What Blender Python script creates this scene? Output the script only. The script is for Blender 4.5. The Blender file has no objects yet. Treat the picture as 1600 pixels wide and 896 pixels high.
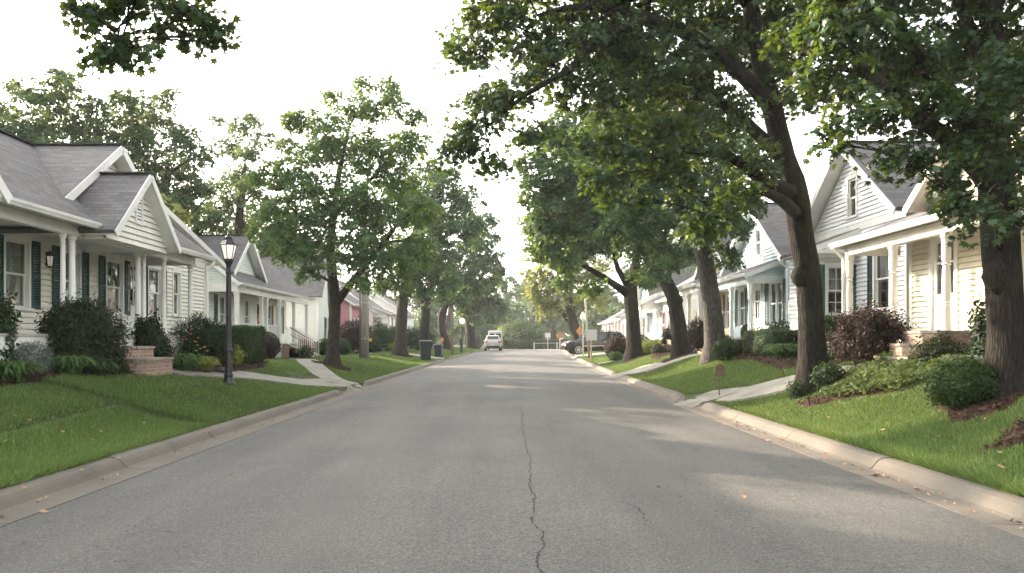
import bpy, math, random
import numpy as np
from mathutils import Vector, Matrix
R = math.radians
random.seed(11)
rng = np.random.default_rng(11)
scene = bpy.context.scene
COL = scene.collection
FPX, VX, VY, CZ = 1280.0, 775.0, 532.0, 1.6      # focal length in photo pixels, vanishing point, eye height


def P(px, py, Y):
    return Vector(((px - VX) * Y / FPX, Y, CZ - (py - VY) * Y / FPX))


# ------------------------------------------------------------------ materials
def nodes(name):
    m = bpy.data.materials.new(name)
    m.use_nodes = True
    nt = m.node_tree
    return m, nt, nt.nodes['Principled BSDF']


def link(nt, a, b):
    nt.links.new(a, b)


def N(nt, typ, **kw):
    n = nt.nodes.new(typ)
    for k, v in kw.items():
        if k in n.inputs:
            n.inputs[k].default_value = v
        else:
            setattr(n, k, v)
    return n


def ramp(nt, fac, stops):
    r = nt.nodes.new('ShaderNodeValToRGB')
    el = r.color_ramp.elements
    while len(el) < len(stops):
        el.new(0.5)
    for e, (p, c) in zip(el, stops):
        e.position = p
        e.color = (*c, 1) if len(c) == 3 else c
    link(nt, fac, r.inputs['Fac'])
    return r.outputs['Color']


def mix(nt, fac, a, b, mode='MIX'):
    n = nt.nodes.new('ShaderNodeMix')
    n.data_type = 'RGBA'
    n.blend_type = mode
    if isinstance(fac, (int, float)):
        n.inputs[0].default_value = fac
    else:
        link(nt, fac, n.inputs[0])
    for v, i in ((a, 6), (b, 7)):
        if isinstance(v, tuple):
            n.inputs[i].default_value = (*v, 1)
        else:
            link(nt, v, n.inputs[i])
    return n.outputs[2]


def coords(nt, scale=(1, 1, 1), kind='Object'):
    tc = nt.nodes.new('ShaderNodeTexCoord')
    mp = nt.nodes.new('ShaderNodeMapping')
    mp.inputs['Scale'].default_value = scale
    link(nt, tc.outputs[kind], mp.inputs['Vector'])
    return mp.outputs['Vector']


def noise(nt, vec, scale, detail=4, rough=0.55):
    n = N(nt, 'ShaderNodeTexNoise', Scale=scale, Detail=detail, Roughness=rough)
    link(nt, vec, n.inputs['Vector'])
    return n.outputs['Fac']


def bump(nt, bs, h, strength, dist=0.01):
    b = N(nt, 'ShaderNodeBump', Strength=strength, Distance=dist)
    link(nt, h, b.inputs['Height'])
    link(nt, b.outputs['Normal'], bs.inputs['Normal'])


def plain(name, col, rough=0.6, var=0.12, scale=3.0, bmp=0.0, bscale=40.0, metal=0.0, stretch=(1, 1, 1), spec=0.4, dirt=None, bdist=0.01):
    m, nt, bs = nodes(name)
    v = coords(nt, stretch)
    f = noise(nt, v, scale, 6)
    lo = tuple(max(0, c * (1 - var)) for c in col)
    hi = tuple(min(1, c * (1 + var)) for c in col)
    c = ramp(nt, f, [(0.3, lo), (0.7, hi)])
    if dirt:
        f2 = noise(nt, v, scale * 0.35, 8, 0.7)
        k = ramp(nt, f2, [(0.5, (0, 0, 0)), (0.75, (1, 1, 1))])
        c = mix(nt, k, c, dirt)
    link(nt, c, bs.inputs['Base Color'])
    bs.inputs['Roughness'].default_value = rough
    bs.inputs['Metallic'].default_value = metal
    bs.inputs['Specular IOR Level'].default_value = spec
    if bmp:
        bump(nt, bs, noise(nt, v, bscale, 5), bmp, bdist)
    return m


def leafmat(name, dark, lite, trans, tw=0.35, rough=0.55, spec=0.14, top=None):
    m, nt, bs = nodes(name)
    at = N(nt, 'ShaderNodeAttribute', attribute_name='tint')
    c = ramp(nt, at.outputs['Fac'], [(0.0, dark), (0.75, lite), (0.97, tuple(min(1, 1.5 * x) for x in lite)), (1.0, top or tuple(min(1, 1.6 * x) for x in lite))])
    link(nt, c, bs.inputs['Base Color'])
    bs.inputs['Roughness'].default_value = rough
    bs.inputs['Specular IOR Level'].default_value = spec
    tr = nt.nodes.new('ShaderNodeBsdfTranslucent')
    tc = ramp(nt, at.outputs['Fac'], [(0.0, tuple(0.7 * x for x in trans)), (1.0, tuple(min(1, 1.2 * x) for x in trans))])
    link(nt, tc, tr.inputs['Color'])
    mx = nt.nodes.new('ShaderNodeMixShader')
    mx.inputs[0].default_value = tw
    link(nt, bs.outputs[0], mx.inputs[1])
    link(nt, tr.outputs[0], mx.inputs[2])
    link(nt, mx.outputs[0], nt.nodes['Material Output'].inputs['Surface'])
    return m


def shingle(name, base, warm):
    m, nt, bs = nodes(name)
    uv = coords(nt, (1, 1, 1), 'UV')
    br = N(nt, 'ShaderNodeTexBrick', Scale=1.0)
    br.offset = 0.5
    br.inputs['Brick Width'].default_value = 0.27
    br.inputs['Row Height'].default_value = 0.125
    br.inputs['Mortar Size'].default_value = 0.006
    br.inputs['Mortar Smooth'].default_value = 0.3
    br.inputs['Bias'].default_value = 0.0
    br.inputs['Color1'].default_value = (*tuple(x * 0.74 for x in base), 1)
    br.inputs['Color2'].default_value = (*tuple(x * 1.25 for x in base), 1)
    br.inputs['Mortar'].default_value = (*tuple(x * 0.55 for x in base), 1)
    link(nt, uv, br.inputs['Vector'])
    n1 = noise(nt, uv, 1.2, 6)
    c = mix(nt, ramp(nt, n1, [(0.42, (0, 0, 0)), (0.7, (0.5, 0.5, 0.5))]), br.outputs['Color'], warm)
    n2 = noise(nt, uv, 90, 3)
    c = mix(nt, 0.35, c, ramp(nt, n2, [(0.3, (0.05, 0.05, 0.055)), (0.7, (0.32, 0.32, 0.33))]), 'OVERLAY')
    link(nt, c, bs.inputs['Base Color'])
    bs.inputs['Roughness'].default_value = 0.9
    # stepped rows: saw-tooth along the slope plus the joints
    sp = nt.nodes.new('ShaderNodeSeparateXYZ')
    link(nt, uv, sp.inputs[0])
    d = N(nt, 'ShaderNodeMath', operation='DIVIDE'); link(nt, sp.outputs['Y'], d.inputs[0]); d.inputs[1].default_value = 0.125
    fr = N(nt, 'ShaderNodeMath', operation='FRACT'); link(nt, d.outputs[0], fr.inputs[0])
    inv = N(nt, 'ShaderNodeMath', operation='SUBTRACT'); inv.inputs[0].default_value = 1.0; link(nt, fr.outputs[0], inv.inputs[1])
    ad = N(nt, 'ShaderNodeMath', operation='MULTIPLY_ADD')
    link(nt, br.outputs['Fac'], ad.inputs[0]); ad.inputs[1].default_value = -0.6; link(nt, inv.outputs[0], ad.inputs[2])
    bump(nt, bs, ad.outputs[0], 0.9, 0.012)
    return m


def brickmat(name, c1, c2, mort):
    m, nt, bs = nodes(name)
    uv = coords(nt, (1, 1, 1), 'UV')
    br = N(nt, 'ShaderNodeTexBrick', Scale=1.0)
    br.inputs['Brick Width'].default_value = 0.21
    br.inputs['Row Height'].default_value = 0.075
    br.inputs['Mortar Size'].default_value = 0.008
    br.inputs['Color1'].default_value = (*c1, 1)
    br.inputs['Color2'].default_value = (*c2, 1)
    br.inputs['Mortar'].default_value = (*mort, 1)
    link(nt, uv, br.inputs['Vector'])
    n2 = noise(nt, uv, 14, 6)
    c = mix(nt, 0.5, br.outputs['Color'], ramp(nt, n2, [(0.3, (0.25, 0.22, 0.2)), (0.7, (0.7, 0.7, 0.68))]), 'OVERLAY')
    link(nt, c, bs.inputs['Base Color'])
    bs.inputs['Roughness'].default_value = 0.9
    iv = N(nt, 'ShaderNodeMath', operation='MULTIPLY'); iv.inputs[1].default_value = -1.0
    link(nt, br.outputs['Fac'], iv.inputs[0])
    bump(nt, bs, iv.outputs[0], 0.8, 0.01)
    return m


def barkmat(name, dark, lite):
    m, nt, bs = nodes(name)
    v = coords(nt, (1, 1, 0.13))
    n0 = noise(nt, v, 3.0, 5)
    vm = N(nt, 'ShaderNodeVectorMath', operation='MULTIPLY_ADD')
    link(nt, v, vm.inputs[0]); vm.inputs[1].default_value = (1, 1, 1)
    cx = nt.nodes.new('ShaderNodeCombineXYZ'); link(nt, n0, cx.inputs[0]); link(nt, n0, cx.inputs[1])
    sc = N(nt, 'ShaderNodeVectorMath', operation='SCALE'); sc.inputs['Scale'].default_value = 0.16
    link(nt, cx.outputs[0], sc.inputs[0]); link(nt, sc.outputs[0], vm.inputs[2])
    vo = N(nt, 'ShaderNodeTexVoronoi', Scale=24.0, feature='DISTANCE_TO_EDGE')
    link(nt, vm.outputs[0], vo.inputs['Vector'])
    n2 = noise(nt, v, 26, 6, 0.7)
    hgt = N(nt, 'ShaderNodeMath', operation='MULTIPLY_ADD'); link(nt, n2, hgt.inputs[0]); hgt.inputs[1].default_value = 0.35
    cl = N(nt, 'ShaderNodeMath', operation='MINIMUM'); link(nt, vo.outputs['Distance'], cl.inputs[0]); cl.inputs[1].default_value = 0.35
    link(nt, cl.outputs[0], hgt.inputs[2])
    c = ramp(nt, hgt.outputs[0], [(0.12, dark), (0.5, lite)])
    big = noise(nt, coords(nt), 1.5, 5)
    c = mix(nt, ramp(nt, big, [(0.5, (0, 0, 0)), (0.72, (0.55, 0.55, 0.55))]), c, (0.05, 0.06, 0.03))
    link(nt, c, bs.inputs['Base Color'])
    bs.inputs['Roughness'].default_value = 0.95
    bs.inputs['Specular IOR Level'].default_value = 0.15
    bump(nt, bs, hgt.outputs[0], 1.0, 0.035)
    return m


def asphalt():
    m, nt, bs = nodes('asphalt')
    v = coords(nt)
    fine = noise(nt, v, 170, 3, 0.7)
    c = ramp(nt, fine, [(0.28, (0.034, 0.034, 0.033)), (0.5, (0.092, 0.091, 0.087)), (0.62, (0.14, 0.138, 0.131)), (0.74, (0.36, 0.35, 0.325))])
    mid = noise(nt, v, 28, 5, 0.65)
    c = mix(nt, 0.55, c, ramp(nt, mid, [(0.3, (0.28, 0.28, 0.28)), (0.7, (0.72, 0.72, 0.72))]), 'OVERLAY')
    gr = noise(nt, v, 58, 2, 0.5)
    c = mix(nt, 0.75, c, ramp(nt, gr, [(0.34, (0.26, 0.26, 0.27)), (0.5, (0.5, 0.5, 0.5)), (0.66, (0.76, 0.75, 0.73))]), 'OVERLAY')
    vs = coords(nt, (1.0, 0.1, 1))
    st = noise(nt, vs, 1.1, 5)
    c = mix(nt, 0.55, c, ramp(nt, st, [(0.3, (0.34, 0.34, 0.34)), (0.7, (0.66, 0.65, 0.63))]), 'OVERLAY')
    big = noise(nt, v, 0.4, 6, 0.6)
    c = mix(nt, 0.55, c, ramp(nt, big, [(0.3, (0.38, 0.38, 0.38)), (0.7, (0.62, 0.62, 0.6))]), 'OVERLAY')
    # hairline crazing
    wv = N(nt, 'ShaderNodeTexVoronoi', Scale=0.9, feature='DISTANCE_TO_EDGE')
    dv = nt.nodes.new('ShaderNodeVectorMath'); dv.operation = 'MULTIPLY_ADD'
    cx = nt.nodes.new('ShaderNodeCombineXYZ'); nn = noise(nt, v, 5, 6); n3 = noise(nt, v, 1.2, 4)
    link(nt, nn, cx.inputs[0]); link(nt, n3, cx.inputs[1])
    link(nt, cx.outputs[0], dv.inputs[0]); dv.inputs[1].default_value = (0.35, 0.9, 0); link(nt, v, dv.inputs[2])
    link(nt, dv.outputs[0], wv.inputs['Vector'])
    k = ramp(nt, wv.outputs['Distance'], [(0.0, (1, 1, 1)), (0.010, (0, 0, 0))])
    gate = ramp(nt, noise(nt, v, 0.55, 3), [(0.5, (0, 0, 0)), (0.6, (0.55, 0.55, 0.55))])
    km = mix(nt, 1.0, k, gate, 'MULTIPLY')
    c = mix(nt, km, c, (0.035, 0.034, 0.033))
    link(nt, c, bs.inputs['Base Color'])
    bs.inputs['Roughness'].default_value = 0.78
    bs.inputs['Specular IOR Level'].default_value = 0.35
    bump(nt, bs, noise(nt, v, 85, 4, 0.75), 0.9, 0.016)
    return m


def concrete(name, col, pink=None):
    m, nt, bs = nodes(name)
    v = coords(nt)
    f = noise(nt, v, 55, 6, 0.7)
    c = ramp(nt, f, [(0.3, tuple(x * 0.72 for x in col)), (0.7, tuple(x * 1.2 for x in col))])
    g = noise(nt, v, 1.6, 8, 0.7)
    c = mix(nt, ramp(nt, g, [(0.40, (0, 0, 0)), (0.66, (0.85, 0.85, 0.85))]), c, tuple(x * 0.48 for x in col))
    if pink:
        c = mix(nt, ramp(nt, noise(nt, v, 0.8, 4), [(0.4, (0, 0, 0)), (0.6, (0.6, 0.6, 0.6))]), c, pink)
    link(nt, c, bs.inputs['Base Color'])
    bs.inputs['Roughness'].default_value = 0.88
    bump(nt, bs, f, 0.35, 0.008)
    return m


def glassmat():
    m, nt, bs = nodes('window_glass')
    tr = nt.nodes.new('ShaderNodeBsdfTransparent'); tr.inputs[0].default_value = (0.8, 0.84, 0.82, 1)
    gl = nt.nodes.new('ShaderNodeBsdfGlossy'); gl.inputs['Roughness'].default_value = 0.02
    lw = N(nt, 'ShaderNodeLayerWeight', Blend=0.25)
    f = ramp(nt, lw.outputs['Facing'], [(0.0, (0.16, 0.16, 0.16)), (0.7, (0.42, 0.42, 0.42)), (1.0, (0.9, 0.9, 0.9))])
    v = coords(nt)
    b = N(nt, 'ShaderNodeBump', Strength=0.06, Distance=0.05)
    link(nt, noise(nt, v, 3.5, 2), b.inputs['Height']); link(nt, b.outputs[0], gl.inputs['Normal'])
    mx = nt.nodes.new('ShaderNodeMixShader')
    link(nt, f, mx.inputs[0]); link(nt, tr.outputs[0], mx.inputs[1]); link(nt, gl.outputs[0], mx.inputs[2])
    link(nt, mx.outputs[0], nt.nodes['Material Output'].inputs['Surface'])
    return m


def glow(name, col, strength):
    m, nt, bs = nodes(name)
    bs.inputs['Base Color'].default_value = (*col, 1)
    bs.inputs['Emission Color'].default_value = (*col, 1)
    bs.inputs['Emission Strength'].default_value = strength
    bs.inputs['Roughness'].default_value = 0.4
    return m


def paint(name, col, rough=0.5):
    return plain(name, col, rough, var=0.05, scale=2.2, dirt=tuple(x * 0.72 for x in col))


def siding(name, col):
    m, nt, bs = nodes(name)
    v = coords(nt)
    c = ramp(nt, noise(nt, v, 2.0, 6), [(0.3, tuple(x * 0.93 for x in col)), (0.7, tuple(min(1, x * 1.05) for x in col))])
    vs = coords(nt, (6, 6, 0.5))
    c = mix(nt, ramp(nt, noise(nt, vs, 1.6, 7, 0.7), [(0.5, (0, 0, 0)), (0.8, (0.45, 0.45, 0.45))]), c, tuple(x * 0.66 for x in col))
    link(nt, c, bs.inputs['Base Color'])
    bs.inputs['Roughness'].default_value = 0.62
    bump(nt, bs, noise(nt, coords(nt, (3, 3, 40)), 3, 3), 0.15, 0.006)
    return m


M = dict(
    road=asphalt(), kerb=concrete('kerb_concrete', (0.128, 0.116, 0.096), (0.152, 0.124, 0.10)), walk=concrete('walk_concrete', (0.25, 0.235, 0.20)),
    tar=plain('crack_tar', (0.018, 0.018, 0.018), 0.85, 0.3, 30),
    soil=plain('turf_soil', (0.055, 0.068, 0.03), 0.95, 0.45, 2.5, 0.8, 60, spec=0.1),
    mulch=plain('bark_mulch', (0.042, 0.026, 0.018), 0.95, 0.6, 28, 1.0, 45, spec=0.1, bdist=0.04),
    chip=plain('mulch_chip', (0.06, 0.036, 0.025), 0.9, 0.6, 6, spec=0.1),
    white=paint('white_trim', (0.74, 0.74, 0.71)), cream=paint('cream_trim', (0.76, 0.74, 0.67)), bluet=paint('blue_trim', (0.72, 0.76, 0.77)),
    s_white=siding('white_siding', (0.72, 0.71, 0.66)), s_ivory=siding('ivory_siding', (0.76, 0.74, 0.66)), s_tan=siding('cream_siding', (0.67, 0.62, 0.49)),
    s_bwhite=siding('bright_white_siding', (0.76, 0.77, 0.77)), s_blue=siding('pale_blue_siding', (0.54, 0.65, 0.67)), s_mint=siding('mint_siding', (0.70, 0.73, 0.68)),
    s_pink=siding('rose_siding', (0.52, 0.25, 0.27)), s_yellow=siding('straw_siding', (0.60, 0.50, 0.28)), s_ltpink=siding('blush_siding', (0.72, 0.58, 0.54)),
    shut_g=plain('green_shutter', (0.016, 0.055, 0.05), 0.5, 0.15), shut_d=plain('dark_shutter', (0.02, 0.028, 0.03), 0.5, 0.15), shut_r=plain('red_shutter', (0.22, 0.02, 0.03), 0.5, 0.15),
    shut_l=plain('bright_green_shutter', (0.02, 0.10, 0.085), 0.5, 0.12),
    roof=shingle('grey_shingle', (0.152, 0.15, 0.152), (0.15, 0.12, 0.115)), roof2=shingle('warm_shingle', (0.165, 0.155, 0.15), (0.16, 0.125, 0.11)),
    roofd=plain('ridge_cap', (0.045, 0.045, 0.05), 0.9, 0.2, 20),
    glass=glassmat(), dark=plain('dim_interior', (0.02, 0.019, 0.018), 0.9, 0.3), curtain=plain('curtain_cloth', (0.30, 0.30, 0.28), 0.9, 0.1, 2, 0.6, 14, stretch=(8, 8, 0.3), bdist=0.03),
    floor=plain('porch_boards', (0.34, 0.33, 0.31), 0.6, 0.2, 12), ceil=paint('porch_ceiling', (0.62, 0.62, 0.60)),
    brick=brickmat('step_brick', (0.24, 0.15, 0.11), (0.33, 0.23, 0.18), (0.36, 0.33, 0.29)), brick2=brickmat('wall_brick', (0.22, 0.10, 0.05), (0.30, 0.15, 0.07), (0.3, 0.26, 0.2)),
    stone=concrete('step_cap', (0.34, 0.28, 0.23)), black=plain('black_iron', (0.012, 0.014, 0.015), 0.38, 0.2, 9, 0.1, 60, spec=0.5),
    bark=barkmat('dark_bark', (0.008, 0.007, 0.006), (0.032, 0.027, 0.023)), bark_g=barkmat('grey_bark', (0.03, 0.028, 0.026), (0.13, 0.122, 0.11)), bark_f=barkmat('brown_bark', (0.018, 0.015, 0.013), (0.072, 0.060, 0.050)),
    pole=plain('weathered_pole', (0.27, 0.25, 0.225), 0.9, 0.35, 5, 0.5, 30, stretch=(4, 4, 0.35)), rust=plain('brown_pole', (0.16, 0.11, 0.08), 0.8, 0.3, 7),
    galv=plain('galvanised_steel', (0.42, 0.42, 0.4), 0.45, 0.15, 8, metal=0.6), brown=plain('brown_board', (0.13, 0.09, 0.06), 0.7, 0.3, 9),
    bin=plain('bin_plastic', (0.014, 0.022, 0.024), 0.45, 0.2, 6), binb=plain('blue_bin_plastic', (0.018, 0.030, 0.042), 0.45, 0.2, 6),
    tyre=plain('tyre_rubber', (0.015, 0.015, 0.015), 0.8), rim=plain('alloy_rim', (0.5, 0.5, 0.5), 0.3, 0.1, metal=0.8),
    car_d=plain('charcoal_paint', (0.018, 0.021, 0.027), 0.2, 0.1, spec=0.5), car_s=plain('silver_paint', (0.45, 0.43, 0.41), 0.3, 0.06, metal=0.25, spec=0.6), car_w=plain('white_van_paint', (0.62, 0.63, 0.63), 0.4, 0.06),
    cglass=plain('car_glass', (0.02, 0.025, 0.028), 0.06, 0.2, spec=0.8), trim=plain('black_trim', (0.015, 0.015, 0.016), 0.6), lampr=plain('red_lamp', (0.4, 0.02, 0.015), 0.2, 0.1), chrome=plain('bright_metal', (0.6, 0.6, 0.6), 0.2, 0.05, metal=0.9),
    plate=plain('plate_white', (0.6, 0.6, 0.58), 0.5), orange=plain('orange_plastic', (0.52, 0.22, 0.09), 0.5, 0.1), sign=plain('sign_white', (0.6, 0.6, 0.57), 0.5, 0.06), wood=plain('timber_post', (0.30, 0.22, 0.14), 0.85, 0.3, 9, stretch=(5, 5, 0.6)),
    terra=plain('terracotta', (0.3, 0.13, 0.07), 0.8, 0.2), gflag=plain('yellow_marker', (0.6, 0.4, 0.05), 0.6),
    lantern=glow('lantern_glass', (0.95, 0.80, 0.68), 0.12), lampo=glow('amber_lamp', (1.0, 0.50, 0.22), 1.2), globe=glow('globe_glass', (0.70, 0.62, 0.55), 0.05),
    flower_y=plain('yellow_petal', (0.65, 0.45, 0.06), 0.6), flower_o=plain('orange_petal', (0.65, 0.24, 0.09), 0.6), flower_w=plain('white_petal', (0.75, 0.72, 0.66), 0.6), flower_p=plain('pink_petal', (0.55, 0.2, 0.2), 0.6),
    dry=plain('dry_leaf', (0.34, 0.20, 0.11), 0.8, 0.45, 25),
    wire=plain('black_cable', (0.02, 0.02, 0.02), 0.6),
)
L = dict(
    near=leafmat('maple_leaf', (0.009, 0.027, 0.012), (0.026, 0.060, 0.025), (0.19, 0.27, 0.022), 0.23, 0.42, 0.3),
    mid=leafmat('street_tree_leaf', (0.040, 0.090, 0.036), (0.095, 0.165, 0.062), (0.24, 0.33, 0.05), 0.33),
    blue=leafmat('cool_leaf', (0.026, 0.062, 0.032), (0.060, 0.112, 0.056), (0.16, 0.24, 0.045), 0.28),
    back=leafmat('backdrop_leaf', (0.034, 0.072, 0.034), (0.076, 0.128, 0.058), (0.20, 0.26, 0.06), 0.30),
    gold=leafmat('golden_leaf', (0.055, 0.095, 0.034), (0.15, 0.185, 0.062), (0.38, 0.40, 0.09), 0.36),
    yew=leafmat('yew_leaf', (0.0079, 0.0179, 0.0079), (0.0191, 0.0370, 0.0146), (0.0337, 0.0562, 0.0112), 0.18),
    box=leafmat('boxwood_leaf', (0.0146, 0.0337, 0.0090), (0.0365, 0.0702, 0.0179), (0.0786, 0.1236, 0.0168), 0.26),
    barb=leafmat('barberry_leaf', (0.0109, 0.0086, 0.0070), (0.0359, 0.0218, 0.0156), (0.0702, 0.0312, 0.0156), 0.2),
    olive=leafmat('bronze_leaf', (0.0094, 0.0187, 0.0086), (0.0281, 0.0406, 0.0156), (0.0624, 0.0702, 0.0156), 0.2),
    shrub=leafmat('shrub_leaf', (0.0146, 0.0314, 0.0123), (0.0326, 0.0607, 0.0225), (0.0674, 0.1123, 0.0168), 0.26),
    silver=leafmat('silver_leaf', (0.08, 0.10, 0.09), (0.16, 0.19, 0.165), (0.14, 0.18, 0.12), 0.2),
    strap=leafmat('strap_leaf', (0.03, 0.075, 0.022), (0.085, 0.155, 0.055), (0.18, 0.28, 0.04), 0.3),
    lime=leafmat('lime_leaf', (0.12, 0.16, 0.03), (0.26, 0.28, 0.06), (0.4, 0.42, 0.06), 0.32),
    ivy=leafmat('ground_ivy_leaf', (0.035, 0.065, 0.022), (0.10, 0.135, 0.05), (0.2, 0.24, 0.05), 0.26),
    grass=leafmat('grass_blade', (0.042, 0.086, 0.022), (0.135, 0.205, 0.060), (0.20, 0.28, 0.06), 0.28, 0.55, 0.22, (0.34, 0.29, 0.15)),
    hedge=leafmat('hedge_leaf', (0.0168, 0.0393, 0.0135), (0.0393, 0.0730, 0.0253), (0.0786, 0.1123, 0.0225), 0.26),
)

# ------------------------------------------------------------------ mesh helpers
def worldloc(o):
    v = Vector((0, 0, 0))
    while o is not None:
        v += o.location
        o = o.parent
    return v


def autouv(me):
    uvl = me.uv_layers.new(name='UVMap')
    for p in me.polygons:
        n = p.normal
        if abs(n.z) > 0.999:
            t = Vector((0, 1, 0))
        else:
            t = Vector((-n.y, n.x, 0)).normalized()
        b = n.cross(t)
        for li in p.loop_indices:
            co = me.vertices[me.loops[li].vertex_index].co
            uvl.data[li].uv = (co.dot(t), co.dot(b))


class MB:
    def __init__(s):
        s.v, s.f, s.m, s.mi = [], [], 0, []

    def add(s, vs, fs):
        b = len(s.v)
        s.v += [tuple(x) for x in vs]
        s.f += [tuple(b + i for i in f) for f in fs]
        s.mi += [s.m] * len(fs)
        return s

    def box(s, x0, x1, y0, y1, z0, z1):
        x0, x1 = sorted((x0, x1)); y0, y1 = sorted((y0, y1)); z0, z1 = sorted((z0, z1))
        return s.add([(x, y, z) for x in (x0, x1) for y in (y0, y1) for z in (z0, z1)],
                     [(0, 1, 3, 2), (4, 6, 7, 5), (0, 4, 5, 1), (2, 3, 7, 6), (0, 2, 6, 4), (1, 5, 7, 3)])

    def poly(s, pts):
        return s.add(pts, [tuple(range(len(pts)))])

    def prism(s, pts, vec):
        n = len(pts); vec = Vector(vec)
        a = [Vector(p) for p in pts]
        return s.add(a + [p + vec for p in a],
                     [tuple(range(n))[::-1], tuple(range(n, 2 * n))] + [(i, (i + 1) % n, n + (i + 1) % n, n + i) for i in range(n)])

    def beam(s, p, q, w, h, up=(0, 0, 1)):
        p, q = Vector(p), Vector(q)
        d = (q - p).normalized(); u = Vector(up)
        a = d.cross(u)
        if a.length < 1e-4:
            a = d.cross(Vector((1, 0, 0)))
        a.normalize(); b = a.cross(d)
        a *= w / 2; b *= h / 2
        c = [p - a - b, p + a - b, p + a + b, p - a + b]
        return s.prism(c, q - p)

    def tube(s, path, rad, n=8, cap=True, rough=0.0, seed=0):
        path = [Vector(p) for p in path]
        k = len(path)
        if isinstance(rad, (int, float)):
            rad = [rad] * k
        rr = random.Random(seed)
        ref = None; vs = []
        ridg = [1 + rough * rr.uniform(-1, 1) for _ in range(n)]
        for i in range(k):
            d = (path[min(i + 1, k - 1)] - path[max(i - 1, 0)])
            d = d.normalized() if d.length > 1e-6 else Vector((0, 0, 1))
            if ref is None:
                ref = d.orthogonal().normalized()
            ref = (ref - d * ref.dot(d)).normalized()
            b = d.cross(ref)
            for j in range(n):
                t = 2 * math.pi * j / n
                r = rad[i] * (ridg[j] + (rough * 0.5 * rr.uniform(-1, 1) if rough else 0))
                vs.append(path[i] + ref * (math.cos(t) * r) + b * (math.sin(t) * r))
        fs = [(i * n + j, i * n + (j + 1) % n, (i + 1) * n + (j + 1) % n, (i + 1) * n + j) for i in range(k - 1) for j in range(n)]
        if cap:
            fs += [tuple(range(n))[::-1], tuple((k - 1) * n + j for j in range(n))]
        return s.add(vs, fs)

    def lathe(s, cx, cy, prof, n=14, ang=0.0):
        vs = [(cx + r * math.cos(ang + 2 * math.pi * j / n), cy + r * math.sin(ang + 2 * math.pi * j / n), z) for r, z in prof for j in range(n)]
        k = len(prof)
        fs = [(i * n + j, i * n + (j + 1) % n, (i + 1) * n + (j + 1) % n, (i + 1) * n + j) for i in range(k - 1) for j in range(n)]
        fs += [tuple(range(n))[::-1], tuple((k - 1) * n + j for j in range(n))]
        return s.add(vs, fs)

    def slab(s, pts, th):
        a = [Vector(p) for p in pts]
        n = (a[1] - a[0]).cross(a[2] - a[1]).normalized()
        if n.z < 0:
            n = -n
        return s.prism(a, -n * th)

    def build(s, name, mats, parent=None, smooth=False, uv=False, local=False):
        me = bpy.data.meshes.new(name)
        off = Vector((0, 0, 0)) if (local or parent is None) else worldloc(parent)
        me.from_pydata([(x - off.x, y - off.y, z - off.z) for x, y, z in s.v], [], s.f)
        if not isinstance(mats, (list, tuple)):
            mats = [mats]
        for m in mats:
            me.materials.append(m)
        if len(mats) > 1:
            me.polygons.foreach_set('material_index', s.mi)
        if smooth:
            me.polygons.foreach_set('use_smooth', [True] * len(me.polygons))
        me.update()
        if uv:
            autouv(me)
        o = bpy.data.objects.new(name, me)
        COL.objects.link(o)
        if parent is not None:
            o.parent = parent
        return o


def thing(name, label, cat, loc, rz=0.0, group=None):
    o = bpy.data.objects.new(name, None)
    COL.objects.link(o)
    o.empty_display_size = 0.3
    o.location = loc
    o.rotation_euler = (0, 0, rz)
    o['label'] = label; o['category'] = cat
    if group:
        o['group'] = group
    return o


def tag(o, label, cat, group=None):
    o['label'] = label; o['category'] = cat
    if group:
        o['group'] = group
    return o


def struct(o, kind='structure'):
    o['kind'] = kind
    return o


def copy_tree(o, loc, rz=None, label=None, scale=None):
    c = o.copy(); COL.objects.link(c); c.location = loc
    if rz is not None:
        c.rotation_euler = (0, 0, rz)
    if scale is not None:
        c.scale = scale
    if label:
        c['label'] = label
    for ch in list(o.children):
        k = ch.copy(); COL.objects.link(k); k.parent = c
        for g in ch.children:
            h = g.copy(); COL.objects.link(h); h.parent = k
    return c


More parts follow.
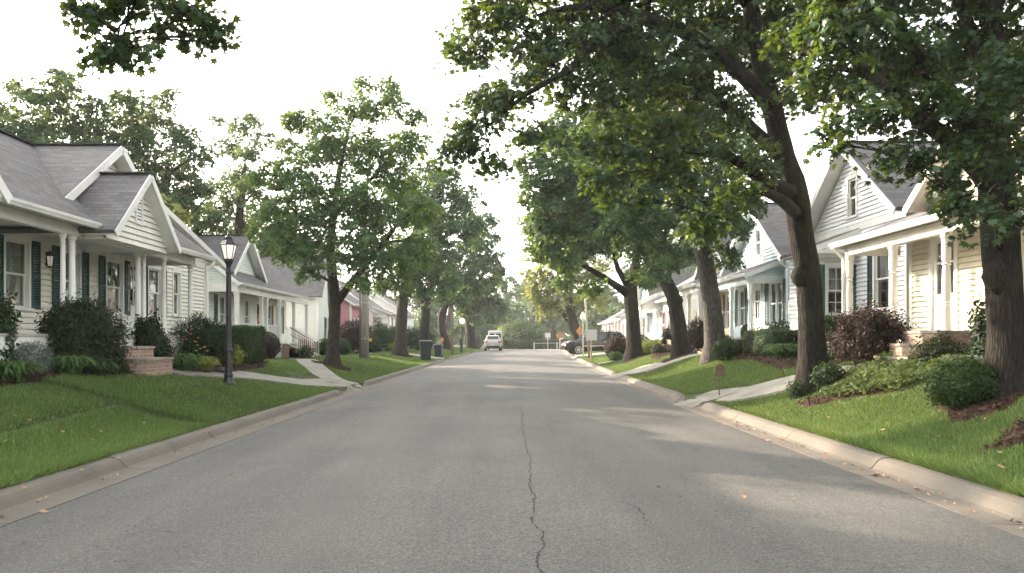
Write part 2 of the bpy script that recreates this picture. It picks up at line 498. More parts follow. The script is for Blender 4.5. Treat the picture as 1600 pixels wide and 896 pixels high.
def np_mesh(name, tmpl, faces, cen, X, Y, Z, size, mat, tint=None, parent=None, extra=None, local=False, smooth=False):
    """One mesh of many small copies of a template; cen/X/Y/Z are (n,3), size (n,) or (n,3)."""
    tmpl = np.asarray(tmpl, dtype=np.float64)
    n, k = len(cen), len(tmpl)
    size = np.asarray(size)
    if size.ndim == 1:
        size = np.repeat(size[:, None], 3, 1)
    V = (cen[:, None, :] + (tmpl[None, :, 0, None] * (X * size[:, :1])[:, None, :] + tmpl[None, :, 1, None] * (Y * size[:, 1:2])[:, None, :]
                            + tmpl[None, :, 2, None] * (Z * size[:, 2:3])[:, None, :])).reshape(-1, 3)
    lt = np.array([len(f) for f in faces])
    fl = np.concatenate([np.array(f) for f in faces])
    loops = (fl[None, :] + (np.arange(n) * k)[:, None]).reshape(-1)
    tot = np.tile(lt, n)
    tv = np.repeat(tint if tint is not None else rng.random(n), len(faces))
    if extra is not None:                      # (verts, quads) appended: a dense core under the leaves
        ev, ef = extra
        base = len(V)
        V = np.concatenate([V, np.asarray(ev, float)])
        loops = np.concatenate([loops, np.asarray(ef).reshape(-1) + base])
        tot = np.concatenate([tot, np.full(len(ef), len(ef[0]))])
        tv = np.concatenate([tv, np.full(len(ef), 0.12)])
    if parent is not None and not local:
        w = worldloc(parent)
        V = V - np.array([w.x, w.y, w.z])
    me = bpy.data.meshes.new(name)
    me.vertices.add(len(V)); me.vertices.foreach_set('co', V.reshape(-1).astype(np.float32))
    me.loops.add(len(loops)); me.loops.foreach_set('vertex_index', loops.astype(np.int32))
    me.polygons.add(len(tot)); me.polygons.foreach_set('loop_start', np.concatenate([[0], np.cumsum(tot)[:-1]]).astype(np.int32))
    me.polygons.foreach_set('loop_total', tot.astype(np.int32))
    at = me.attributes.new('tint', 'FLOAT', 'FACE')
    me.update(calc_edges=True)
    at = me.attributes['tint']
    at.data.foreach_set('value', tv.astype(np.float32))
    me.materials.append(mat)
    if smooth:
        me.polygons.foreach_set('use_smooth', np.ones(len(tot), dtype=bool))
    o = bpy.data.objects.new(name, me)
    COL.objects.link(o)
    if parent is not None:
        o.parent = parent
    return o


def unit(a):
    return a / np.maximum(np.linalg.norm(a, axis=-1, keepdims=True), 1e-9)


def frames(nrm, axis=None):
    """Orthonormal frames with Z = nrm and X near axis (random when None)."""
    Z = unit(nrm)
    a = rng.normal(size=Z.shape) if axis is None else axis
    X = unit(a - (a * Z).sum(-1, keepdims=True) * Z)
    return X, np.cross(Z, X), Z


def star(pairs):
    p = [(r * math.cos(R(a)), r * math.sin(R(a))) for a, r in pairs]
    q = [(x, -y) for x, y in p[1:][::-1]]
    pts = p + q
    return [(x, y, -0.25 * abs(y) - 0.12 * x * x) for x, y in pts]


MAPLE = star([(0, 1.0), (22, 0.52), (46, 0.92), (68, 0.45), (100, 0.66), (150, 0.28)])
MAPLE_F = [tuple(range(len(MAPLE)))]
OAK = star([(0, 1.0), (30, 0.55), (60, 0.75), (110, 0.5), (165, 0.55)])
OAK_F = [tuple(range(len(OAK)))]
KITE = [(-0.9, 0, 0), (0, 0.55, -0.16), (1, 0, -0.12), (0, -0.55, -0.16)]
KITE_F = [(0, 1, 2), (0, 2, 3)]
OVAL = [(-1, 0, 0), (-0.3, 0.42, -0.1), (0.5, 0.34, -0.12), (1, 0, -0.2), (0.5, -0.34, -0.12), (-0.3, -0.42, -0.1)]
OVAL_F = [(0, 1, 2, 3), (0, 3, 4, 5)]

# ------------------------------------------------------------------ the lie of the land
def xc(Y):
    Y = np.clip(np.asarray(Y, float), 0, 112)
    return 0.00035 * Y * Y


def zr(Y):
    Y = np.clip(np.asarray(Y, float), 0, 97)
    return 0.3 * (Y / 83.0) ** 2


def sstep(t):
    t = np.clip(t, 0, 1)
    return t * t * (3 - 2 * t)


# lines where the turf has been cut: (points, width, drop); the plots beside the near left ones also differ in level
SEAMS = [([(-6.35, 5.5), (-6.3, 10.4), (-6.5, 13.9)], 0.17, 0.07), ([(-4.9, 14.0), (-6.4, 13.95), (-8.6, 13.8)], 0.20, 0.08),
         ([(4.95, 27.5), (6.6, 25.4), (8.0, 24.3)], 0.18, 0.07), ([(5.1, 38.5), (6.6, 37.6), (8.6, 37.8)], 0.22, 0.06),
         ([(5.0, 31.0), (6.4, 29.6), (7.8, 28.8)], 0.18, 0.07), ([(-5.1, 33.0), (-7.2, 35.5), (-8.8, 40)], 0.2, 0.06), ([(4.95, 24.4), (6.2, 23.2), (7.3, 22.4)], 0.16, 0.06)]


def seam_dist(pts, X, Y):
    d = np.full(np.shape(X), 1e9)
    for (x1, y1), (x2, y2) in zip(pts, pts[1:]):
        L2 = (x2 - x1) ** 2 + (y2 - y1) ** 2
        t = np.clip(((X - x1) * (x2 - x1) + (Y - y1) * (y2 - y1)) / L2, 0, 1)
        d = np.minimum(d, np.hypot(X - x1 - t * (x2 - x1), Y - y1 - t * (y2 - y1)))
    return d


def hgt(X, Y):
    X = np.asarray(X, float); Y = np.asarray(Y, float)
    dx = X - xc(Y)
    ad = np.abs(dx)
    aL = np.interp(Y, [-10, 22, 32, 42, 60, 90, 120], [0.74, 0.74, 0.60, 0.42, 0.36, 0.25, 0.2])
    aR = np.interp(Y, [-10, 30, 43, 50, 60, 72, 90, 130], [0.95, 0.9, 0.70, 0.34, 0.2, 0.2, 0.25, 0.2])
    A = np.where(dx < 0, aL, aR)
    W = np.where(dx < 0, 3.5, 2.9)
    t = (ad - 4.8) / W
    und = 0.02 * np.sin(X * 1.3 + 0.4 * Y) * np.cos(Y * 0.9) * np.clip(t, 0, 1)
    lawn = 0.13 + A * sstep(t) + und
    far = np.clip((ad - 16) / 30, 0, 1) * 0.4
    end = np.clip((Y - 99) / 3.0, 0, 1)             # the street runs into a cross street here
    lawn = lawn * (1 - end) - 0.06 * end + np.clip((Y - 109.5) / 3.0, 0, 1) * 0.2
    for pts, w_, dp in SEAMS:
        lawn = lawn - dp * np.clip(1.6 - seam_dist(pts, X, Y) / (w_ * .5), 0, 1)
    lawn = lawn + np.where(dx < 0, .07 * np.clip((Y - 14.0) / .1, 0, 1) * np.clip((24 - Y) / 6, 0, 1) * np.clip((ad - 4.9) / .3, 0, 1), 0)
    z = np.where(ad < 4.78, -0.08, lawn + far)
    return zr(Y) + z


def hz(x, y):
    return float(hgt(x, y))


def grid_mesh(name, xs, ys, fn, mat):
    nx, ny = len(xs), len(ys)
    XX, YY = np.meshgrid(xs, ys)
    ZZ = fn(XX, YY)
    V = np.stack([XX, YY, ZZ], -1).reshape(-1, 3)
    i = np.arange(nx - 1)[None, :] + (np.arange(ny - 1) * nx)[:, None]
    q = np.stack([i, i + 1, i + nx + 1, i + nx], -1).reshape(-1, 4)
    me = bpy.data.meshes.new(name)
    me.from_pydata(V.tolist(), [], q.tolist())
    me.materials.append(mat)
    me.polygons.foreach_set('use_smooth', [True] * len(me.polygons))
    o = bpy.data.objects.new(name, me); COL.objects.link(o)
    return o


def curve_strip(mb, prof, y0, y1, step=1.0, side=1):
    """Sweep a (dx, z) profile along the street line; side mirrors it."""
    ys = np.arange(y0, y1 + 1e-6, (y1 - y0) / max(1, round((y1 - y0) / step)))
    k = len(prof)
    vs = [(float(xc(y)) + side * px, float(y), float(zr(y)) + pz) for y in ys for px, pz in prof]
    fs = [(i * k + j, i * k + j + 1, (i + 1) * k + j + 1, (i + 1) * k + j) for i in range(len(ys) - 1) for j in range(k - 1)]
    fs += [tuple(range(k)), tuple((len(ys) - 1) * k + j for j in range(k))[::-1]]
    mb.add(vs, fs)


def cat_ranges(*parts):
    return np.unique(np.concatenate([np.arange(a, b, s) for a, b, s in parts]))


gx = cat_ranges((-150, -20, 13), (-20, -12, 1.0), (-12, 13, 0.11), (13, 20, 1.0), (20, 160.1, 14))
gy = cat_ranges((-30, 4, 3.4), (4, 16, 0.09), (16, 40, 0.16), (40, 60, 0.35), (60, 125, 1.3), (125, 420.1, 24))
struct(grid_mesh('ground', gx, gy, hgt, M['soil']))

# road surface, slightly cambered
mb = MB()
ys = np.concatenate([np.arange(-20, 100.1, 1.2)])
us = np.linspace(-4.32, 4.32, 17)
vs = [(float(xc(y)) + u, float(y), float(zr(y)) + 0.075 * (1 - (u / 4.32) ** 2) + 0.002) for y in ys for u in us]
k = len(us)
fs = [(i * k + j, i * k + j + 1, (i + 1) * k + j + 1, (i + 1) * k + j) for i in range(len(ys) - 1) for j in range(k - 1)]
mb.add(vs, fs)
struct(mb.build('road', M['road'], smooth=True))
mb = MB()
z9 = float(zr(97))
mb.add([(-60, 99.5, z9 + 0.01), (80, 99.5, z9 + 0.01), (80, 108.5, z9 + 0.01), (-60, 108.5, z9 + 0.01)], [(0, 1, 2, 3)])
struct(mb.build('cross_road', M['road']))


def road_z(x, y):
    u = x - float(xc(y))
    return float(zr(y)) + 0.075 * (1 - (u / 4.32) ** 2) + 0.002


# kerbs with their gutter pans; dropped where a walk or drive meets the street
KERB = [(4.24, -0.1), (4.24, 0.012), (4.40, 0.004), (4.56, 0.0), (4.62, 0.02), (4.67, 0.085), (4.71, 0.122), (4.77, 0.142), (4.86, 0.146), (4.92, 0.135), (4.92, -0.12)]
drops = {-1: [(24.3, 27.6), (57, 60.5), (80, 84)], 1: [(19.6, 21.6), (33.2, 36.2), (61.5, 71.0)]}


def kerb_low(side, y):
    return any(a <= y < b for a, b in drops[side])


for side, nm in ((-1, 'kerb'), (1, 'kerb')):
    mb = MB()
    y = 1.0
    rr = random.Random(5 + side)
    cuts = [y]
    while y < 99:
        y += 3.05 if y < 60 else 6.1
        cuts.append(y)
    for a, b in drops[side]:
        cuts += [a - 0.6, a, b, b + 0.6]
    cuts = sorted(set(round(c, 3) for c in cuts if c <= 99.2))
    cuts = [c for i, c in enumerate(cuts) if i == 0 or c - cuts[i - 1] > 0.3 or any(abs(c - e) < 1e-3 for ab in drops[side] for e in (ab[0] - 0.6, ab[0], ab[1], ab[1] + 0.6))]
    for a, b in zip(cuts, cuts[1:]):
        m = (a + b) / 2
        dz = rr.uniform(-0.006, 0.006); dxx = rr.uniform(-0.008, 0.008)

        def prof(f):
            return [(px + dxx, (pz if pz <= 0.012 else 0.012 + (pz - 0.012) * f) + (dz if pz > 0.012 else 0)) for px, pz in KERB]
        fa = fb = 1.0
        for (d0, d1) in drops[side]:
            if d0 <= m < d1: fa = fb = 0.14
            elif d0 - 0.61 <= m < d0: fa, fb = 1.0, 0.14
            elif d1 <= m < d1 + 0.61: fa, fb = 0.14, 1.0
        g = 0.009
        if fa == fb:
            curve_strip(mb, prof(fa), a + g, b - g, 0.9, side)
        else:
            k = len(KERB)
            vs = []
            for yy, f in ((a + g, fa), ((a + b) / 2, (fa + fb) / 2), (b - g, fb)):
                vs += [(float(xc(yy)) + side * px, yy, float(zr(yy)) + pz) for px, pz in prof(f)]
            mb.add(vs, [(i * k + j, i * k + j + 1, (i + 1) * k + j + 1, (i + 1) * k + j) for i in range(2) for j in range(k - 1)] + [tuple(range(k)), tuple(2 * k + j for j in range(k))[::-1]])
    struct(mb.build(nm, M['kerb']))

# the long crack down the road: an irregular strip of crumbled tar just proud of the surface
def crack(pts, w0, seed, step=0.05):
    rr = random.Random(seed)
    P0 = [Vector((x, y, 0)) for x, y in pts]
    line = []
    for a, b in zip(P0, P0[1:]):
        n = max(2, int((b - a).length / step))
        line += [a.lerp(b, i / n) for i in range(n)]
    line.append(P0[-1])
    ox = 0.0; vs = []
    for i, p in enumerate(line):
        ox = ox * 0.84 + rr.uniform(-0.014, 0.014)
        t = min(1, i / 12, (len(line) - 1 - i) / 12)
        w = w0 * t * max(0.12, rr.gauss(0.75, 0.45))
        d = (line[min(i + 1, len(line) - 1)] - line[max(i - 1, 0)]).normalized()
        q = Vector((-d.y, d.x, 0))
        for s in (-1, 1):
            v = p + q * (ox + s * w / 2)
            vs.append((v.x, v.y, road_z(v.x, v.y) + 0.004))
    return vs, [(2 * i, 2 * i + 1, 2 * i + 3, 2 * i + 2) for i in range(len(line) - 1)]


mb = MB()
cpts = [(0.30, 4.2), (0.33, 5.2), (0.30, 5.6), (0.36, 6.3), (0.31, 7.0), (0.36, 7.9), (0.35, 8.7), (0.43, 10.2), (0.42, 11.4), (0.46, 13.2), (0.47, 14.6), (0.53, 16.5), (0.55, 19.5)]
mb.add(*crack(cpts, 0.013, 3))
mb.add(*crack([(0.34, 6.25), (0.1, 6.1), (-0.15, 6.25)], 0.012, 4))
mb.add(*crack([(-0.25, 5.7), (0.05, 5.62), (0.2, 5.75)], 0.012, 5))
mb.add(*crack([(-0.62, 9.2), (-0.55, 8.6), (-0.62, 8.1)], 0.010, 6))
mb.add(*crack([(-3.1, 6.9), (-2.6, 6.6), (-2.2, 6.7)], 0.010, 7))
mb.add(*crack([(1.1, 8.1), (1.3, 7.4), (1.25, 6.6)], 0.010, 9))
struct(mb.build('road_crack', M['tar']))

# ------------------------------------------------------------------ walks, beds and what keeps the grass out
excl = []      # functions (X, Y arrays) -> bool mask


def ribbon(name, pts, w, mat, lift=0.03, over=0.08, kind='structure', bumpy=0.0):
    P0 = [Vector((x, y, 0)) for x, y in pts]
    line = []
    for a, b in zip(P0, P0[1:]):
        n = max(1, int((b - a).length / 0.35))
        line += [a.lerp(b, i / n) for i in range(n)]
    line.append(P0[-1])
    for _ in range(3):
        line = [line[0]] + [(line[i - 1] + line[i] * 2 + line[i + 1]) / 4 for i in range(1, len(line) - 1)] + [line[-1]]
    ws = w if isinstance(w, (list, tuple)) else (w, w)
    vs, k = [], 5
    edge = []
    for i, p in enumerate(line):
        t = i / (len(line) - 1)
        d = (line[min(i + 1, len(line) - 1)] - line[max(i - 1, 0)]).normalized()
        q = Vector((-d.y, d.x, 0))
        ww = ws[0] + (ws[1] - ws[0]) * t
        zs = [hz((p + q * (ww * e)).x, (p + q * (ww * e)).y) for e in (-0.5, 0, 0.5)]
        zc = sum(zs) / 3
        for j, e in enumerate((-0.5, -0.25, 0, 0.25, 0.5)):
            c = p + q * (ww * e)
            vs.append((c.x, c.y, max(zc + (zs[2] - zs[0]) * e * 0.85, hz(c.x, c.y) - 0.0) + lift + random.uniform(-bumpy, bumpy)))
        edge.append((p.x, p.y, ww / 2 + over))
    mb = MB()
    fs = [(i * k + j, i * k + j + 1, (i + 1) * k + j + 1, (i + 1) * k + j) for i in range(len(line) - 1) for j in range(k - 1)]
    n = len(vs)
    lo = [(x, y, z - 0.15) for x, y, z in vs]
    sk = []
    for i in range(len(line) - 1):
        for j in (0, k - 1):
            a, b = i * k + j, (i + 1) * k + j
            sk.append((a, b, n + b, n + a))
    for i in (0, len(line) - 1):
        sk += [(i * k + j, i * k + j + 1, n + i * k + j + 1, n + i * k + j) for j in range(k - 1)]
    mb.add(vs + lo, fs + sk)
    o = struct(mb.build(name, mat, smooth=False), kind)
    E = np.array(edge)

    def f(X, Y):
        m = np.zeros(X.shape, bool)
        for x, y, r in E:
            m |= (X - x) ** 2 + (Y - y) ** 2 < r * r
        return m
    excl.append(f)
    return o


def bed(poly, seed=0, lift=0.05, rag=0.08, chips=900):
    """A mulch bed: a lumpy sheet inside a wobbly outline, with loose chips on it."""
    rr = random.Random(seed)
    pts = []
    for a, b in zip(poly, poly[1:] + poly[:1]):
        n = max(1, int(math.dist(a, b) / 0.3))
        for i in range(n):
            t = i / n
            pts.append((a[0] + (b[0] - a[0]) * t + rr.uniform(-rag, rag), a[1] + (b[1] - a[1]) * t + rr.uniform(-rag, rag)))
    A = np.array(pts)
    B = np.roll(A, -1, 0)

    def inside(X, Y, grow=0.0):
        c = np.zeros(X.shape, bool)
        for (x1, y1), (x2, y2) in zip(A, B):
            with np.errstate(divide='ignore', invalid='ignore'):
                c ^= ((y1 > Y) != (y2 > Y)) & (X < (x2 - x1) * (Y - y1) / (y2 - y1 + 1e-12) + x1)
        return c
    x0, y0 = A.min(0); x1, y1 = A.max(0)
    st = 0.09
    xs = np.arange(x0 - 0.1, x1 + 0.2, st); ysb = np.arange(y0 - 0.1, y1 + 0.2, st)
    XX, YY = np.meshgrid(xs, ysb)
    ok = inside(XX, YY)
    nb = rng.random(XX.shape) * 0.04
    ZZ = hgt(XX, YY) + lift + nb
    # sink the rim
    er = ok.copy()
    er[1:] &= ok[:-1]; er[:-1] &= ok[1:]; er[:, 1:] &= ok[:, :-1]; er[:, :-1] &= ok[:, 1:]
    ZZ = np.where(er, ZZ, hgt(XX, YY) + 0.004)
    idx = -np.ones(XX.shape, int)
    V, Fs = [], []
    nx = len(xs)
    q = ok[:-1, :-1] | ok[1:, :-1] | ok[:-1, 1:] | ok[1:, 1:]
    for j, i in zip(*np.nonzero(q)):
        f = []
        for jj, ii in ((j, i), (j, i + 1), (j + 1, i + 1), (j + 1, i)):
            if idx[jj, ii] < 0:
                idx[jj, ii] = len(V); V.append((XX[jj, ii], YY[jj, ii], ZZ[jj, ii]))
            f.append(idx[jj, ii])
        Fs.append(tuple(f))
    mb = MB(); mb.add(V, Fs)
    o = struct(mb.build('mulch_bed', M['mulch'], smooth=True))
    n = chips
    cx = rng.uniform(x0, x1, n * 3); cy = rng.uniform(y0, y1, n * 3)
    k = inside(cx, cy); cx, cy = cx[k][:n], cy[k][:n]
    nrm = np.array([0, 0, 1.0]) + rng.normal(size=(len(cx), 3)) * 0.45
    X_, Y_, Z_ = frames(nrm)
    c = np.stack([cx, cy, hgt(cx, cy) + lift + 0.03], -1)
    o2 = np_mesh('mulch', [(-1, -.35, 0), (1, -.3, 0), (1, .3, .1), (-1, .35, 0)], [(0, 1, 2, 3)], c, X_, Y_, Z_, rng.uniform(0.015, 0.05, len(cx)), M['chip'])
    struct(o2, 'stuff')
    excl.append(lambda X, Y: inside(X, Y))
    return o


for pts_, w_, dp_ in SEAMS:
    excl.append(lambda X, Y, p=pts_, w=w_: seam_dist(p, X, Y) < w * .42)


# left: the walk from the near porch steps to the street, and the second one beyond it
ribbon('walk', [(-7.5, 18.6), (-7.25, 20.2), (-6.5, 22.6), (-5.3, 25.2), (-4.6, 25.9)], (.8, 1.1), M['walk'])
ribbon('walk', [(-4.7, 25.95), (-5.15, 26.0), (-5.8, 26.1)], (3.3, 1.8), M['walk'], 0.022)
ribbon('walk', [(-10.3, 40.6), (-8.6, 37.0), (-7.0, 31.0), (-5.6, 27.4), (-4.7, 26.4)], (0.75, 1.1), M['walk'], 0.036)
ribbon('driveway', [(-3.4, 58.7), (-6.0, 58.7), (-10.0, 58.7)], (3.2, 2.4), M['walk'])
# right
ribbon('walk', [(4.75, 20.6), (5.1, 20.2), (5.5, 19.5)], (2.2, 1.3), M['walk'], 0.024)
ribbon('walk', [(4.9, 20.4), (5.6, 19.3), (6.7, 17.6), (7.6, 16.2)], (1.35, 1.0), M['walk'])
ribbon('walk', [(5.25, 34.7), (5.7, 34.2), (6.1, 33.6)], (3.0, 1.6), M['walk'], 0.022)
ribbon('walk', [(5.2, 34.8), (6.2, 33.4), (7.4, 31.6), (8.6, 30.4)], (1.7, 1.0), M['walk'])
ribbon('driveway', [(5.9, 66.2), (8.0, 66.2), (15.5, 66.2)], (6.4, 6.0), M['walk'], 0.02)
ribbon('walk', [(5.45, 47.2), (6.5, 47.0), (9.4, 48.5)], 0.9, M['walk'])



# mulch beds
bed([(-7.7, 11.0), (-7.75, 15.5), (-7.35, 17.7), (-8.7, 17.7), (-8.9, 11.0)], 1, chips=1500)
bed([(-7.2, 19.7), (-7.0, 21.5), (-7.1, 24.5), (-7.6, 27.5), (-9.4, 27.8), (-9.4, 19.7)], 2, chips=1200)
bed([(-9.9, 35.5), (-10.0, 40.0), (-11.6, 40.0), (-11.6, 35.5)], 3, chips=500)
bed([(-6.5 + 0.85 * math.cos(t), 32.5 + 0.8 * math.sin(t)) for t in np.linspace(0, 6.28, 12)[:-1]], 4, chips=350)
bed([(5.75, 15.9), (6.3, 15.3), (7.1, 15.6), (7.9, 15.4), (8.3, 13.4), (6.6, 13.6), (6.2, 14.6), (5.8, 15.2)], 5, chips=900)
bed([(6.05, 10.6), (6.5, 10.45), (7.9, 10.7), (8.3, 12.8), (7.0, 12.6), (6.3, 11.9)], 6, chips=900)
bed([(5.55, 9.4), (6.0, 9.0), (7.0, 8.9), (7.2, 9.6), (6.2, 9.9)], 7, chips=500)
bed([(7.3, 18.2), (7.0, 20.0), (7.4, 23.5), (7.7, 27.8), (9.3, 27.8), (9.0, 18.0)], 8, chips=1300)
bed([(7.1, 36.2), (7.2, 38.6), (9.0, 38.6), (9.0, 36.2)], 9, chips=300)
for (x, y, r) in ((7.15, 41.8, 0.9), (7.5, 33.2, 0.9), (-6.3, 54, 0.9)):
    bed([(x + r * math.cos(t), y + r * math.sin(t)) for t in np.linspace(0, 6.28, 12)[:-1]], int(y), chips=160)


# ------------------------------------------------------------------ grass
def grass(side, y0, y1, dmax, n, hgt_r, wid):
    Y = rng.uniform(y0, y1, n)
    d = 4.93 + (dmax - 4.93) * rng.random(n) ** 1.15
    edge = rng.random(n) < 0.05
    d = np.where(edge, 4.89 + 0.12 * rng.random(n), d)
    X = xc(Y) + side * d
    ok = np.ones(n, bool)
    for f in excl:
        ok &= ~f(X, Y)
    for a, b in drops[side]:
        ok &= ~((Y > a - 0.1) & (Y < b + 0.1) & (d < 5.1))
    X, Y, d = X[ok], Y[ok], d[ok]
    n = len(X)
    Z = hgt(X, Y) - 0.004
    pn = np.sin(X * 2.1 + np.sin(Y * 1.7) * 2) * np.sin(Y * 1.4 + np.sin(X * 1.9)) * 0.5 + np.sin(X * 0.7 + Y * 0.45) * 0.5
    h = rng.uniform(*hgt_r, n) * (1 + 0.25 * pn)
    h *= 1 + 0.45 * (d < 5.05) * rng.random(n) - 0.3 * np.clip(-pn, 0, 1) * (d > 5.1)
    lean = rng.normal(size=(n, 3)) * 0.55; lean[:, 2] = 1.0
    lean[:, 0] -= side * 0.7 * (d < 5.0)
    Zv = unit(lean)
    Xv, Yv, Zv = frames(Zv)
    size = np.stack([rng.uniform(*wid, n), h * 0.6, h], -1)
    lf = np.sin(X * .45 + 1.3) * np.cos(Y * .38) + .6 * np.sin(X * .9 - Y * .6)
    tint = np.clip(0.42 + 0.18 * pn + .12 * lf + rng.normal(size=n) * 0.24, 0, 0.95)
    tint = np.where(rng.random(n) < 0.035, 1.0, tint)
    tmpl = [(-1, 0, 0), (1, 0, 0), (0.75, 0.12, 0.5), (0, 0.5, 1.0), (-0.75, 0.12, 0.5)]
    o = np_mesh('grass', tmpl, [(0, 1, 2, 4), (4, 2, 3)], np.stack([X, Y, Z], -1), Xv, Yv, Zv, size, L['grass'], tint)
    return struct(o, 'stuff')


GRASS_SPECS = [
    (-1, 5.5, 15, 8.0, 150000, (0.055, 0.10), (0.0032, 0.0065)), (-1, 15, 32, 9.6, 120000, (0.05, 0.09), (0.0055, 0.011)), (-1, 32, 60, 12, 90000, (0.05, 0.085), (0.008, 0.014)), (-1, 60, 99, 12, 40000, (0.06, 0.1), (0.014, 0.024)),
    (1, 5.5, 14, 8.6, 150000, (0.06, 0.115), (0.0032, 0.0065)), (1, 14, 32, 8.8, 130000, (0.05, 0.095), (0.0055, 0.011)), (1, 32, 60, 10.0, 80000, (0.05, 0.085), (0.008, 0.014)), (1, 60, 99, 11, 35000, (0.06, 0.1), (0.014, 0.024)),
]

# ------------------------------------------------------------------ houses
class Fr:
    """A vertical plane: u runs along it, off stands proud of it."""
    def __init__(s, O, U, Nn):
        s.O, s.U, s.N = Vector(O), Vector(U), Vector(Nn)

    def __call__(s, u, z, off=0.0):
        v = s.O + s.U * u + s.N * off
        return (v.x, v.y, z)


def bar(mb, fr, u0, u1, z0, z1, o0, o1):
    a = [fr(u0, z0, o0), fr(u1, z0, o0), fr(u1, z1, o0), fr(u0, z1, o0)]
    mb.prism(a, fr.N * (o1 - o0))


def clap(mb, fr, z0, z1, ext, holes=(), pitch=0.125, proud=0.034):
    """Lapped boards between z0 and z1; ext(z) gives the wall's two ends; holes are (u0, u1, z0, z1)."""
    cuts = {z0, z1}
    z = z0
    while z < z1:
        cuts.add(round(z, 4)); z += pitch
    for h in holes:
        for c in (h[2], h[3]):
            if z0 < c < z1:
                cuts.add(c)
    cuts = sorted(cuts)

    def off(z, top=False):
        f = ((z - z0) / pitch) % 1.0
        if f > 0.9995 or f < 0.0005:
            f = 1.0 if top else 0.0
        return proud * (1 - f) + 0.001
    for a, b in zip(cuts, cuts[1:]):
        if b - a < 1e-3:
            continue
        la, ra = ext(a); lb, rb = ext(b)
        segs = [(la, ra, lb, rb)]
        for h in holes:
            if a >= h[2] - 1e-4 and b <= h[3] + 1e-4:
                out = []
                for (p, q, r, t) in segs:
                    if h[1] <= min(p, r) or h[0] >= max(q, t):
                        out.append((p, q, r, t)); continue
                    if h[0] > p: out.append((p, h[0], r, h[0]))
                    if h[1] < q: out.append((h[1], q, h[1], t))
                segs = out
        for p, q, r, t in segs:
            if q - p < 1e-3 and t - r < 1e-3:
                continue
            ob, ot = off(a), off(b, True)
            # each board stops short of the lap above it: an open shadow gap
            c_ = b - min(0.016, (b - a) * .3) if ot < 0.002 else b
            k_ = (c_ - a) / (b - a)
            r2, t2 = p + (r - p) * k_, q + (t - q) * k_
            mb.add([fr(p, a, ob), fr(q, a, ob), fr(t2, c_, ot), fr(r2, c_, ot), fr(p, a, -0.03), fr(q, a, -0.03), fr(r2, c_, -0.03), fr(t2, c_, -0.03), fr(t, b, -0.03), fr(r, b, -0.03)], [(0, 1, 2, 3), (4, 5, 1, 0)] + ([(3, 2, 7, 6), (6, 7, 8, 9)] if c_ < b else []))


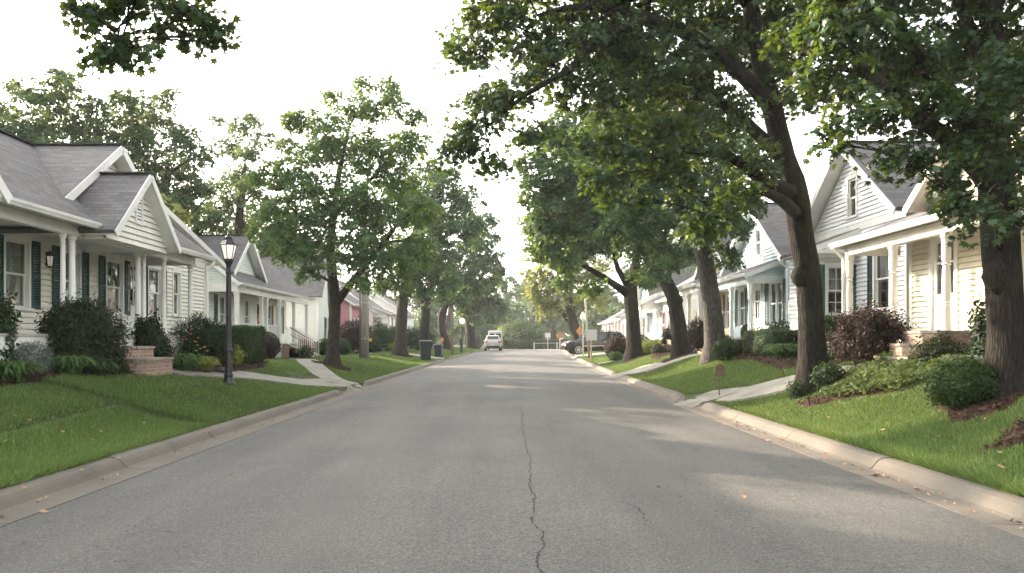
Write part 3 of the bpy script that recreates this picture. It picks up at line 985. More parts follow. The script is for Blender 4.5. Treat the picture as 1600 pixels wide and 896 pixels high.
class House:
    def __init__(s, side, label, loc, wall, trim=None, roof=None, name='clapboard_house', cat='house', group='houses along the street'):
        s.s = side
        s.root = thing(name, label, cat, (side * loc[0], loc[1], loc[2]), 0, group)
        s.wallm, s.trim, s.roofm = wall, trim or M['white'], roof or M['roof']
        s.holes = {}
        s.wall, s.tr, s.rf, s.sf = MB(), MB(), MB(), MB()
        s.gut = MB()

    def X(s, d): return s.s * d

    def street(s, d): return Fr((s.s * d, 0, 0), (0, 1, 0), (-s.s, 0, 0))

    def near(s, y): return Fr((0, y, 0), (s.s, 0, 0), (0, -1, 0))

    def window(s, fr, u, z0, z1, w, shut=None, grid=(1, 1), curtain=True, sash=True, twin=False, hood=False, key=None, shw=0.3):
        t, r = s.trim, s.root
        s.holes.setdefault(key, []).append((u - w / 2 - 0.02, u + w / 2 + 0.02, z0 - 0.02, z1 + 0.02))
        m = MB()
        c = 0.085
        bar(m, fr, u - w / 2 - c, u - w / 2, z0 - 0.0, z1, -0.06, 0.045)
        bar(m, fr, u + w / 2, u + w / 2 + c, z0 - 0.0, z1, -0.06, 0.045)
        bar(m, fr, u - w / 2 - c, u + w / 2 + c, z1, z1 + 0.12, -0.06, 0.05)
        if hood:
            bar(m, fr, u - w / 2 - c - 0.06, u + w / 2 + c + 0.06, z1 + 0.12, z1 + 0.21, -0.02, 0.075)
            bar(m, fr, u - w / 2 - c - 0.1, u + w / 2 + c + 0.1, z1 + 0.21, z1 + 0.24, -0.02, 0.10)
        bar(m, fr, u - w / 2 - c - 0.05, u + w / 2 + c + 0.05, z0 - 0.06, z0, -0.06, 0.085)
        zm = (z0 + z1) / 2
        st = 0.045
        for (a, b, o) in ((z0, zm + 0.02, -0.055), (zm - 0.02, z1, -0.025)) if sash else ((z0, z1, -0.04),):
            us = [(u - w / 2, u + w / 2)] if not twin else [(u - w / 2, u - 0.03), (u + 0.03, u + w / 2)]
            for ua, ub in us:
                bar(m, fr, ua, ua + st, a, b, o - 0.02, o + 0.012)
                bar(m, fr, ub - st, ub, a, b, o - 0.02, o + 0.012)
                bar(m, fr, ua + st, ub - st, a, a + st, o - 0.02, o + 0.012)
                bar(m, fr, ua + st, ub - st, b - st, b, o - 0.02, o + 0.012)
                for g in range(1, grid[0]):
                    q = ua + (ub - ua) * g / grid[0]
                    bar(m, fr, q - 0.009, q + 0.009, a + st, b - st, o - 0.012, o + 0.006)
                for g in range(1, grid[1]):
                    q = a + (b - a) * g / grid[1]
                    bar(m, fr, ua + st, ub - st, q - 0.009, q + 0.009, o - 0.010, o + 0.004)
        if twin:
            bar(m, fr, u - 0.03, u + 0.03, z0, z1, -0.06, 0.03)
        wo = m.build('window', t, r)
        m = MB()
        m.poly([fr(u - w / 2, z0, -0.062), fr(u + w / 2, z0, -0.062), fr(u + w / 2, zm, -0.062), fr(u - w / 2, zm, -0.062)])
        m.poly([fr(u - w / 2, zm, -0.034), fr(u + w / 2, zm, -0.034), fr(u + w / 2, z1, -0.034), fr(u - w / 2, z1, -0.034)])
        m.build('pane', M['glass'], wo)
        m = MB()
        D = -0.55
        m.poly([fr(u - w, z0 - .2, D), fr(u + w, z0 - .2, D), fr(u + w, z1 + .2, D), fr(u - w, z1 + .2, D)])
        for ua, ub in ((u - w / 2 - .02, u - w), (u + w / 2 + .02, u + w)):
            m.poly([fr(ua, z0 - .2, -0.07), fr(ub, z0 - .2, D), fr(ub, z1 + .2, D), fr(ua, z1 + .2, -0.07)])
        for za, zb in ((z0 - .02, z0 - .2), (z1 + .02, z1 + .2)):
            m.poly([fr(u - w / 2 - .02, za, -0.07), fr(u + w / 2 + .02, za, -0.07), fr(u + w, zb, D), fr(u - w, zb, D)])
        m.build('interior', M['dark'], wo)
        if curtain:
            m = MB()
            ct = curtain if isinstance(curtain, str) else 'drape'
            if ct == 'drape':
                for ua, ub in ((u - w / 2, u - w / 2 + 0.36 * w), (u + w / 2 - 0.36 * w, u + w / 2)):
                    n = 14
                    vs = []
                    for i in range(n + 1):
                        q = ua + (ub - ua) * i / n
                        o = -0.13 - 0.022 * math.sin(i * 1.9 + u)
                        vs += [fr(q, z0, o), fr(q, z1, o)]
                    m.add(vs, [(2 * i, 2 * i + 2, 2 * i + 3, 2 * i + 1) for i in range(n)])
            else:
                zb = z0 + (z1 - z0) * (0.45 if ct == 'half' else 0.0)
                n = 12
                vs = []
                for i in range(n + 1):
                    q = u - w / 2 + w * i / n
                    o = -0.12 - 0.012 * math.sin(i * 2.4 + u)
                    vs += [fr(q, zb, o), fr(q, z1, o)]
                m.add(vs, [(2 * i, 2 * i + 2, 2 * i + 3, 2 * i + 1) for i in range(n)])
            m.build('curtain', M['curtain'], wo)
        if shut:
            for sg in (-1, 1):
                a = u + sg * (w / 2 + c + 0.01)
                s.shutter(fr, min(a, a + sg * shw), max(a, a + sg * shw), z0 - 0.02, z1 + 0.06, shut)
        return wo

    def shutter(s, fr, u0, u1, z0, z1, mat):
        m = MB()
        o0, o1 = 0.024, 0.06
        st = 0.05
        bar(m, fr, u0, u0 + st, z0, z1, o0, o1)
        bar(m, fr, u1 - st, u1, z0, z1, o0, o1)
        zm = z0 + (z1 - z0) * 0.5
        for a, b in ((z0, z0 + 0.08), (zm - 0.04, zm + 0.04), (z1 - 0.08, z1)):
            bar(m, fr, u0 + st, u1 - st, a, b, o0, o1)
        for a, b in ((z0 + 0.08, zm - 0.04), (zm + 0.04, z1 - 0.08)):
            n = max(3, int((b - a) / 0.055))
            for i in range(n):
                z = a + (b - a) * i / n
                h = (b - a) / n
                m.add([fr(u0 + st, z, o1 - 0.004), fr(u1 - st, z, o1 - 0.004), fr(u1 - st, z + h * 0.95, o0 + 0.006), fr(u0 + st, z + h * 0.95, o0 + 0.006)], [(0, 1, 2, 3)])
        m.build('shutter', mat, s.root)

    def door(s, fr, u, z0, w, h, mat=None, glass='half', key=None, screen=False):
        s.holes.setdefault(key, []).append((u - w / 2 - 0.02, u + w / 2 + 0.02, z0, z0 + h + 0.02))
        m = MB()
        c = 0.11
        bar(m, fr, u - w / 2 - c, u - w / 2, z0, z0 + h, -0.06, 0.05)
        bar(m, fr, u + w / 2, u + w / 2 + c, z0, z0 + h, -0.06, 0.05)
        bar(m, fr, u - w / 2 - c - 0.04, u + w / 2 + c + 0.04, z0 + h, z0 + h + 0.15, -0.06, 0.06)
        m.build('door_frame', s.trim, s.root)
        m = MB()
        gz0 = z0 + (0.85 if glass == 'half' else 0.35)
        gz1 = z0 + h - 0.14
        st = 0.13
        bar(m, fr, u - w / 2, u - w / 2 + st, z0, z0 + h, -0.05, -0.01)
        bar(m, fr, u + w / 2 - st, u + w / 2, z0, z0 + h, -0.05, -0.01)
        bar(m, fr, u - w / 2 + st, u + w / 2 - st, z0, gz0, -0.045, -0.018)
        bar(m, fr, u - w / 2 + st, u + w / 2 - st, gz1, z0 + h, -0.05, -0.01)
        bar(m, fr, u - w / 2 + st, u + w / 2 - st, (gz0 + gz1) / 2 + 0.1, (gz0 + gz1) / 2 + 0.15, -0.05, -0.01)
        bar(m, fr, u - 0.02, u + 0.02, gz0, gz1, -0.046, -0.014)
        for uu in (u - w / 4, u + w / 4):
            bar(m, fr, uu - w * 0.13, uu + w * 0.13, z0 + 0.2, gz0 - 0.15, -0.018, -0.008)
        do = m.build('door', mat or s.trim, s.root)
        m = MB()
        m.poly([fr(u - w / 2 + st, gz0, -0.03), fr(u + w / 2 - st, gz0, -0.03), fr(u + w / 2 - st, gz1, -0.03), fr(u - w / 2 + st, gz1, -0.03)])
        m.build('pane', M['glass'], do)
        m = MB()
        D = -0.4
        m.poly([fr(u - w / 2, z0, D), fr(u + w / 2, z0, D), fr(u + w / 2, z0 + h, D), fr(u - w / 2, z0 + h, D)])
        for q in (u - w / 2, u + w / 2):
            m.poly([fr(q, z0, -0.06), fr(q, z0, D), fr(q, z0 + h, D), fr(q, z0 + h, -0.06)])
        m.build('interior', M['dark'], do)
        m = MB()
        p = fr(u + w / 2 - 0.06, z0 + 1.0, 0.02)
        m.lathe(p[0], p[1], [(0.001, p[2] - 0.03), (0.03, p[2] - 0.015), (0.03, p[2] + 0.015), (0.001, p[2] + 0.03)], 8)
        m.build('handle', M['chrome'], do)

    def street_wall(s, d, y0, y1, z0, ze, gable=None, key='st'):
        """gable = (yc, z apex): the wall runs up to a peak."""
        fr = s.street(d)
        H = s.holes.get(key, [])
        clap(s.wall, fr, z0, ze, lambda z: (y0, y1), H)
        if gable:
            yc, za = gable
            clap(s.wall, fr, ze, za, lambda z: (y0 + (yc - y0) * (z - ze) / (za - ze), y1 - (y1 - yc) * (z - ze) / (za - ze)), H)
        bar(s.tr, fr, y0 - 0.02, y1 + 0.02, ze - 0.19, ze - 0.012, -0.02, 0.031)
        for yy in (y0, y1):
            bar(s.tr, fr, yy - 0.06, yy + 0.06, z0, ze - 0.01, -0.03, 0.034)

    def near_wall(s, y, d0, d1, z0, ze, peak=None, key='nr'):
        fr = s.near(y)
        H = s.holes.get(key, [])
        clap(s.wall, fr, z0, ze, lambda z: (d0, d1), H)
        if peak:
            dp, zp = peak
            clap(s.wall, fr, ze, zp, lambda z: (d0 + (dp - d0) * (z - ze) / (zp - ze), d1 - (d1 - dp) * (z - ze) / (zp - ze)), H)
        for dd in (d0,):
            bar(s.tr, fr, dd - 0.05 if dd == d1 else dd - 0.0, dd + (0.1 if dd == d0 else 0.05), z0, ze - 0.01, -0.02, 0.036)

    def rest_walls(s, d0, d1, y0, y1, z0, z1):
        X = s.X
        s.wall.box(X(d1 - 0.1), X(d1), y0, y1, z0, z1)
        s.wall.box(X(d0 + 0.1), X(d1 - 0.1), y1 - 0.1, y1 - 0.005, z0, z1)

    def slope_roof(s, d0, z0, d1, z1, y0, y1, th=0.09, rake=(True, True), trimd=0.17):
        """A roof slope rising from (d0, z0) at its eave to (d1, z1), with rake boards at the ends."""
        X = s.X
        s.rf.slab([(X(d0), y0, z0), (X(d0), y1, z0), (X(d1), y1, z1), (X(d1), y0, z1)], th)
        e = 0.03
        s.sf.slab([(X(d0) - s.s * -0.02, y0 + e, z0 - th * 1.1), (X(d0) - s.s * -0.02, y1 - e, z0 - th * 1.1), (X(d1), y1 - e, z1 - th * 1.1), (X(d1), y0 + e, z1 - th * 1.1)], 0.02)
        for yy, on, sg in ((y0, rake[0], -1), (y1, rake[1], 1)):
            if on:
                s.sf.beam((X(d0), yy + sg * 0.012, z0 - 0.11), (X(d1), yy + sg * 0.012, z1 - 0.11), 0.03, trimd)

    def front_gable(s, yc, hw, za, zb, d0, d1, th=0.09, over=0.35, rake=0.2, soffit=True):
        """Two slopes with the ridge running back from the street at yc; eaves at yc +- hw, z zb; rakes at d0."""
        X = s.X
        for sg in (-1, 1):
            pts = [(X(d0), yc + sg * hw, zb), (X(d1), yc + sg * hw, zb), (X(d1), yc, za), (X(d0), yc, za)]
            s.rf.slab(pts, th)
            L_ = math.hypot(hw, za - zb)
            ny, nz = sg * (za - zb) / L_, hw / L_
            dn = lambda k: (-ny * k, -nz * k)
            a, b = dn(th * 1.1)
            s.sf.slab([(X(d0 + 0.02), yc + sg * hw + a, zb + b), (X(d1), yc + sg * hw + a, zb + b), (X(d1), yc + a, za + b), (X(d0 + 0.02), yc + a, za + b)], 0.025)
            a, b = dn(0.03 + rake / 2)
            s.sf.beam((X(d0 - 0.015), yc + sg * hw + a, zb + b), (X(d0 - 0.015), yc + a * 0 + sg * 0.012, za + b * 1.08), 0.035, rake, (0, ny, nz))
        s.cap.append(((X(d0 - 0.01), yc, za + 0.012), (X(d1), yc, za + 0.012)))

    cap = None

    def gutter(s, d, y0, y1, z):
        X = s.X
        pr = [(0.0, 0.0), (0.0, -0.115), (-0.075, -0.115), (-0.10, -0.07), (-0.115, -0.05), (-0.125, 0.0), (-0.115, 0.0), (-0.10, -0.045), (-0.015, -0.045), (-0.015, 0.0)]
        pts = [(X(d + a), y0, z + b) for a, b in pr]
        s.gut.prism(pts, (0, y1 - y0, 0))

    def downspout(s, d, y, z0, z1, jog=0.35):
        m = MB()
        X = s.X
        m.tube([(X(d - 0.06), y, z1), (X(d - 0.06), y, z1 - 0.08), (X(d - 0.06 + jog), y + 0.02, z1 - 0.36), (X(d - 0.06 + jog), y + 0.02, z0 + 0.12), (X(d - 0.22 + jog), y + 0.02, z0 + 0.02)], 0.042, 8)
        m.build('downspout', s.trim, s.root)

    def column(s, d, y, z0, z1, style='round', r=0.085):
        m = MB()
        x = s.X(d)
        if style == 'square':
            m.box(x - r, x + r, y - r, y + r, z0, z1)
            m.box(x - r - .03, x + r + .03, y - r - .03, y + r + .03, z0, z0 + .14)
            m.box(x - r - .03, x + r + .03, y - r - .03, y + r + .03, z1 - .12, z1)
            sm = False
        elif style == 'turned':
            a = r * 1.0
            H = z1 - z0
            pr = [(a, z0), (a, z0 + .24 * H), (a * .72, z0 + .26 * H), (a * 1.05, z0 + .275 * H), (a * .8, z0 + .29 * H), (a * .95, z0 + .32 * H), (a * .98, z0 + .45 * H), (a * .85, z0 + .62 * H), (a * .7, z0 + .66 * H), (a * 1.08, z0 + .675 * H), (a * .7, z0 + .69 * H), (a * .9, z0 + .715 * H), (a * 1.02, z0 + .73 * H), (a * 1.02, z0 + H * .94), (a * 1.25, z0 + H * .955), (a * 1.25, z1)]
            m.lathe(x, y, pr, 16)
            sm = False
        else:
            pr = [(r * 1.45, z0), (r * 1.45, z0 + .05), (r * 1.25, z0 + .06), (r * 1.3, z0 + .10), (r * 1.05, z0 + .13), (r * 1.04, z0 + 0.4 * (z1 - z0)), (r * .88, z1 - .2), (r * 1.05, z1 - .19), (r * 1.05, z1 - .165), (r * .9, z1 - .15), (r * .9, z1 - .1), (r * 1.2, z1 - .07), (r * 1.35, z1 - .06), (r * 1.35, z1)]
            m.lathe(x, y, pr, 18)
            sm = False
        m.build('column', s.trim, s.root, smooth=sm)

    def porch_floor(s, d0, d1, y0, y1, z, zg, lattice=True, mat=None):
        m = MB()
        X = s.X
        m.box(X(d0), X(d1), y0, y1, z - 0.05, z)
        n = int((y1 - y0) / 0.115)
        m.build('porch_floor', mat or M['floor'], s.root)
        s.tr.box(X(d0 + 0.02), X(d0 + 0.06), y0 + 0.02, y1 - 0.02, z - 0.28, z - 0.052)
        s.tr.box(X(d0 + 0.06), X(d1), y0 + 0.02, y0 + 0.06, z - 0.28, z - 0.052)
        if lattice:
            m = MB()
            zt, zb = z - 0.28, zg - 0.05
            H = zt - zb
            fr = s.street(d0 + 0.05)
            st = 0.13
            k = y0 - H
            while k < y1:
                for sg, o in ((1, 0.0), (-1, 0.008)):
                    a = [k, zb] if sg > 0 else [k + H, zb]
                    b = [k + H, zt] if sg > 0 else [k, zt]
                    # clip to the bay
                    for (p, q) in ((a, b), (b, a)):
                        if p[0] < y0: f = (y0 - p[0]) / (q[0] - p[0]) if q[0] != p[0] else 0; p[1] += (q[1] - p[1]) * f; p[0] = y0
                        if p[0] > y1: f = (y1 - p[0]) / (q[0] - p[0]) if q[0] != p[0] else 0; p[1] += (q[1] - p[1]) * f; p[0] = y1
                    if abs(a[0] - b[0]) > 0.03:
                        m.beam(fr(a[0], a[1], o), fr(b[0], b[1], o), 0.007, 0.036, tuple(Vector((0, -sg, 1)).normalized()))
                k += st
            m.build('lattice', s.trim, s.root)
            s.dk.box(X(d0 + 0.5), X(d0 + 0.52), y0, y1, zb - 0.1, zt)  # dark sheet stands in for the shade under the porch
            for yy in np.arange(y0, y1 + 0.01, (y1 - y0) / max(1, round((y1 - y0) / 2.4))):
                s.tr.box(X(d0 + 0.015), X(d0 + 0.075), yy - 0.06, yy + 0.06, zb, zt - 0.003)

    def railing(s, pts, z0, z1, z0b=None, z1b=None, mat=None, r=0.015, gap=0.12):
        """A rail with balusters between two points (sloping when the b heights are given)."""
        m = MB()
        p, q = pts
        a0 = Vector((s.X(p[0]), p[1], z0)); a1 = Vector((s.X(p[0]), p[1], z1))
        b0 = Vector((s.X(q[0]), q[1], z0 if z0b is None else z0b)); b1 = Vector((s.X(q[0]), q[1], z1 if z1b is None else z1b))
        m.beam(a1, b1, 0.075, 0.05); m.beam(a0, b0, 0.05, 0.045)
        n = max(2, int((b1 - a1).length / gap))
        for i in range(1, n):
            m.beam(a0.lerp(b0, i / n), a1.lerp(b1, i / n) - Vector((0, 0, 0.02)), 2 * r, 2 * r)
        m.build('railing', mat or s.trim, s.root)

    def steps(s, d_top, y0, y1, zt, zg, n, run=0.32, side_wall=True, mat=None):
        """Masonry steps descending towards the street from d_top."""
        X = s.X
        m, cap = MB(), MB()
        rise = (zt - zg) / n
        for i in range(n):
            z = zt - rise * i
            d1 = d_top - run * i
            d0 = d1 - run - (0.35 if i == 0 else 0)
            if i: d1 -= 0.35; d0 -= 0.35
            m.box(X(d0), X(d1 + (0.0 if i == 0 else run)), y0, y1, zg - 0.2, z - 0.05)
            cap.box(X(d0 - 0.03), X(d1), y0 - 0.02, y1 + 0.02, z - 0.05, z)
        so = m.build('steps', mat or M['brick'], s.root, uv=True)
        cap.build('tread', M['stone'], so)

    def beamline(s, d, y0, y1, z0, z1, w=0.14):
        s.tr.box(s.X(d - w / 2), s.X(d + w / 2), y0, y1, z0, z1)

    def sconce(s, fr, u, z):
        m = MB()
        p = fr(u, z, 0.10)
        m.lathe(p[0], p[1], [(0.03, z - .16), (0.055, z - .14), (0.06, z - .12)], 6)
        m.lathe(p[0], p[1], [(0.085, z + .1), (0.09, z + .12), (0.03, z + .2), (0.012, z + .24)], 6)
        for j in range(6):
            a = 2 * math.pi * j / 6
            m.beam((p[0] + .055 * math.cos(a), p[1] + .055 * math.sin(a), z - .12), (p[0] + .08 * math.cos(a), p[1] + .08 * math.sin(a), z + .1), .01, .01)
        bar(m, fr, u - .04, u + .04, z - .12, z + .2, 0.022, 0.05)
        m.beam(fr(u, z + .16, .04), fr(u, z + .16, .1), .02, .02)
        o = m.build('wall_lantern', M['black'], s.root)
        m = MB()
        m.lathe(p[0], p[1], [(0.045, z - .118), (0.07, z + .098)], 6)
        m.build('lamp_glass', M['globe'], o)

    def vent(s, fr, u, z, w, h):
        m = MB()
        bar(m, fr, u - w / 2, u - w / 2 + .05, z - h / 2, z + h / 2, 0.0, 0.05)
        bar(m, fr, u + w / 2 - .05, u + w / 2, z - h / 2, z + h / 2, 0.0, 0.05)
        bar(m, fr, u - w / 2, u + w / 2, z + h / 2, z + h / 2 + .06, 0.0, 0.055)
        bar(m, fr, u - w / 2, u + w / 2, z - h / 2 - .05, z - h / 2, 0.0, 0.06)
        n = max(5, int(h / .07))
        for i in range(n):
            zz = z - h / 2 + h * i / n
            m.add([fr(u - w / 2 + .05, zz, .045), fr(u + w / 2 - .05, zz, .045), fr(u + w / 2 - .05, zz + h / n * .8, .022), fr(u - w / 2 + .05, zz + h / n * .8, .022)], [(0, 1, 2, 3)])
        o = m.build('gable_vent', s.trim, s.root)
        m = MB()
        bar(m, fr, u - w / 2 + .04, u + w / 2 - .04, z - h / 2, z + h / 2, 0.004, 0.0225)  # dark plate on uncut siding stands in for shade behind the slats
        m.build('vent_shade', M['dark'], o)

    dk = None

    def finish(s):
        r = s.root
        if s.wall.v: s.wall.build('wall', s.wallm, r)
        if s.tr.v: s.tr.build('trim', s.trim, r)
        ro = s.rf.build('roof', s.roofm, r, uv=True)
        if s.sf.v: s.sf.build('soffit', s.trim, ro)
        if s.gut.v: s.gut.build('gutter', s.trim, ro)
        if s.cap:
            m = MB()
            for a, b in s.cap:
                m.beam(a, b, 0.2, 0.03)
            m.build('ridge_cap', M['roofd'], ro)
        if s.dk.v: s.dk.build('crawlspace_shade', M['dark'], r)
        return r


def new_house(*a, **k):
    h = House(*a, **k)
    h.cap, h.dk = [], MB()
    return h


def pyramid_chimney(h, d, y, z0, z1, w=0.6, mat=None):
    m = MB()
    x = h.X(d)
    m.box(x - w / 2, x + w / 2, y - w / 2, y + w / 2, z0, z1)
    m.box(x - w / 2 - .05, x + w / 2 + .05, y - w / 2 - .05, y + w / 2 + .05, z1 - .14, z1 + .02)
    m.build('chimney', mat or M['brick2'], h.root, uv=True)


# ---- the ivory house with the long porch, nearest on the left ------------------------------------------------
h = new_house(-1, 'ivory clapboard house with dark green shutters and long white porch, nearest on the left', (8.6, 17.0, 1.0), M['s_ivory'])
zf, zg = 1.72, 1.0
st = h.street(10.2)
# openings
for i_, (yc, w) in enumerate(((17.4, 0.84), (19.6, 0.8), (21.85, 0.9), (24.4, 0.84))):
    h.window(st, yc, 2.3, 3.72, w, M['shut_g'], hood=True, key='st', shw=0.34, curtain=('full', 'half', 'drape', 'full')[i_])
for yc in (10.4, 13.6):
    h.window(st, yc, 2.3, 3.72, 1.0, M['shut_g'], hood=True, key='st', shw=0.38)
h.door(st, 23.1, zf, 0.7, 2.1, M['white'], key='st')
h.window(st, 26.1, 2.4, 3.75, 0.55, None, key='st', curtain='full')
h.street_wall(10.2, 8.6, 28.6, 0.85, 4.32)
h.rest_walls(10.2, 15.6, 8.6, 28.6, 0.8, 4.4)
h.near_wall(8.6, 10.2, 15.6, 0.85, 4.32, (11.6, 6.2))
h.sconce(st, 18.55, 3.4)
# main roof
h.slope_roof(8.22, 4.0, 11.1, 6.26, 8.2, 23.7)
h.slope_roof(14.2, 3.9, 11.1, 6.26, 8.2, 23.7)
h.cap.append((( -11.1, 8.2, 6.275), (-11.1, 23.7, 6.275)))
h.gutter(8.22, 8.2, 16.9, 4.0); h.gutter(8.22, 20.25, 23.75, 4.0)
# small gable over the entry, a larger cross gable behind it, and a third at the near end
h.front_gable(18.5, 1.78, 5.36, 3.86, 7.80, 10.3, rake=0.15)
clap(h.wall, h.street(8.09), 3.72, 3.98, lambda z: (16.95, 20.05))
clap(h.wall, h.street(8.09), 3.98, 5.28, lambda z: (16.95 + 1.55 * (z - 3.98) / 1.3, 20.05 - 1.55 * (z - 3.98) / 1.3))
h.wall.box(-8.53, -8.13, 16.96, 20.04, 3.70, 3.97)
h.vent(h.street(8.09), 18.5, 4.52, 0.36, 0.52)
h.front_gable(19.6, 3.0, 6.27, 4.35, 8.95, 12.0, rake=0.18)
clap(h.wall, h.street(9.3), 4.0, 6.1, lambda z: (16.9 + 2.7 * (z - 4.0) / 2.1, 22.3 - 2.7 * (z - 4.0) / 2.1))
h.front_gable(10.6, 3.1, 6.5, 4.02, 8.1, 11.6, rake=0.18)
clap(h.wall, h.street(8.45), 3.9, 6.3, lambda z: (7.9 + 2.7 * (z - 3.9) / 2.4, 13.3 - 2.7 * (z - 3.9) / 2.4))
# the far wing
h.front_gable(22.9, 6.9, 5.95, 4.42, 9.85, 15.6, rake=0.17)
clap(h.wall, h.street(10.2), 4.32, 5.75, lambda z: (16.9 + 6.0 * (z - 4.32) / 1.43, 29.0 - 6.1 * (z - 4.32) / 1.43), h.holes['st'])
h.downspout(9.9, 28.55, 0.8, 4.35, 0.22)
# porch
h.beamline(8.62, 8.6, 23.3, 3.72, 3.93, 0.15)
h.tr.box(-8.7, -10.2, 23.15, 23.3, 3.72, 3.93)
h.dk.v and None
mbx = MB(); mbx.box(-8.3, -10.2, 8.6, 23.3, 3.93, 3.96); mbx.build('porch_ceiling', M['ceil'], h.root)
for (y, r_) in ((16.3, 0.052), (16.66, 0.066), (19.72, 0.066), (20.05, 0.05), (21.25, 0.064), (23.1, 0.066), (9.0, 0.066), (11.2, 0.066)):
    h.column(8.62, y, zf, 3.72, 'round', r_)
h.porch_floor(8.45, 10.19, 8.6, 17.2, zf, zg)
h.porch_floor(8.45, 10.19, 17.2, 23.3, zf, zg)
h.steps(8.44, 17.0, 18.35, 1.47, 0.98, 2, 0.42)
h.finish()
L1 = h

# ---- white house with a railed porch, second on the left -------------------------------------------------------
h = new_house(-1, 'white house with a railed corner porch and a thick-edged front gable, beyond the lamp post', (11.6, 43.0, 0.6), M['s_mint'])
zf, zg = 1.42, 0.6
st = h.street(13.1)
for yc in (39.2, 41.2, 43.0):
    h.window(st, yc, 2.0, 3.7, 0.85, None, key='st', curtain=('drape', 'full', 'half')[int(yc) % 3])
h.shutter(st, 38.0, 38.4, 1.95, 3.75, M['shut_d'])
h.door(st, 45.2, zf, 0.95, 2.15, M['shut_r'], key='st')
h.window(st, 47.2, 2.0, 3.6, 0.8, M['shut_r'], key='st')
h.window(st, 49.6, 2.0, 3.6, 0.8, M['shut_d'], key='st')
h.street_wall(13.1, 37.2, 51.0, 0.4, 4.2)
h.window(h.near(37.2), 14.2, 2.0, 3.5, 0.7, None, key='nr')
h.near_wall(37.2, 13.1, 18.4, 0.4, 4.3, (15.4, 6.7))
h.rest_walls(13.1, 18.4, 37.2, 51.0, 0.4, 4.3)
h.slope_roof(11.5, 4.2, 15.1, 6.95, 36.8, 51.2)
h.slope_roof(18.9, 4.2, 15.1, 6.95, 36.8, 51.2)
h.cap.append(((-15.1, 36.8, 6.97), (-15.1, 51.2, 6.97)))
h.gutter(11.5, 36.8, 51.2, 4.2)
h.front_gable(40.2, 2.75, 6.75, 4.72, 12.0, 15.2, rake=0.2)
clap(h.wall, h.street(12.45), 4.6, 6.55, lambda z: (37.7 + 2.5 * (z - 4.6) / 1.95, 42.7 - 2.5 * (z - 4.6) / 1.95))
h.beamline(11.75, 36.95, 51.0, 3.8, 4.1, 0.16)
h.tr.box(-11.83, -13.1, 36.95, 37.1, 3.8, 4.1)
clap(h.wall, h.near(37.0), 4.1, 4.22, lambda z: (11.8, 13.1))
clap(h.wall, h.near(37.0), 4.22, 5.15, lambda z: (11.8 + 1.3 * (z - 4.22) / 0.93, 13.1))
mbx = MB(); mbx.box(-11.7, -13.1, 37.0, 51.0, 4.1, 4.13); mbx.build('porch_ceiling', M['ceil'], h.root)
for y in (37.1, 41.0, 41.9, 44.3, 47.6, 50.8):
    h.column(11.75, y, zf, 3.8, 'square', 0.08)
h.porch_floor(11.6, 13.09, 37.0, 51.0, zf, zg)
h.railing(((11.75, 37.2), (11.75, 40.9)), zf + .1, zf + .95)
h.railing(((11.75, 42.0), (11.75, 44.2)), zf + .1, zf + .95)
h.railing(((11.82, 37.1), (13.0, 37.1)), zf + .1, zf + .95)
h.steps(11.59, 44.5, 46.2, zf - .02, 0.58, 4, 0.32)
h.railing(((11.5, 44.45), (9.9, 44.45)), zf + .1, zf + .95, 0.72, 1.5)
h.railing(((11.5, 46.25), (9.9, 46.25)), zf + .1, zf + .95, 0.72, 1.5)
h.railing(((11.4, 45.3), (9.95, 45.3)), zf + .5, zf + .9, 1.05, 1.45, M['shut_r'])
h.downspout(11.5, 37.3, 0.55, 4.15, 0.28)
h.finish()
L2 = h


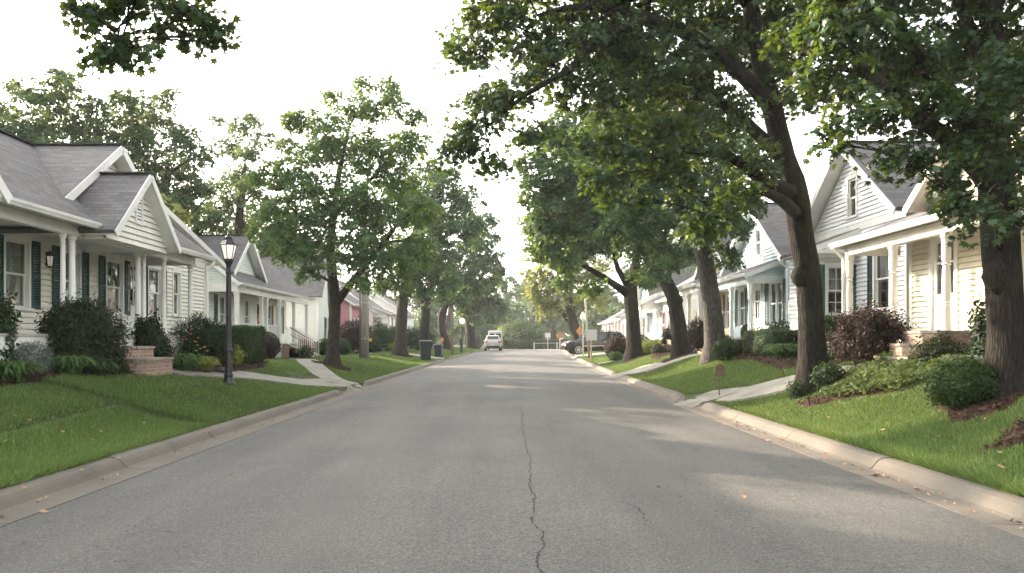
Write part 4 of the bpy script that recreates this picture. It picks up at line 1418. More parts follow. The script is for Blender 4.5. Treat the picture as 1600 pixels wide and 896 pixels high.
def simple_house(side, label, d, y0, y1, zg, ze, mat, roof='roof', kind='front', za=None, depth=8.0, trim=None, shut='shut_d', porch=None, wins=2, nearwins=1, attic=True, over=0.4, door=None, rise=0.7):
    """A smaller house further up the street: kind 'front' has its gable to the street, 'side' its eave."""
    h = new_house(side, label, (d, (y0 + y1) / 2, zg), mat, trim and M[trim], M[roof])
    st = h.street(d)
    yc = (y0 + y1) / 2
    zf = zg + rise
    px0, px1 = (porch[0], porch[1]) if porch else (None, None)
    n = wins
    for i in range(n):
        u = y0 + (y1 - y0) * (i + 0.5) / n
        if door is not None and abs(u - door) < 0.9:
            continue
        h.window(st, u, zf + 0.5, zf + 2.05, 0.8, M[shut] if shut else None, key='st', curtain=('drape', 'half', 'full')[i % 3])
    if door is not None:
        h.door(st, door, zf, 0.92, 2.1, M['white'], key='st')
    if kind == 'front':
        za = za or ze + (y1 - y0) * 0.36
        if attic:
            h.window(st, yc, ze + (za - ze) * .22, ze + (za - ze) * .22 + 0.95, 0.5, None, key='st', curtain=False)
        h.street_wall(d, y0, y1, zg - .2, ze, (yc, za))
        hw = (y1 - y0) / 2
        sl = (za - ze) / hw
        h.front_gable(yc, hw + over, za + .16, ze + .16 - sl * over, d - 0.38, d + depth, rake=0.17)
        for i in range(nearwins):
            h.window(h.near(y0), d + 1.6 + 2.4 * i, zf + .5, zf + 2.0, .75, None, key='nr')
        h.near_wall(y0, d, d + depth, zg - .2, ze)
        h.rest_walls(d, d + depth, y0, y1, zg - .2, ze)
    else:
        za = za or ze + 2.4
        h.street_wall(d, y0, y1, zg - .2, ze)
        dr = d + depth / 2
        for i in range(nearwins):
            h.window(h.near(y0), d + 1.6 + 2.0 * i, zf + .5, zf + 2.0, .75, None, key='nr')
        h.near_wall(y0, d, d + depth, zg - .2, ze, (dr, za))
        h.rest_walls(d, d + depth, y0, y1, zg - .2, ze)
        sl = (za - ze) / (depth / 2)
        h.slope_roof(d - over, ze + .14 - sl * over, dr, za + .14, y0 - .3, y1 + .3)
        h.slope_roof(d + depth + over, ze + .14 - sl * over, dr, za + .14, y0 - .3, y1 + .3)
        h.cap.append(((h.X(dr), y0 - .3, za + .16), (h.X(dr), y1 + .3, za + .16)))
        h.gutter(d - over, y0 - .3, y1 + .3, ze + .14 - sl * over)
    if porch:
        pa, pb, pd, pz, ncol, rail = porch
        h.slope_roof(d - pd - .25, pz, d + .05, pz + .75, pa - .15, pb + .15)
        h.gutter(d - pd - .25, pa - .15, pb + .15, pz)
        h.beamline(d - pd, pa, pb, pz - .38, pz - .1, .15)
        h.tr.box(h.X(d - pd), h.X(d), pa, pa + .12, pz - .38, pz - .1)
        h.tr.box(h.X(d - .05), h.X(d + .01), pa + .01, pa + .11, zf - .2, ze - .1)
        clap(h.wall, h.near(pa), pz - .1, pz + .6, lambda z: (d - pd + pd * max(0, (z - pz + .1)) / .75, d))
        mbx = MB(); mbx.box(h.X(d - pd), h.X(d), pa, pb, pz - .1, pz - .07); mbx.build('porch_ceiling', M['ceil'], h.root)
        for i in range(ncol):
            h.column(d - pd, pa + .1 + (pb - pa - .2) * i / (ncol - 1), zf, pz - .38, 'square', .075)
        h.porch_floor(d - pd - .15, d - .01, pa, pb, zf, zg, lattice=False)
        sy = pa + (pb - pa) * .5
        h.steps(d - pd - .16, sy - .7, sy + .7, zf - .02, zg, 3, .3)
        if rail:
            h.railing(((d - pd, pa + .15), (d - pd, sy - .8)), zf + .1, zf + .9)
            h.railing(((d - pd, sy + .8), (d - pd, pb - .15)), zf + .1, zf + .9)
            h.railing(((d - pd - .15, sy - .75), (d - pd - 1.3, sy - .75)), zf + .1, zf + .9, zg + .15, zg + .9)
    h.finish()
    return h


# pale blue-white, rose, white and further houses up the left side
h3 = simple_house(-1, 'pale blue-white house with a steep front gable and dark shutters, beside the railed-porch house', 12.5, 57.5, 63.2, .5, 4.9, M['s_mint'], kind='front', za=7.6, shut='shut_d', wins=1, nearwins=0, depth=9)
simple_house(-1, 'rose pink house with a plain side-gabled grey roof, behind the large utility pole', 11.6, 65.5, 73.0, .5, 4.6, M['s_pink'], kind='side', za=7.2, shut='shut_d', wins=3, nearwins=1)
h5 = simple_house(-1, 'white house with a railed corner porch, just beyond the rose pink house', 11.4, 75.5, 87.0, .5, 4.4, M['s_bwhite'], 'roof2', kind='side', za=7.3, shut='shut_d', wins=4, nearwins=1, porch=(75.6, 81.0, 1.5, 4.1, 3, True), door=77.2)
simple_house(-1, 'white boxy house behind the street trees and wheeled bins on the left side', 10.2, 91.0, 101.0, .5, 4.6, M['s_bwhite'], kind='side', za=7.2, shut='shut_d', wins=3, nearwins=1)

# ---- cream house with turned posts, nearest on the right ------------------------------------------------------------
h = new_house(1, 'cream clapboard house with turned porch posts and white glazed door, nearest on the right', (8.7, 15.5, 1.1), M['s_tan'], M['cream'])
zf, zg = 1.80, 1.08
st = h.street(10.1)
h.door(st, 18.45, zf, 0.95, 2.15, M['white'], key='st')
h.window(st, 15.15, 2.35, 3.85, 1.05, M['shut_g'], hood=True, key='st', shw=.45, curtain='half')
h.window(st, 11.6, 2.35, 3.85, 1.05, M['shut_g'], hood=True, key='st', shw=.45)
h.street_wall(10.1, 8.8, 19.9, .9, 4.2)
h.near_wall(8.8, 10.1, 16, .9, 4.2, (13.2, 6.8))
h.rest_walls(10.1, 16, 8.8, 19.9, .9, 4.2)
h.slope_roof(8.55, 4.04, 10.4, 4.75, 8.4, 20.75)
h.slope_roof(10.4, 4.75, 13.2, 6.9, 8.4, 19.95)
h.slope_roof(16.2, 4.4, 13.2, 6.9, 8.4, 19.95)
h.gutter(8.55, 8.4, 20.75, 4.04)
h.front_gable(14.4, 3.6, 7.0, 4.5, 8.95, 13.4, rake=.18)
clap(h.wall, h.street(9.4), 4.3, 6.8, lambda z: (11.0 + 3.4 * (z - 4.3) / 2.5, 17.8 - 3.4 * (z - 4.3) / 2.5))
h.beamline(8.85, 8.7, 20.6, 3.72, 3.95, .14)
h.tr.box(8.92, 10.1, 20.45, 20.6, 3.72, 3.95)
mbx = MB(); mbx.box(8.6, 10.1, 8.7, 20.6, 3.97, 4.0); mbx.build('porch_ceiling', M['ceil'], h.root)
for y in (20.5, 18.25, 16.1, 12.2, 9.0):
    h.column(8.85, y, zf, 3.72, 'turned', .085)
h.porch_floor(8.7, 10.09, 8.7, 20.6, zf, zg)
h.steps(8.69, 14.95, 16.25, zf - .02, 1.05, 3, .27)
h.downspout(8.55, 20.62, 1.0, 4.0, .26)
h.finish()
R1 = h

# ---- white house with the tall street gable ---------------------------------------------------------------------------
h = new_house(1, 'bright white house with a tall street gable, between the cream and pale blue houses', (10.5, 24.0, 1.1), M['s_bwhite'])
st = h.street(10.5)
h.window(st, 22.25, 2.45, 4.1, .85, M['shut_g'], key='st', shw=.28, curtain='half')
h.window(st, 24.1, 5.25, 6.35, .55, None, key='st', curtain=False)
h.street_wall(10.5, 20.95, 27.2, .9, 5.0, (24.07, 7.25))
h.near_wall(20.95, 10.5, 18, .9, 5.0)
h.rest_walls(10.5, 18, 20.95, 27.2, .9, 5.0)
h.front_gable(24.07, 3.5, 7.42, 4.95, 10.05, 18, rake=.18)
# low wing reaching towards the street
nw = h.near(23.9)
h.window(nw, 9.93, 2.35, 3.75, .52, M['shut_l'], grid=(2, 2), key='wing', shw=.22, curtain='half')
clap(h.wall, nw, .9, 4.12, lambda z: (9.05, 10.48), h.holes['wing'])
clap(h.wall, h.street(9.05), .9, 4.12, lambda z: (23.9, 25.2))
for a in (9.05,):
    bar(h.tr, nw, a, a + .11, .9, 4.05, -.02, .036)
h.slope_roof(8.8, 4.2, 10.5, 4.85, 23.6, 25.4)
h.tr.box(8.85, 10.46, 23.78, 23.88, 4.0, 4.13)
h.gut.prism([(8.8, 23.6, 4.2), (8.8, 23.5, 4.2), (8.8, 23.5, 4.1), (8.8, 23.6, 4.08)], (1.68, 0, 0))
h.finish()
R2 = h

# ---- pale blue house with a corner porch -----------------------------------------------------------------------------
h = new_house(1, 'pale blue house with a white corner porch and dark shutters, behind the mossy tree trunk', (9.2, 31.0, .95), M['s_blue'], M['bluet'])
zf, zg = 1.62, .95
st = h.street(10.4)
h.window(st, 30.35, 2.2, 3.75, 1.35, M['shut_g'], key='st', twin=True, shw=.42, curtain='half')
h.door(st, 32.6, zf, .9, 2.1, M['white'], key='st')
h.window(st, 34.6, 2.2, 3.7, .8, M['shut_g'], key='st', shw=.35)
h.window(st, 32.4, 4.95, 6.0, .55, None, key='st', curtain=False)
h.street_wall(10.4, 28.9, 36.0, .8, 4.6, (32.45, 6.85))
h.near_wall(28.9, 10.4, 17.5, .8, 4.6)
h.rest_walls(10.4, 17.5, 28.9, 36.0, .8, 4.6)
h.front_gable(32.45, 3.95, 7.02, 4.52, 9.95, 17.5, rake=.17)
h.slope_roof(8.95, 4.02, 10.42, 4.62, 29.4, 35.6)
h.gutter(8.95, 29.4, 35.6, 4.02)
h.beamline(9.2, 29.55, 35.5, 3.66, 3.93, .15)
h.tr.box(9.28, 10.4, 29.55, 29.7, 3.66, 3.93)
clap(h.wall, h.near(29.58), 3.93, 4.5, lambda z: (9.15 + 1.25 * (z - 3.93) / .6, 10.4))
mbx = MB(); mbx.box(9.1, 10.4, 29.6, 35.5, 3.93, 3.96); mbx.build('porch_ceiling', M['ceil'], h.root)
for y in (29.65, 32.0, 35.35):
    h.column(9.2, y, zf, 3.66, 'turned', .09)
h.porch_floor(9.05, 10.39, 29.5, 35.5, zf, zg)
h.steps(9.04, 29.9, 31.3, zf - .02, .93, 3, .32)
h.downspout(10.05, 28.95, .85, 4.5, .3)
h.downspout(8.95, 29.35, .85, 3.98, .26)
h.finish()
R3 = h

simple_house(1, 'straw yellow house with a deep columned porch, beyond the pale blue house', 10.9, 37.2, 44.0, .95, 4.4, M['s_yellow'], 'roof', kind='front', za=6.9, shut='shut_d', wins=3, porch=(37.3, 43.8, 1.6, 4.2, 4, False), door=41.7, trim='white')
simple_house(1, 'white house with deep red shutters and a white stair rail, behind the grey tree trunk', 10.7, 49.0, 55.5, .75, 4.2, M['s_bwhite'], 'roof2', kind='side', za=6.6, shut='shut_r', wins=3, porch=(53.0, 55.4, 1.3, 4.0, 2, True), door=54.2, rise=.55)
simple_house(1, 'pale blue cottage with a small pedimented porch, between the red-shuttered and blush houses', 11.2, 57.5, 64.0, .6, 4.2, M['s_blue'], 'roof', kind='front', za=7.2, shut='shut_d', wins=2, porch=(57.6, 61.5, 1.4, 3.9, 3, False), door=60.0)
simple_house(1, 'blush white house with brown shutters, behind the dark parked vehicle', 12.4, 72.5, 81.0, .5, 4.0, M['s_ltpink'], 'roof2', kind='side', za=6.4, shut='shut_r', wins=4, porch=(72.6, 77, 1.2, 3.8, 3, False), door=74.5)
simple_house(1, 'small blush bungalow, last on the right before the cross street', 12.2, 84.0, 94.0, .5, 3.6, M['s_ltpink'], 'roof2', kind='side', za=5.8, shut='shut_r', wins=4)

# ------------------------------------------------------------------ trees
def bez(a, b, c, n):
    return [a * (1 - t) ** 2 + b * 2 * t * (1 - t) + c * t * t for t in [i / n for i in range(n + 1)]]


def wob(path, amp, seed):
    rr = random.Random(seed)
    out = [path[0]]
    for p in path[1:-1]:
        out.append(p + Vector((rr.uniform(-amp, amp), rr.uniform(-amp, amp), rr.uniform(-amp, amp) * .6)))
    return out + [path[-1]]


def resample(pts, rad, step):
    pts = [Vector(p) for p in pts]
    op, orr = [pts[0]], [rad[0]]
    for i in range(len(pts) - 1):
        p0 = pts[max(i - 1, 0)]; p1 = pts[i]; p2 = pts[i + 1]; p3 = pts[min(i + 2, len(pts) - 1)]
        n = max(1, int((p2 - p1).length / step))
        for k in range(1, n + 1):
            t = k / n
            op.append(0.5 * (2 * p1 + (p2 - p0) * t + (2 * p0 - 5 * p1 + 4 * p2 - p3) * t * t + (3 * p1 - p0 - 3 * p2 + p3) * t ** 3))
            orr.append(rad[i] + (rad[i + 1] - rad[i]) * t)
    return op, orr


def make_tree(name, label, trunk, trad, blobs, limbs=(), leaf='mid', bark='bark', ls=0.10, dens=1.0, spray=0.42, per=22, near=False, group=None, seed=1, burls=(), tmpl=None, flat=0.8, cat='tree', gap=0.0, twigs=True):
    """trunk: points with radii; blobs: (centre, radius) of leafy masses; limbs: (points, radii) drawn by hand; the rest of the branching finds its own way to the blobs."""
    global rng
    rr = random.Random(seed)
    rng = np.random.default_rng(seed * 7 + 3)
    base = Vector(trunk[0])
    root = thing(name, label, cat, base, 0, group)
    mb = MB()
    tp, tr = resample(trunk, trad, 0.22 if near else 0.5)
    # flare at the foot
    hb = tp[0].z
    for i, p in enumerate(tp):
        tr[i] *= 1 + 0.55 * math.exp(-(p.z - hb) / 0.28)
    mb.tube([tp[0] - Vector((0, 0, .25))] + tp, [tr[0] * 1.1] + tr, 20 if near else 12, rough=.07 if near else .08, seed=seed)
    sk = [(p, r) for p, r in zip(tp, tr) if p.z - hb > 1.6]
    for li, (lp, lr) in enumerate(limbs):
        q, r = resample(lp, lr, 0.3 if near else .6)
        mb.tube(wob(q, .02, seed + li), r, 12 if near else 8, rough=.06, seed=seed + li)
        sk += list(zip(q[1:], r[1:]))
    for (p, r) in burls:
        mb.lathe(p[0], p[1], [(0.01, p[2] - r * 1.3), (r * .7, p[2] - r * .8), (r, p[2]), (r * .7, p[2] + r * .8), (.01, p[2] + r * 1.3)], 10)
    order = sorted(blobs, key=lambda b: (Vector(b[0]) - base).length)
    sprays_c, sprays_r, sprays_o = [], [], []
    for bi, (c, r) in enumerate(order):
        c = Vector(c)
        best, bd = None, 1e9
        for (p, q) in sk:
            d = (p - c).length + max(0, p.z - c.z + .3) * 1.4
            if d < bd and q > .012:
                bd, best = d, (p, q)
        p, q = best
        r0 = min(q * .72, .025 + .035 * (bd + r) * .6)
        mid = p.lerp(c, .5) + Vector((0, 0, .12 * (c - p).length)) + Vector((rr.uniform(-1, 1), rr.uniform(-1, 1), 0)) * .08 * (c - p).length
        n = max(3, int(bd / (.35 if near else .8)))
        path = wob(bez(p, mid, c, n), .04 * (1 + r * .2), seed * 31 + bi)
        rad = [r0 + (max(.012, r0 * .3) - r0) * i / n for i in range(n + 1)]
        mb.tube(path, rad, 7 if near else 5, cap=False)
        sk += list(zip(path[1:], rad[1:]))
        tipn = 6 if near else 4
        tips = [(path[-1], rad[-1])]
        for k in range(tipn + int(r * 1.5)):
            s0 = path[rr.randint(max(1, n // 2), n)]
            dv = Vector((rr.gauss(0, 1), rr.gauss(0, 1), rr.gauss(.15, .7))).normalized() * r * rr.uniform(.6, .95)
            e = c + dv
            pth = wob(bez(s0, s0.lerp(e, .5) + Vector((0, 0, .15 * r)), e, 4), .05 * r, seed * 57 + bi * 13 + k)
            r1 = rad[-1] * .8
            mb.tube(pth, [r1, r1 * .8, r1 * .6, r1 * .4, .006], 5 if near else 4, cap=False)
            sk += [(x, r1 * .5) for x in pth[2:]]
        ns = int(dens * (46 if near else 52) * r ** 2.35 / (spray / .42) ** 2) + 4
        u = rng.normal(size=(ns, 3)); u = unit(u)
        rad_ = r * rng.random(ns) ** .42
        pos = u * rad_[:, None]; pos[:, 2] *= flat
        sprays_c.append(pos + np.array(c)); sprays_o.append(u)
        sprays_r.append(np.full(ns, spray) * rng.uniform(.7, 1.25, ns))
    SC = np.concatenate(sprays_c); SO = np.concatenate(sprays_o); SR = np.concatenate(sprays_r)
    tc = np.array([tp[-1].x, tp[-1].y, 0])
    # sprays: drooping fans of leaves
    ns = len(SC)
    up = np.array([0, 0, 1.0])
    nrm = unit(up + SO * .55 + rng.normal(size=(ns, 3)) * .32)
    fx, fy, fz = frames(nrm, SO + rng.normal(size=(ns, 3)) * .4 + np.array([0, 0, -.15]))
    m = per
    a = rng.random((ns, m)) ** .7
    ang = rng.normal(size=(ns, m)) * .62
    lx = a * np.cos(ang); ly = a * np.sin(ang) * 1.15
    cen = SC[:, None, :] + SR[:, None, None] * (fx[:, None, :] * (lx - .35)[..., None] + fy[:, None, :] * ly[..., None] + fz[:, None, :] * (-.28 * a ** 2 + rng.normal(size=(ns, m)) * .10)[..., None])
    cen = cen.reshape(-1, 3)
    ln = np.repeat(fz, m, 0) + rng.normal(size=(ns * m, 3)) * .5
    la = np.repeat(fx, m, 0) * np.cos(ang).reshape(-1, 1) + np.repeat(fy, m, 0) * np.sin(ang).reshape(-1, 1) + np.array([0, 0, -.35]) + rng.normal(size=(ns * m, 3)) * .3
    X_, Y_, Z_ = frames(ln, la)
    st = rng.normal(size=ns) * .22
    tint = np.clip(np.repeat(.42 + st, m) + rng.normal(size=ns * m) * .16, 0, 1)
    tm = tmpl or (MAPLE, MAPLE_F) if near else (tmpl or (KITE, KITE_F))
    mb.build('trunk', M[bark], root, smooth=True)
    if near and twigs:
        # thin twigs that carry the sprays
        tw = MB()
        skp = np.array([list(p) for p, q in sk])
        for i in range(ns):
            d = ((skp - SC[i]) ** 2).sum(1)
            j = int(d.argmin())
            p0 = Vector(skp[j]); p1 = Vector(SC[i] + SR[i] * fx[i] * .35)
            md = p0.lerp(Vector(SC[i]), .6) + Vector((0, 0, .05))
            tw.tube([p0, md, p1], [.008, .006, .003], 3, cap=False)
        tw.build('twigs', M[bark], root, smooth=True)
    np_mesh('crown', tm[0], tm[1], cen, X_, Y_, Z_, ls * rng.uniform(.5, 1.3, ns * m), L[leaf], tint, root)
    return root


def B(lst):
    """blobs from (px, py, r px, distance) in the photograph's pixels"""
    return [(P(px, py, Y), r * Y / FPX) for px, py, r, Y in lst]


def tp(*pts):
    return [P(*p) for p in pts]


def on_ground(x, y, dz=0.0):
    return Vector((x, y, hz(x, y) + dz))


NEARG = 'trees shading the right lawns'
# the great forked maple nearest on the right
b0 = on_ground(6.95, 11.15)
make_tree('maple_tree', 'massive dark-barked maple with a burl on its trunk and forked limbs over the cream house', [b0, P(1574, 520, 11.15), P(1568, 430, 11.15), P(1562, 340, 11.1), P(1556, 270, 11.1), P(1553, 170, 11.1), P(1551, 60, 11.2), P(1548, -80, 11.3), P(1560, -260, 11.4)],
          [.235, .225, .235, .23, .22, .17, .14, .11, .07],
          B([(1330, 40, 80, 10.5), (1400, 90, 75, 11), (1345, 175, 55, 10.5), (1440, 165, 60, 10.4), (1400, 235, 34, 10.3), (1500, 60, 90, 11.5), (1520, 190, 62, 10.3), (1478, 262, 40, 10.3), (1530, 330, 38, 10.0), (1580, 110, 80, 10.2), (1595, 250, 50, 10.2),
             (1285, 110, 50, 11), (1262, 50, 60, 11.5), (1312, 225, 26, 10.6), (1380, -40, 100, 11), (1480, -60, 100, 12), (1570, -100, 120, 11), (1660, 60, 110, 11.5), (1690, 200, 90, 12), (1650, -150, 140, 12), (1420, -180, 130, 12), (1300, -60, 90, 11), (1520, -260, 140, 12), (1780, 60, 130, 12), (1740, -200, 150, 12), (1620, 330, 45, 10.8),
             (1455, 255, 30, 10.2), (1500, 305, 26, 10.0), (1450, 110, 55, 12.5), (1360, 110, 55, 12)]),
          limbs=[(tp((1562, 300, 11.1), (1530, 262, 10.9), (1490, 225, 10.8), (1430, 180, 10.7), (1370, 125, 10.7), (1310, 75, 10.7), (1250, 85, 10.8)), [.20, .15, .125, .10, .085, .065, .04]),
                 (tp((1556, 255, 11.1), (1515, 205, 11.0), (1470, 130, 11.0), (1420, 65, 11.0), (1360, 5, 11.1), (1310, -60, 11.2)), [.17, .135, .115, .10, .08, .05]),
                 (tp((1553, 190, 11.1), (1600, 120, 10.9), (1640, 60, 10.9), (1680, -40, 11)), [.14, .11, .09, .05]),
                 (tp((1553, 130, 11.1), (1530, 90, 11.2), (1510, 40, 11.4), (1490, -40, 11.5)), [.12, .10, .08, .05])],
          leaf='near', ls=.07, near=True, group=NEARG, seed=21, burls=[(P(1558, 432, 11.0), .19)], dens=1.4, spray=.36, per=36)
# the second maple, leaning left over the street
b0 = on_ground(6.4, 16.5)
make_tree('maple_tree', 'tall mossy-trunked maple leaning over the street, with one long branch hanging above the road', [b0, P(1268, 520, 16.5), P(1262, 430, 16.5), P(1250, 360, 16.5), P(1243, 300, 16.4), P(1225, 245, 16.3), P(1207, 170, 16.1), P(1188, 90, 16), P(1172, 0, 16), P(1165, -110, 16), P(1150, -260, 16)],
          [.285, .25, .235, .24, .235, .21, .185, .165, .15, .12, .07],
          B([(735, 60, 42, 15), (790, 30, 60, 15.2), (755, 165, 46, 14.6), (715, 235, 30, 14.5), (735, 205, 36, 14.6), (800, 150, 44, 14.8), (835, 215, 34, 15), (870, 110, 55, 15), (900, 50, 70, 15.5), (965, 50, 75, 15.5), (845, 60, 50, 15.2), (765, 250, 20, 14.6),
             (950, 140, 60, 15), (1005, 120, 70, 15.2), (955, 225, 45, 14.4), (940, 285, 30, 14.2), (975, 320, 30, 14.1), (1010, 215, 60, 14.6), (1015, 280, 36, 14.2), (1060, 90, 80, 15.5), (1085, 215, 55, 15), (1060, 290, 34, 14.5), (1125, 60, 70, 16.5), (1130, 170, 55, 15.4), (1112, 345, 34, 14.6), (1085, 345, 24, 14.5),
             (1180, 250, 40, 15.2), (1200, 70, 75, 17), (1235, 140, 50, 16), (1150, 300, 26, 14.8), (1250, 0, 80, 16.5), (1140, -40, 100, 16), (1020, -20, 90, 15.5), (900, -50, 90, 15.5), (780, -50, 70, 15.2), (1080, -150, 130, 16), (940, -170, 120, 16), (1220, -140, 120, 17), (1150, -280, 150, 16.5), (1000, -310, 130, 16.5), (1320, -250, 120, 18), (1040, 160, 50, 17), (980, 70, 60, 17.5)]),
          limbs=[(tp((1205, 165, 16.1), (1160, 120, 15.7), (1110, 75, 15.5), (1060, 45, 15.3), (1010, 28, 15.2), (950, 10, 15.1), (890, 12, 15), (840, 25, 15)), [.19, .14, .125, .11, .095, .075, .055, .03]),
                 (tp((1010, 28, 15.2), (950, 55, 15), (915, 78, 14.9), (890, 110, 14.8), (845, 135, 14.7), (800, 165, 14.7), (760, 200, 14.6)), [.09, .08, .07, .06, .05, .035, .02]),
                 (tp((1243, 300, 16.4), (1195, 285, 15.6), (1140, 245, 15.2), (1095, 240, 14.8), (1060, 235, 14.6), (1020, 250, 14.4)), [.15, .11, .08, .06, .045, .025]),
                 (tp((1225, 250, 16.3), (1160, 185, 15.8), (1115, 150, 15.4), (1095, 120, 15.3)), [.15, .11, .08, .05]),
                 (tp((1245, 335, 16.4), (1205, 305, 15.4), (1165, 300, 15), (1125, 335, 14.7)), [.13, .09, .06, .03]),
                 (tp((1190, 100, 16), (1240, 60, 16.2), (1290, 0, 16.5), (1330, -100, 17)), [.14, .11, .09, .05]),
                 (tp((1172, 10, 16), (1110, -60, 15.8), (1040, -130, 15.8), (960, -180, 15.8)), [.13, .10, .07, .04])],
          leaf='near', ls=.085, near=True, group=NEARG, seed=22, burls=[(P(1268, 425, 16.4), .17), (P(1248, 432, 16.35), .17)], dens=1.35, spray=.44, per=38)
# the grey leaning one, and the next two
b0 = on_ground(7.35, 27.3)
make_tree('street_tree', 'grey-barked street tree with a straight leaning trunk, in front of the pale blue house', [b0, P(1112, 470, 27), P(1100, 400, 27), P(1085, 350, 27), P(1080, 320, 27), P(1062, 275, 27), P(1045, 220, 26.5), P(1030, 150, 26)],
          [.34, .30, .28, .27, .24, .19, .14, .08],
          B([(1040, 240, 60, 26), (1000, 290, 60, 25.5), (1060, 320, 45, 25.5), (1100, 290, 55, 26), (1130, 360, 42, 26), (960, 250, 55, 25.5), (940, 200, 50, 26), (1000, 190, 60, 26), (1150, 310, 45, 27), (1090, 210, 60, 26), (1020, 350, 40, 25), (975, 340, 40, 25), (1060, 150, 60, 27), (1160, 240, 55, 28), (1040, 400, 26, 25.2), (1140, 400, 20, 26)]),
          limbs=[(tp((1085, 345, 27), (1050, 330, 26.4), (1020, 310, 26), (985, 295, 25.6)), [.17, .12, .09, .05]), (tp((1083, 330, 27), (1100, 290, 27), (1115, 240, 27)), [.17, .13, .07])],
          leaf='blue', bark='bark_g', ls=.085, group=NEARG, seed=23, dens=1.25, spray=.5, per=48, burls=[(P(1106, 375, 26.7), .15)])
b0 = on_ground(7.55, 33.2)
make_tree('street_tree', 'thick-trunked street tree bending toward the road, before the straw yellow house', [b0, P(1058, 500, 33), P(1050, 460, 33), P(1035, 430, 33), P(1018, 395, 33), P(1000, 350, 32.5), P(985, 290, 32), P(975, 230, 32)],
          [.34, .30, .29, .28, .25, .2, .15, .08],
          B([(930, 250, 50, 31), (880, 270, 48, 31), (845, 300, 36, 31), (835, 250, 30, 31.5), (900, 330, 48, 31), (950, 320, 55, 31), (855, 350, 34, 31), (1000, 380, 36, 31), (900, 200, 45, 32), (960, 190, 50, 32.5), (870, 210, 34, 31.5), (1030, 340, 50, 33), (1070, 390, 35, 33), (1000, 250, 50, 32), (1020, 420, 22, 31.5)]),
          limbs=[(tp((1020, 400, 33), (975, 370, 32.4), (930, 345, 32), (885, 335, 31.5)), [.2, .14, .1, .05]), (tp((1035, 430, 33), (1060, 390, 33.4), (1075, 350, 33.6)), [.18, .13, .06])],
          leaf='blue', bark='bark', ls=.10, group=NEARG, seed=24, dens=1.2, spray=.56, per=46, burls=[(P(1060, 470, 32.7), .2)])
b0 = on_ground(7.1, 41.9)
make_tree('street_tree', 'dark straight street tree with a long low limb, beside the white sign', [b0, P(989, 500, 41.8), P(986, 470, 41.8), P(985, 450, 41.8), P(992, 420, 41.8), P(998, 380, 41.8), P(1000, 320, 41.8)],
          [.39, .35, .35, .36, .24, .18, .1],
          B([(890, 405, 28, 40.5), (870, 370, 40, 40.5), (910, 365, 44, 41), (960, 370, 44, 41), (860, 330, 40, 41), (900, 300, 50, 41.5), (960, 300, 55, 42), (1010, 350, 50, 42.5), (1010, 430, 24, 41), (840, 390, 26, 40.8), (880, 440, 18, 40.2), (925, 445, 18, 40.2), (840, 350, 30, 41), (1040, 400, 30, 42.5), (905, 250, 45, 42)]),
          limbs=[(tp((985, 462, 41.8), (965, 448, 41.4), (930, 425, 41), (900, 408, 40.7), (872, 402, 40.6)), [.25, .19, .14, .1, .05]), (tp((983, 450, 41.8), (965, 420, 41.5), (955, 385, 41.2)), [.2, .14, .07]), (tp((905, 410, 40.7), (925, 395, 40.7), (945, 393, 40.7)), [.09, .06, .03])],
          leaf='mid', bark='bark', ls=.115, group=NEARG, seed=25, dens=1.2, spray=.62, per=46)
b0 = on_ground(8.3, 76)
make_tree('street_tree', 'sunlit golden-green street tree beyond the dark parked vehicle', [b0, P(893, 500, 76), P(890, 475, 76), P(888, 440, 76), P(886, 400, 76)], [.6, .5, .46, .34, .15],
          B([(850, 440, 26, 74), (870, 410, 30, 74), (835, 455, 18, 74), (845, 475, 16, 74), (880, 450, 30, 74), (860, 480, 20, 74), (910, 430, 30, 75), (925, 470, 24, 75), (895, 400, 34, 76), (830, 425, 20, 75), (860, 380, 28, 76), (905, 375, 30, 77), (935, 420, 24, 77), (880, 345, 30, 77)]),
          limbs=[(tp((890, 500, 76), (878, 487, 75.5), (860, 476, 75), (845, 474, 74.5)), [.36, .24, .18, .08])],
          leaf='gold', bark='bark_f', ls=.19, group=NEARG, seed=26, dens=.95, spray=.95, per=26)

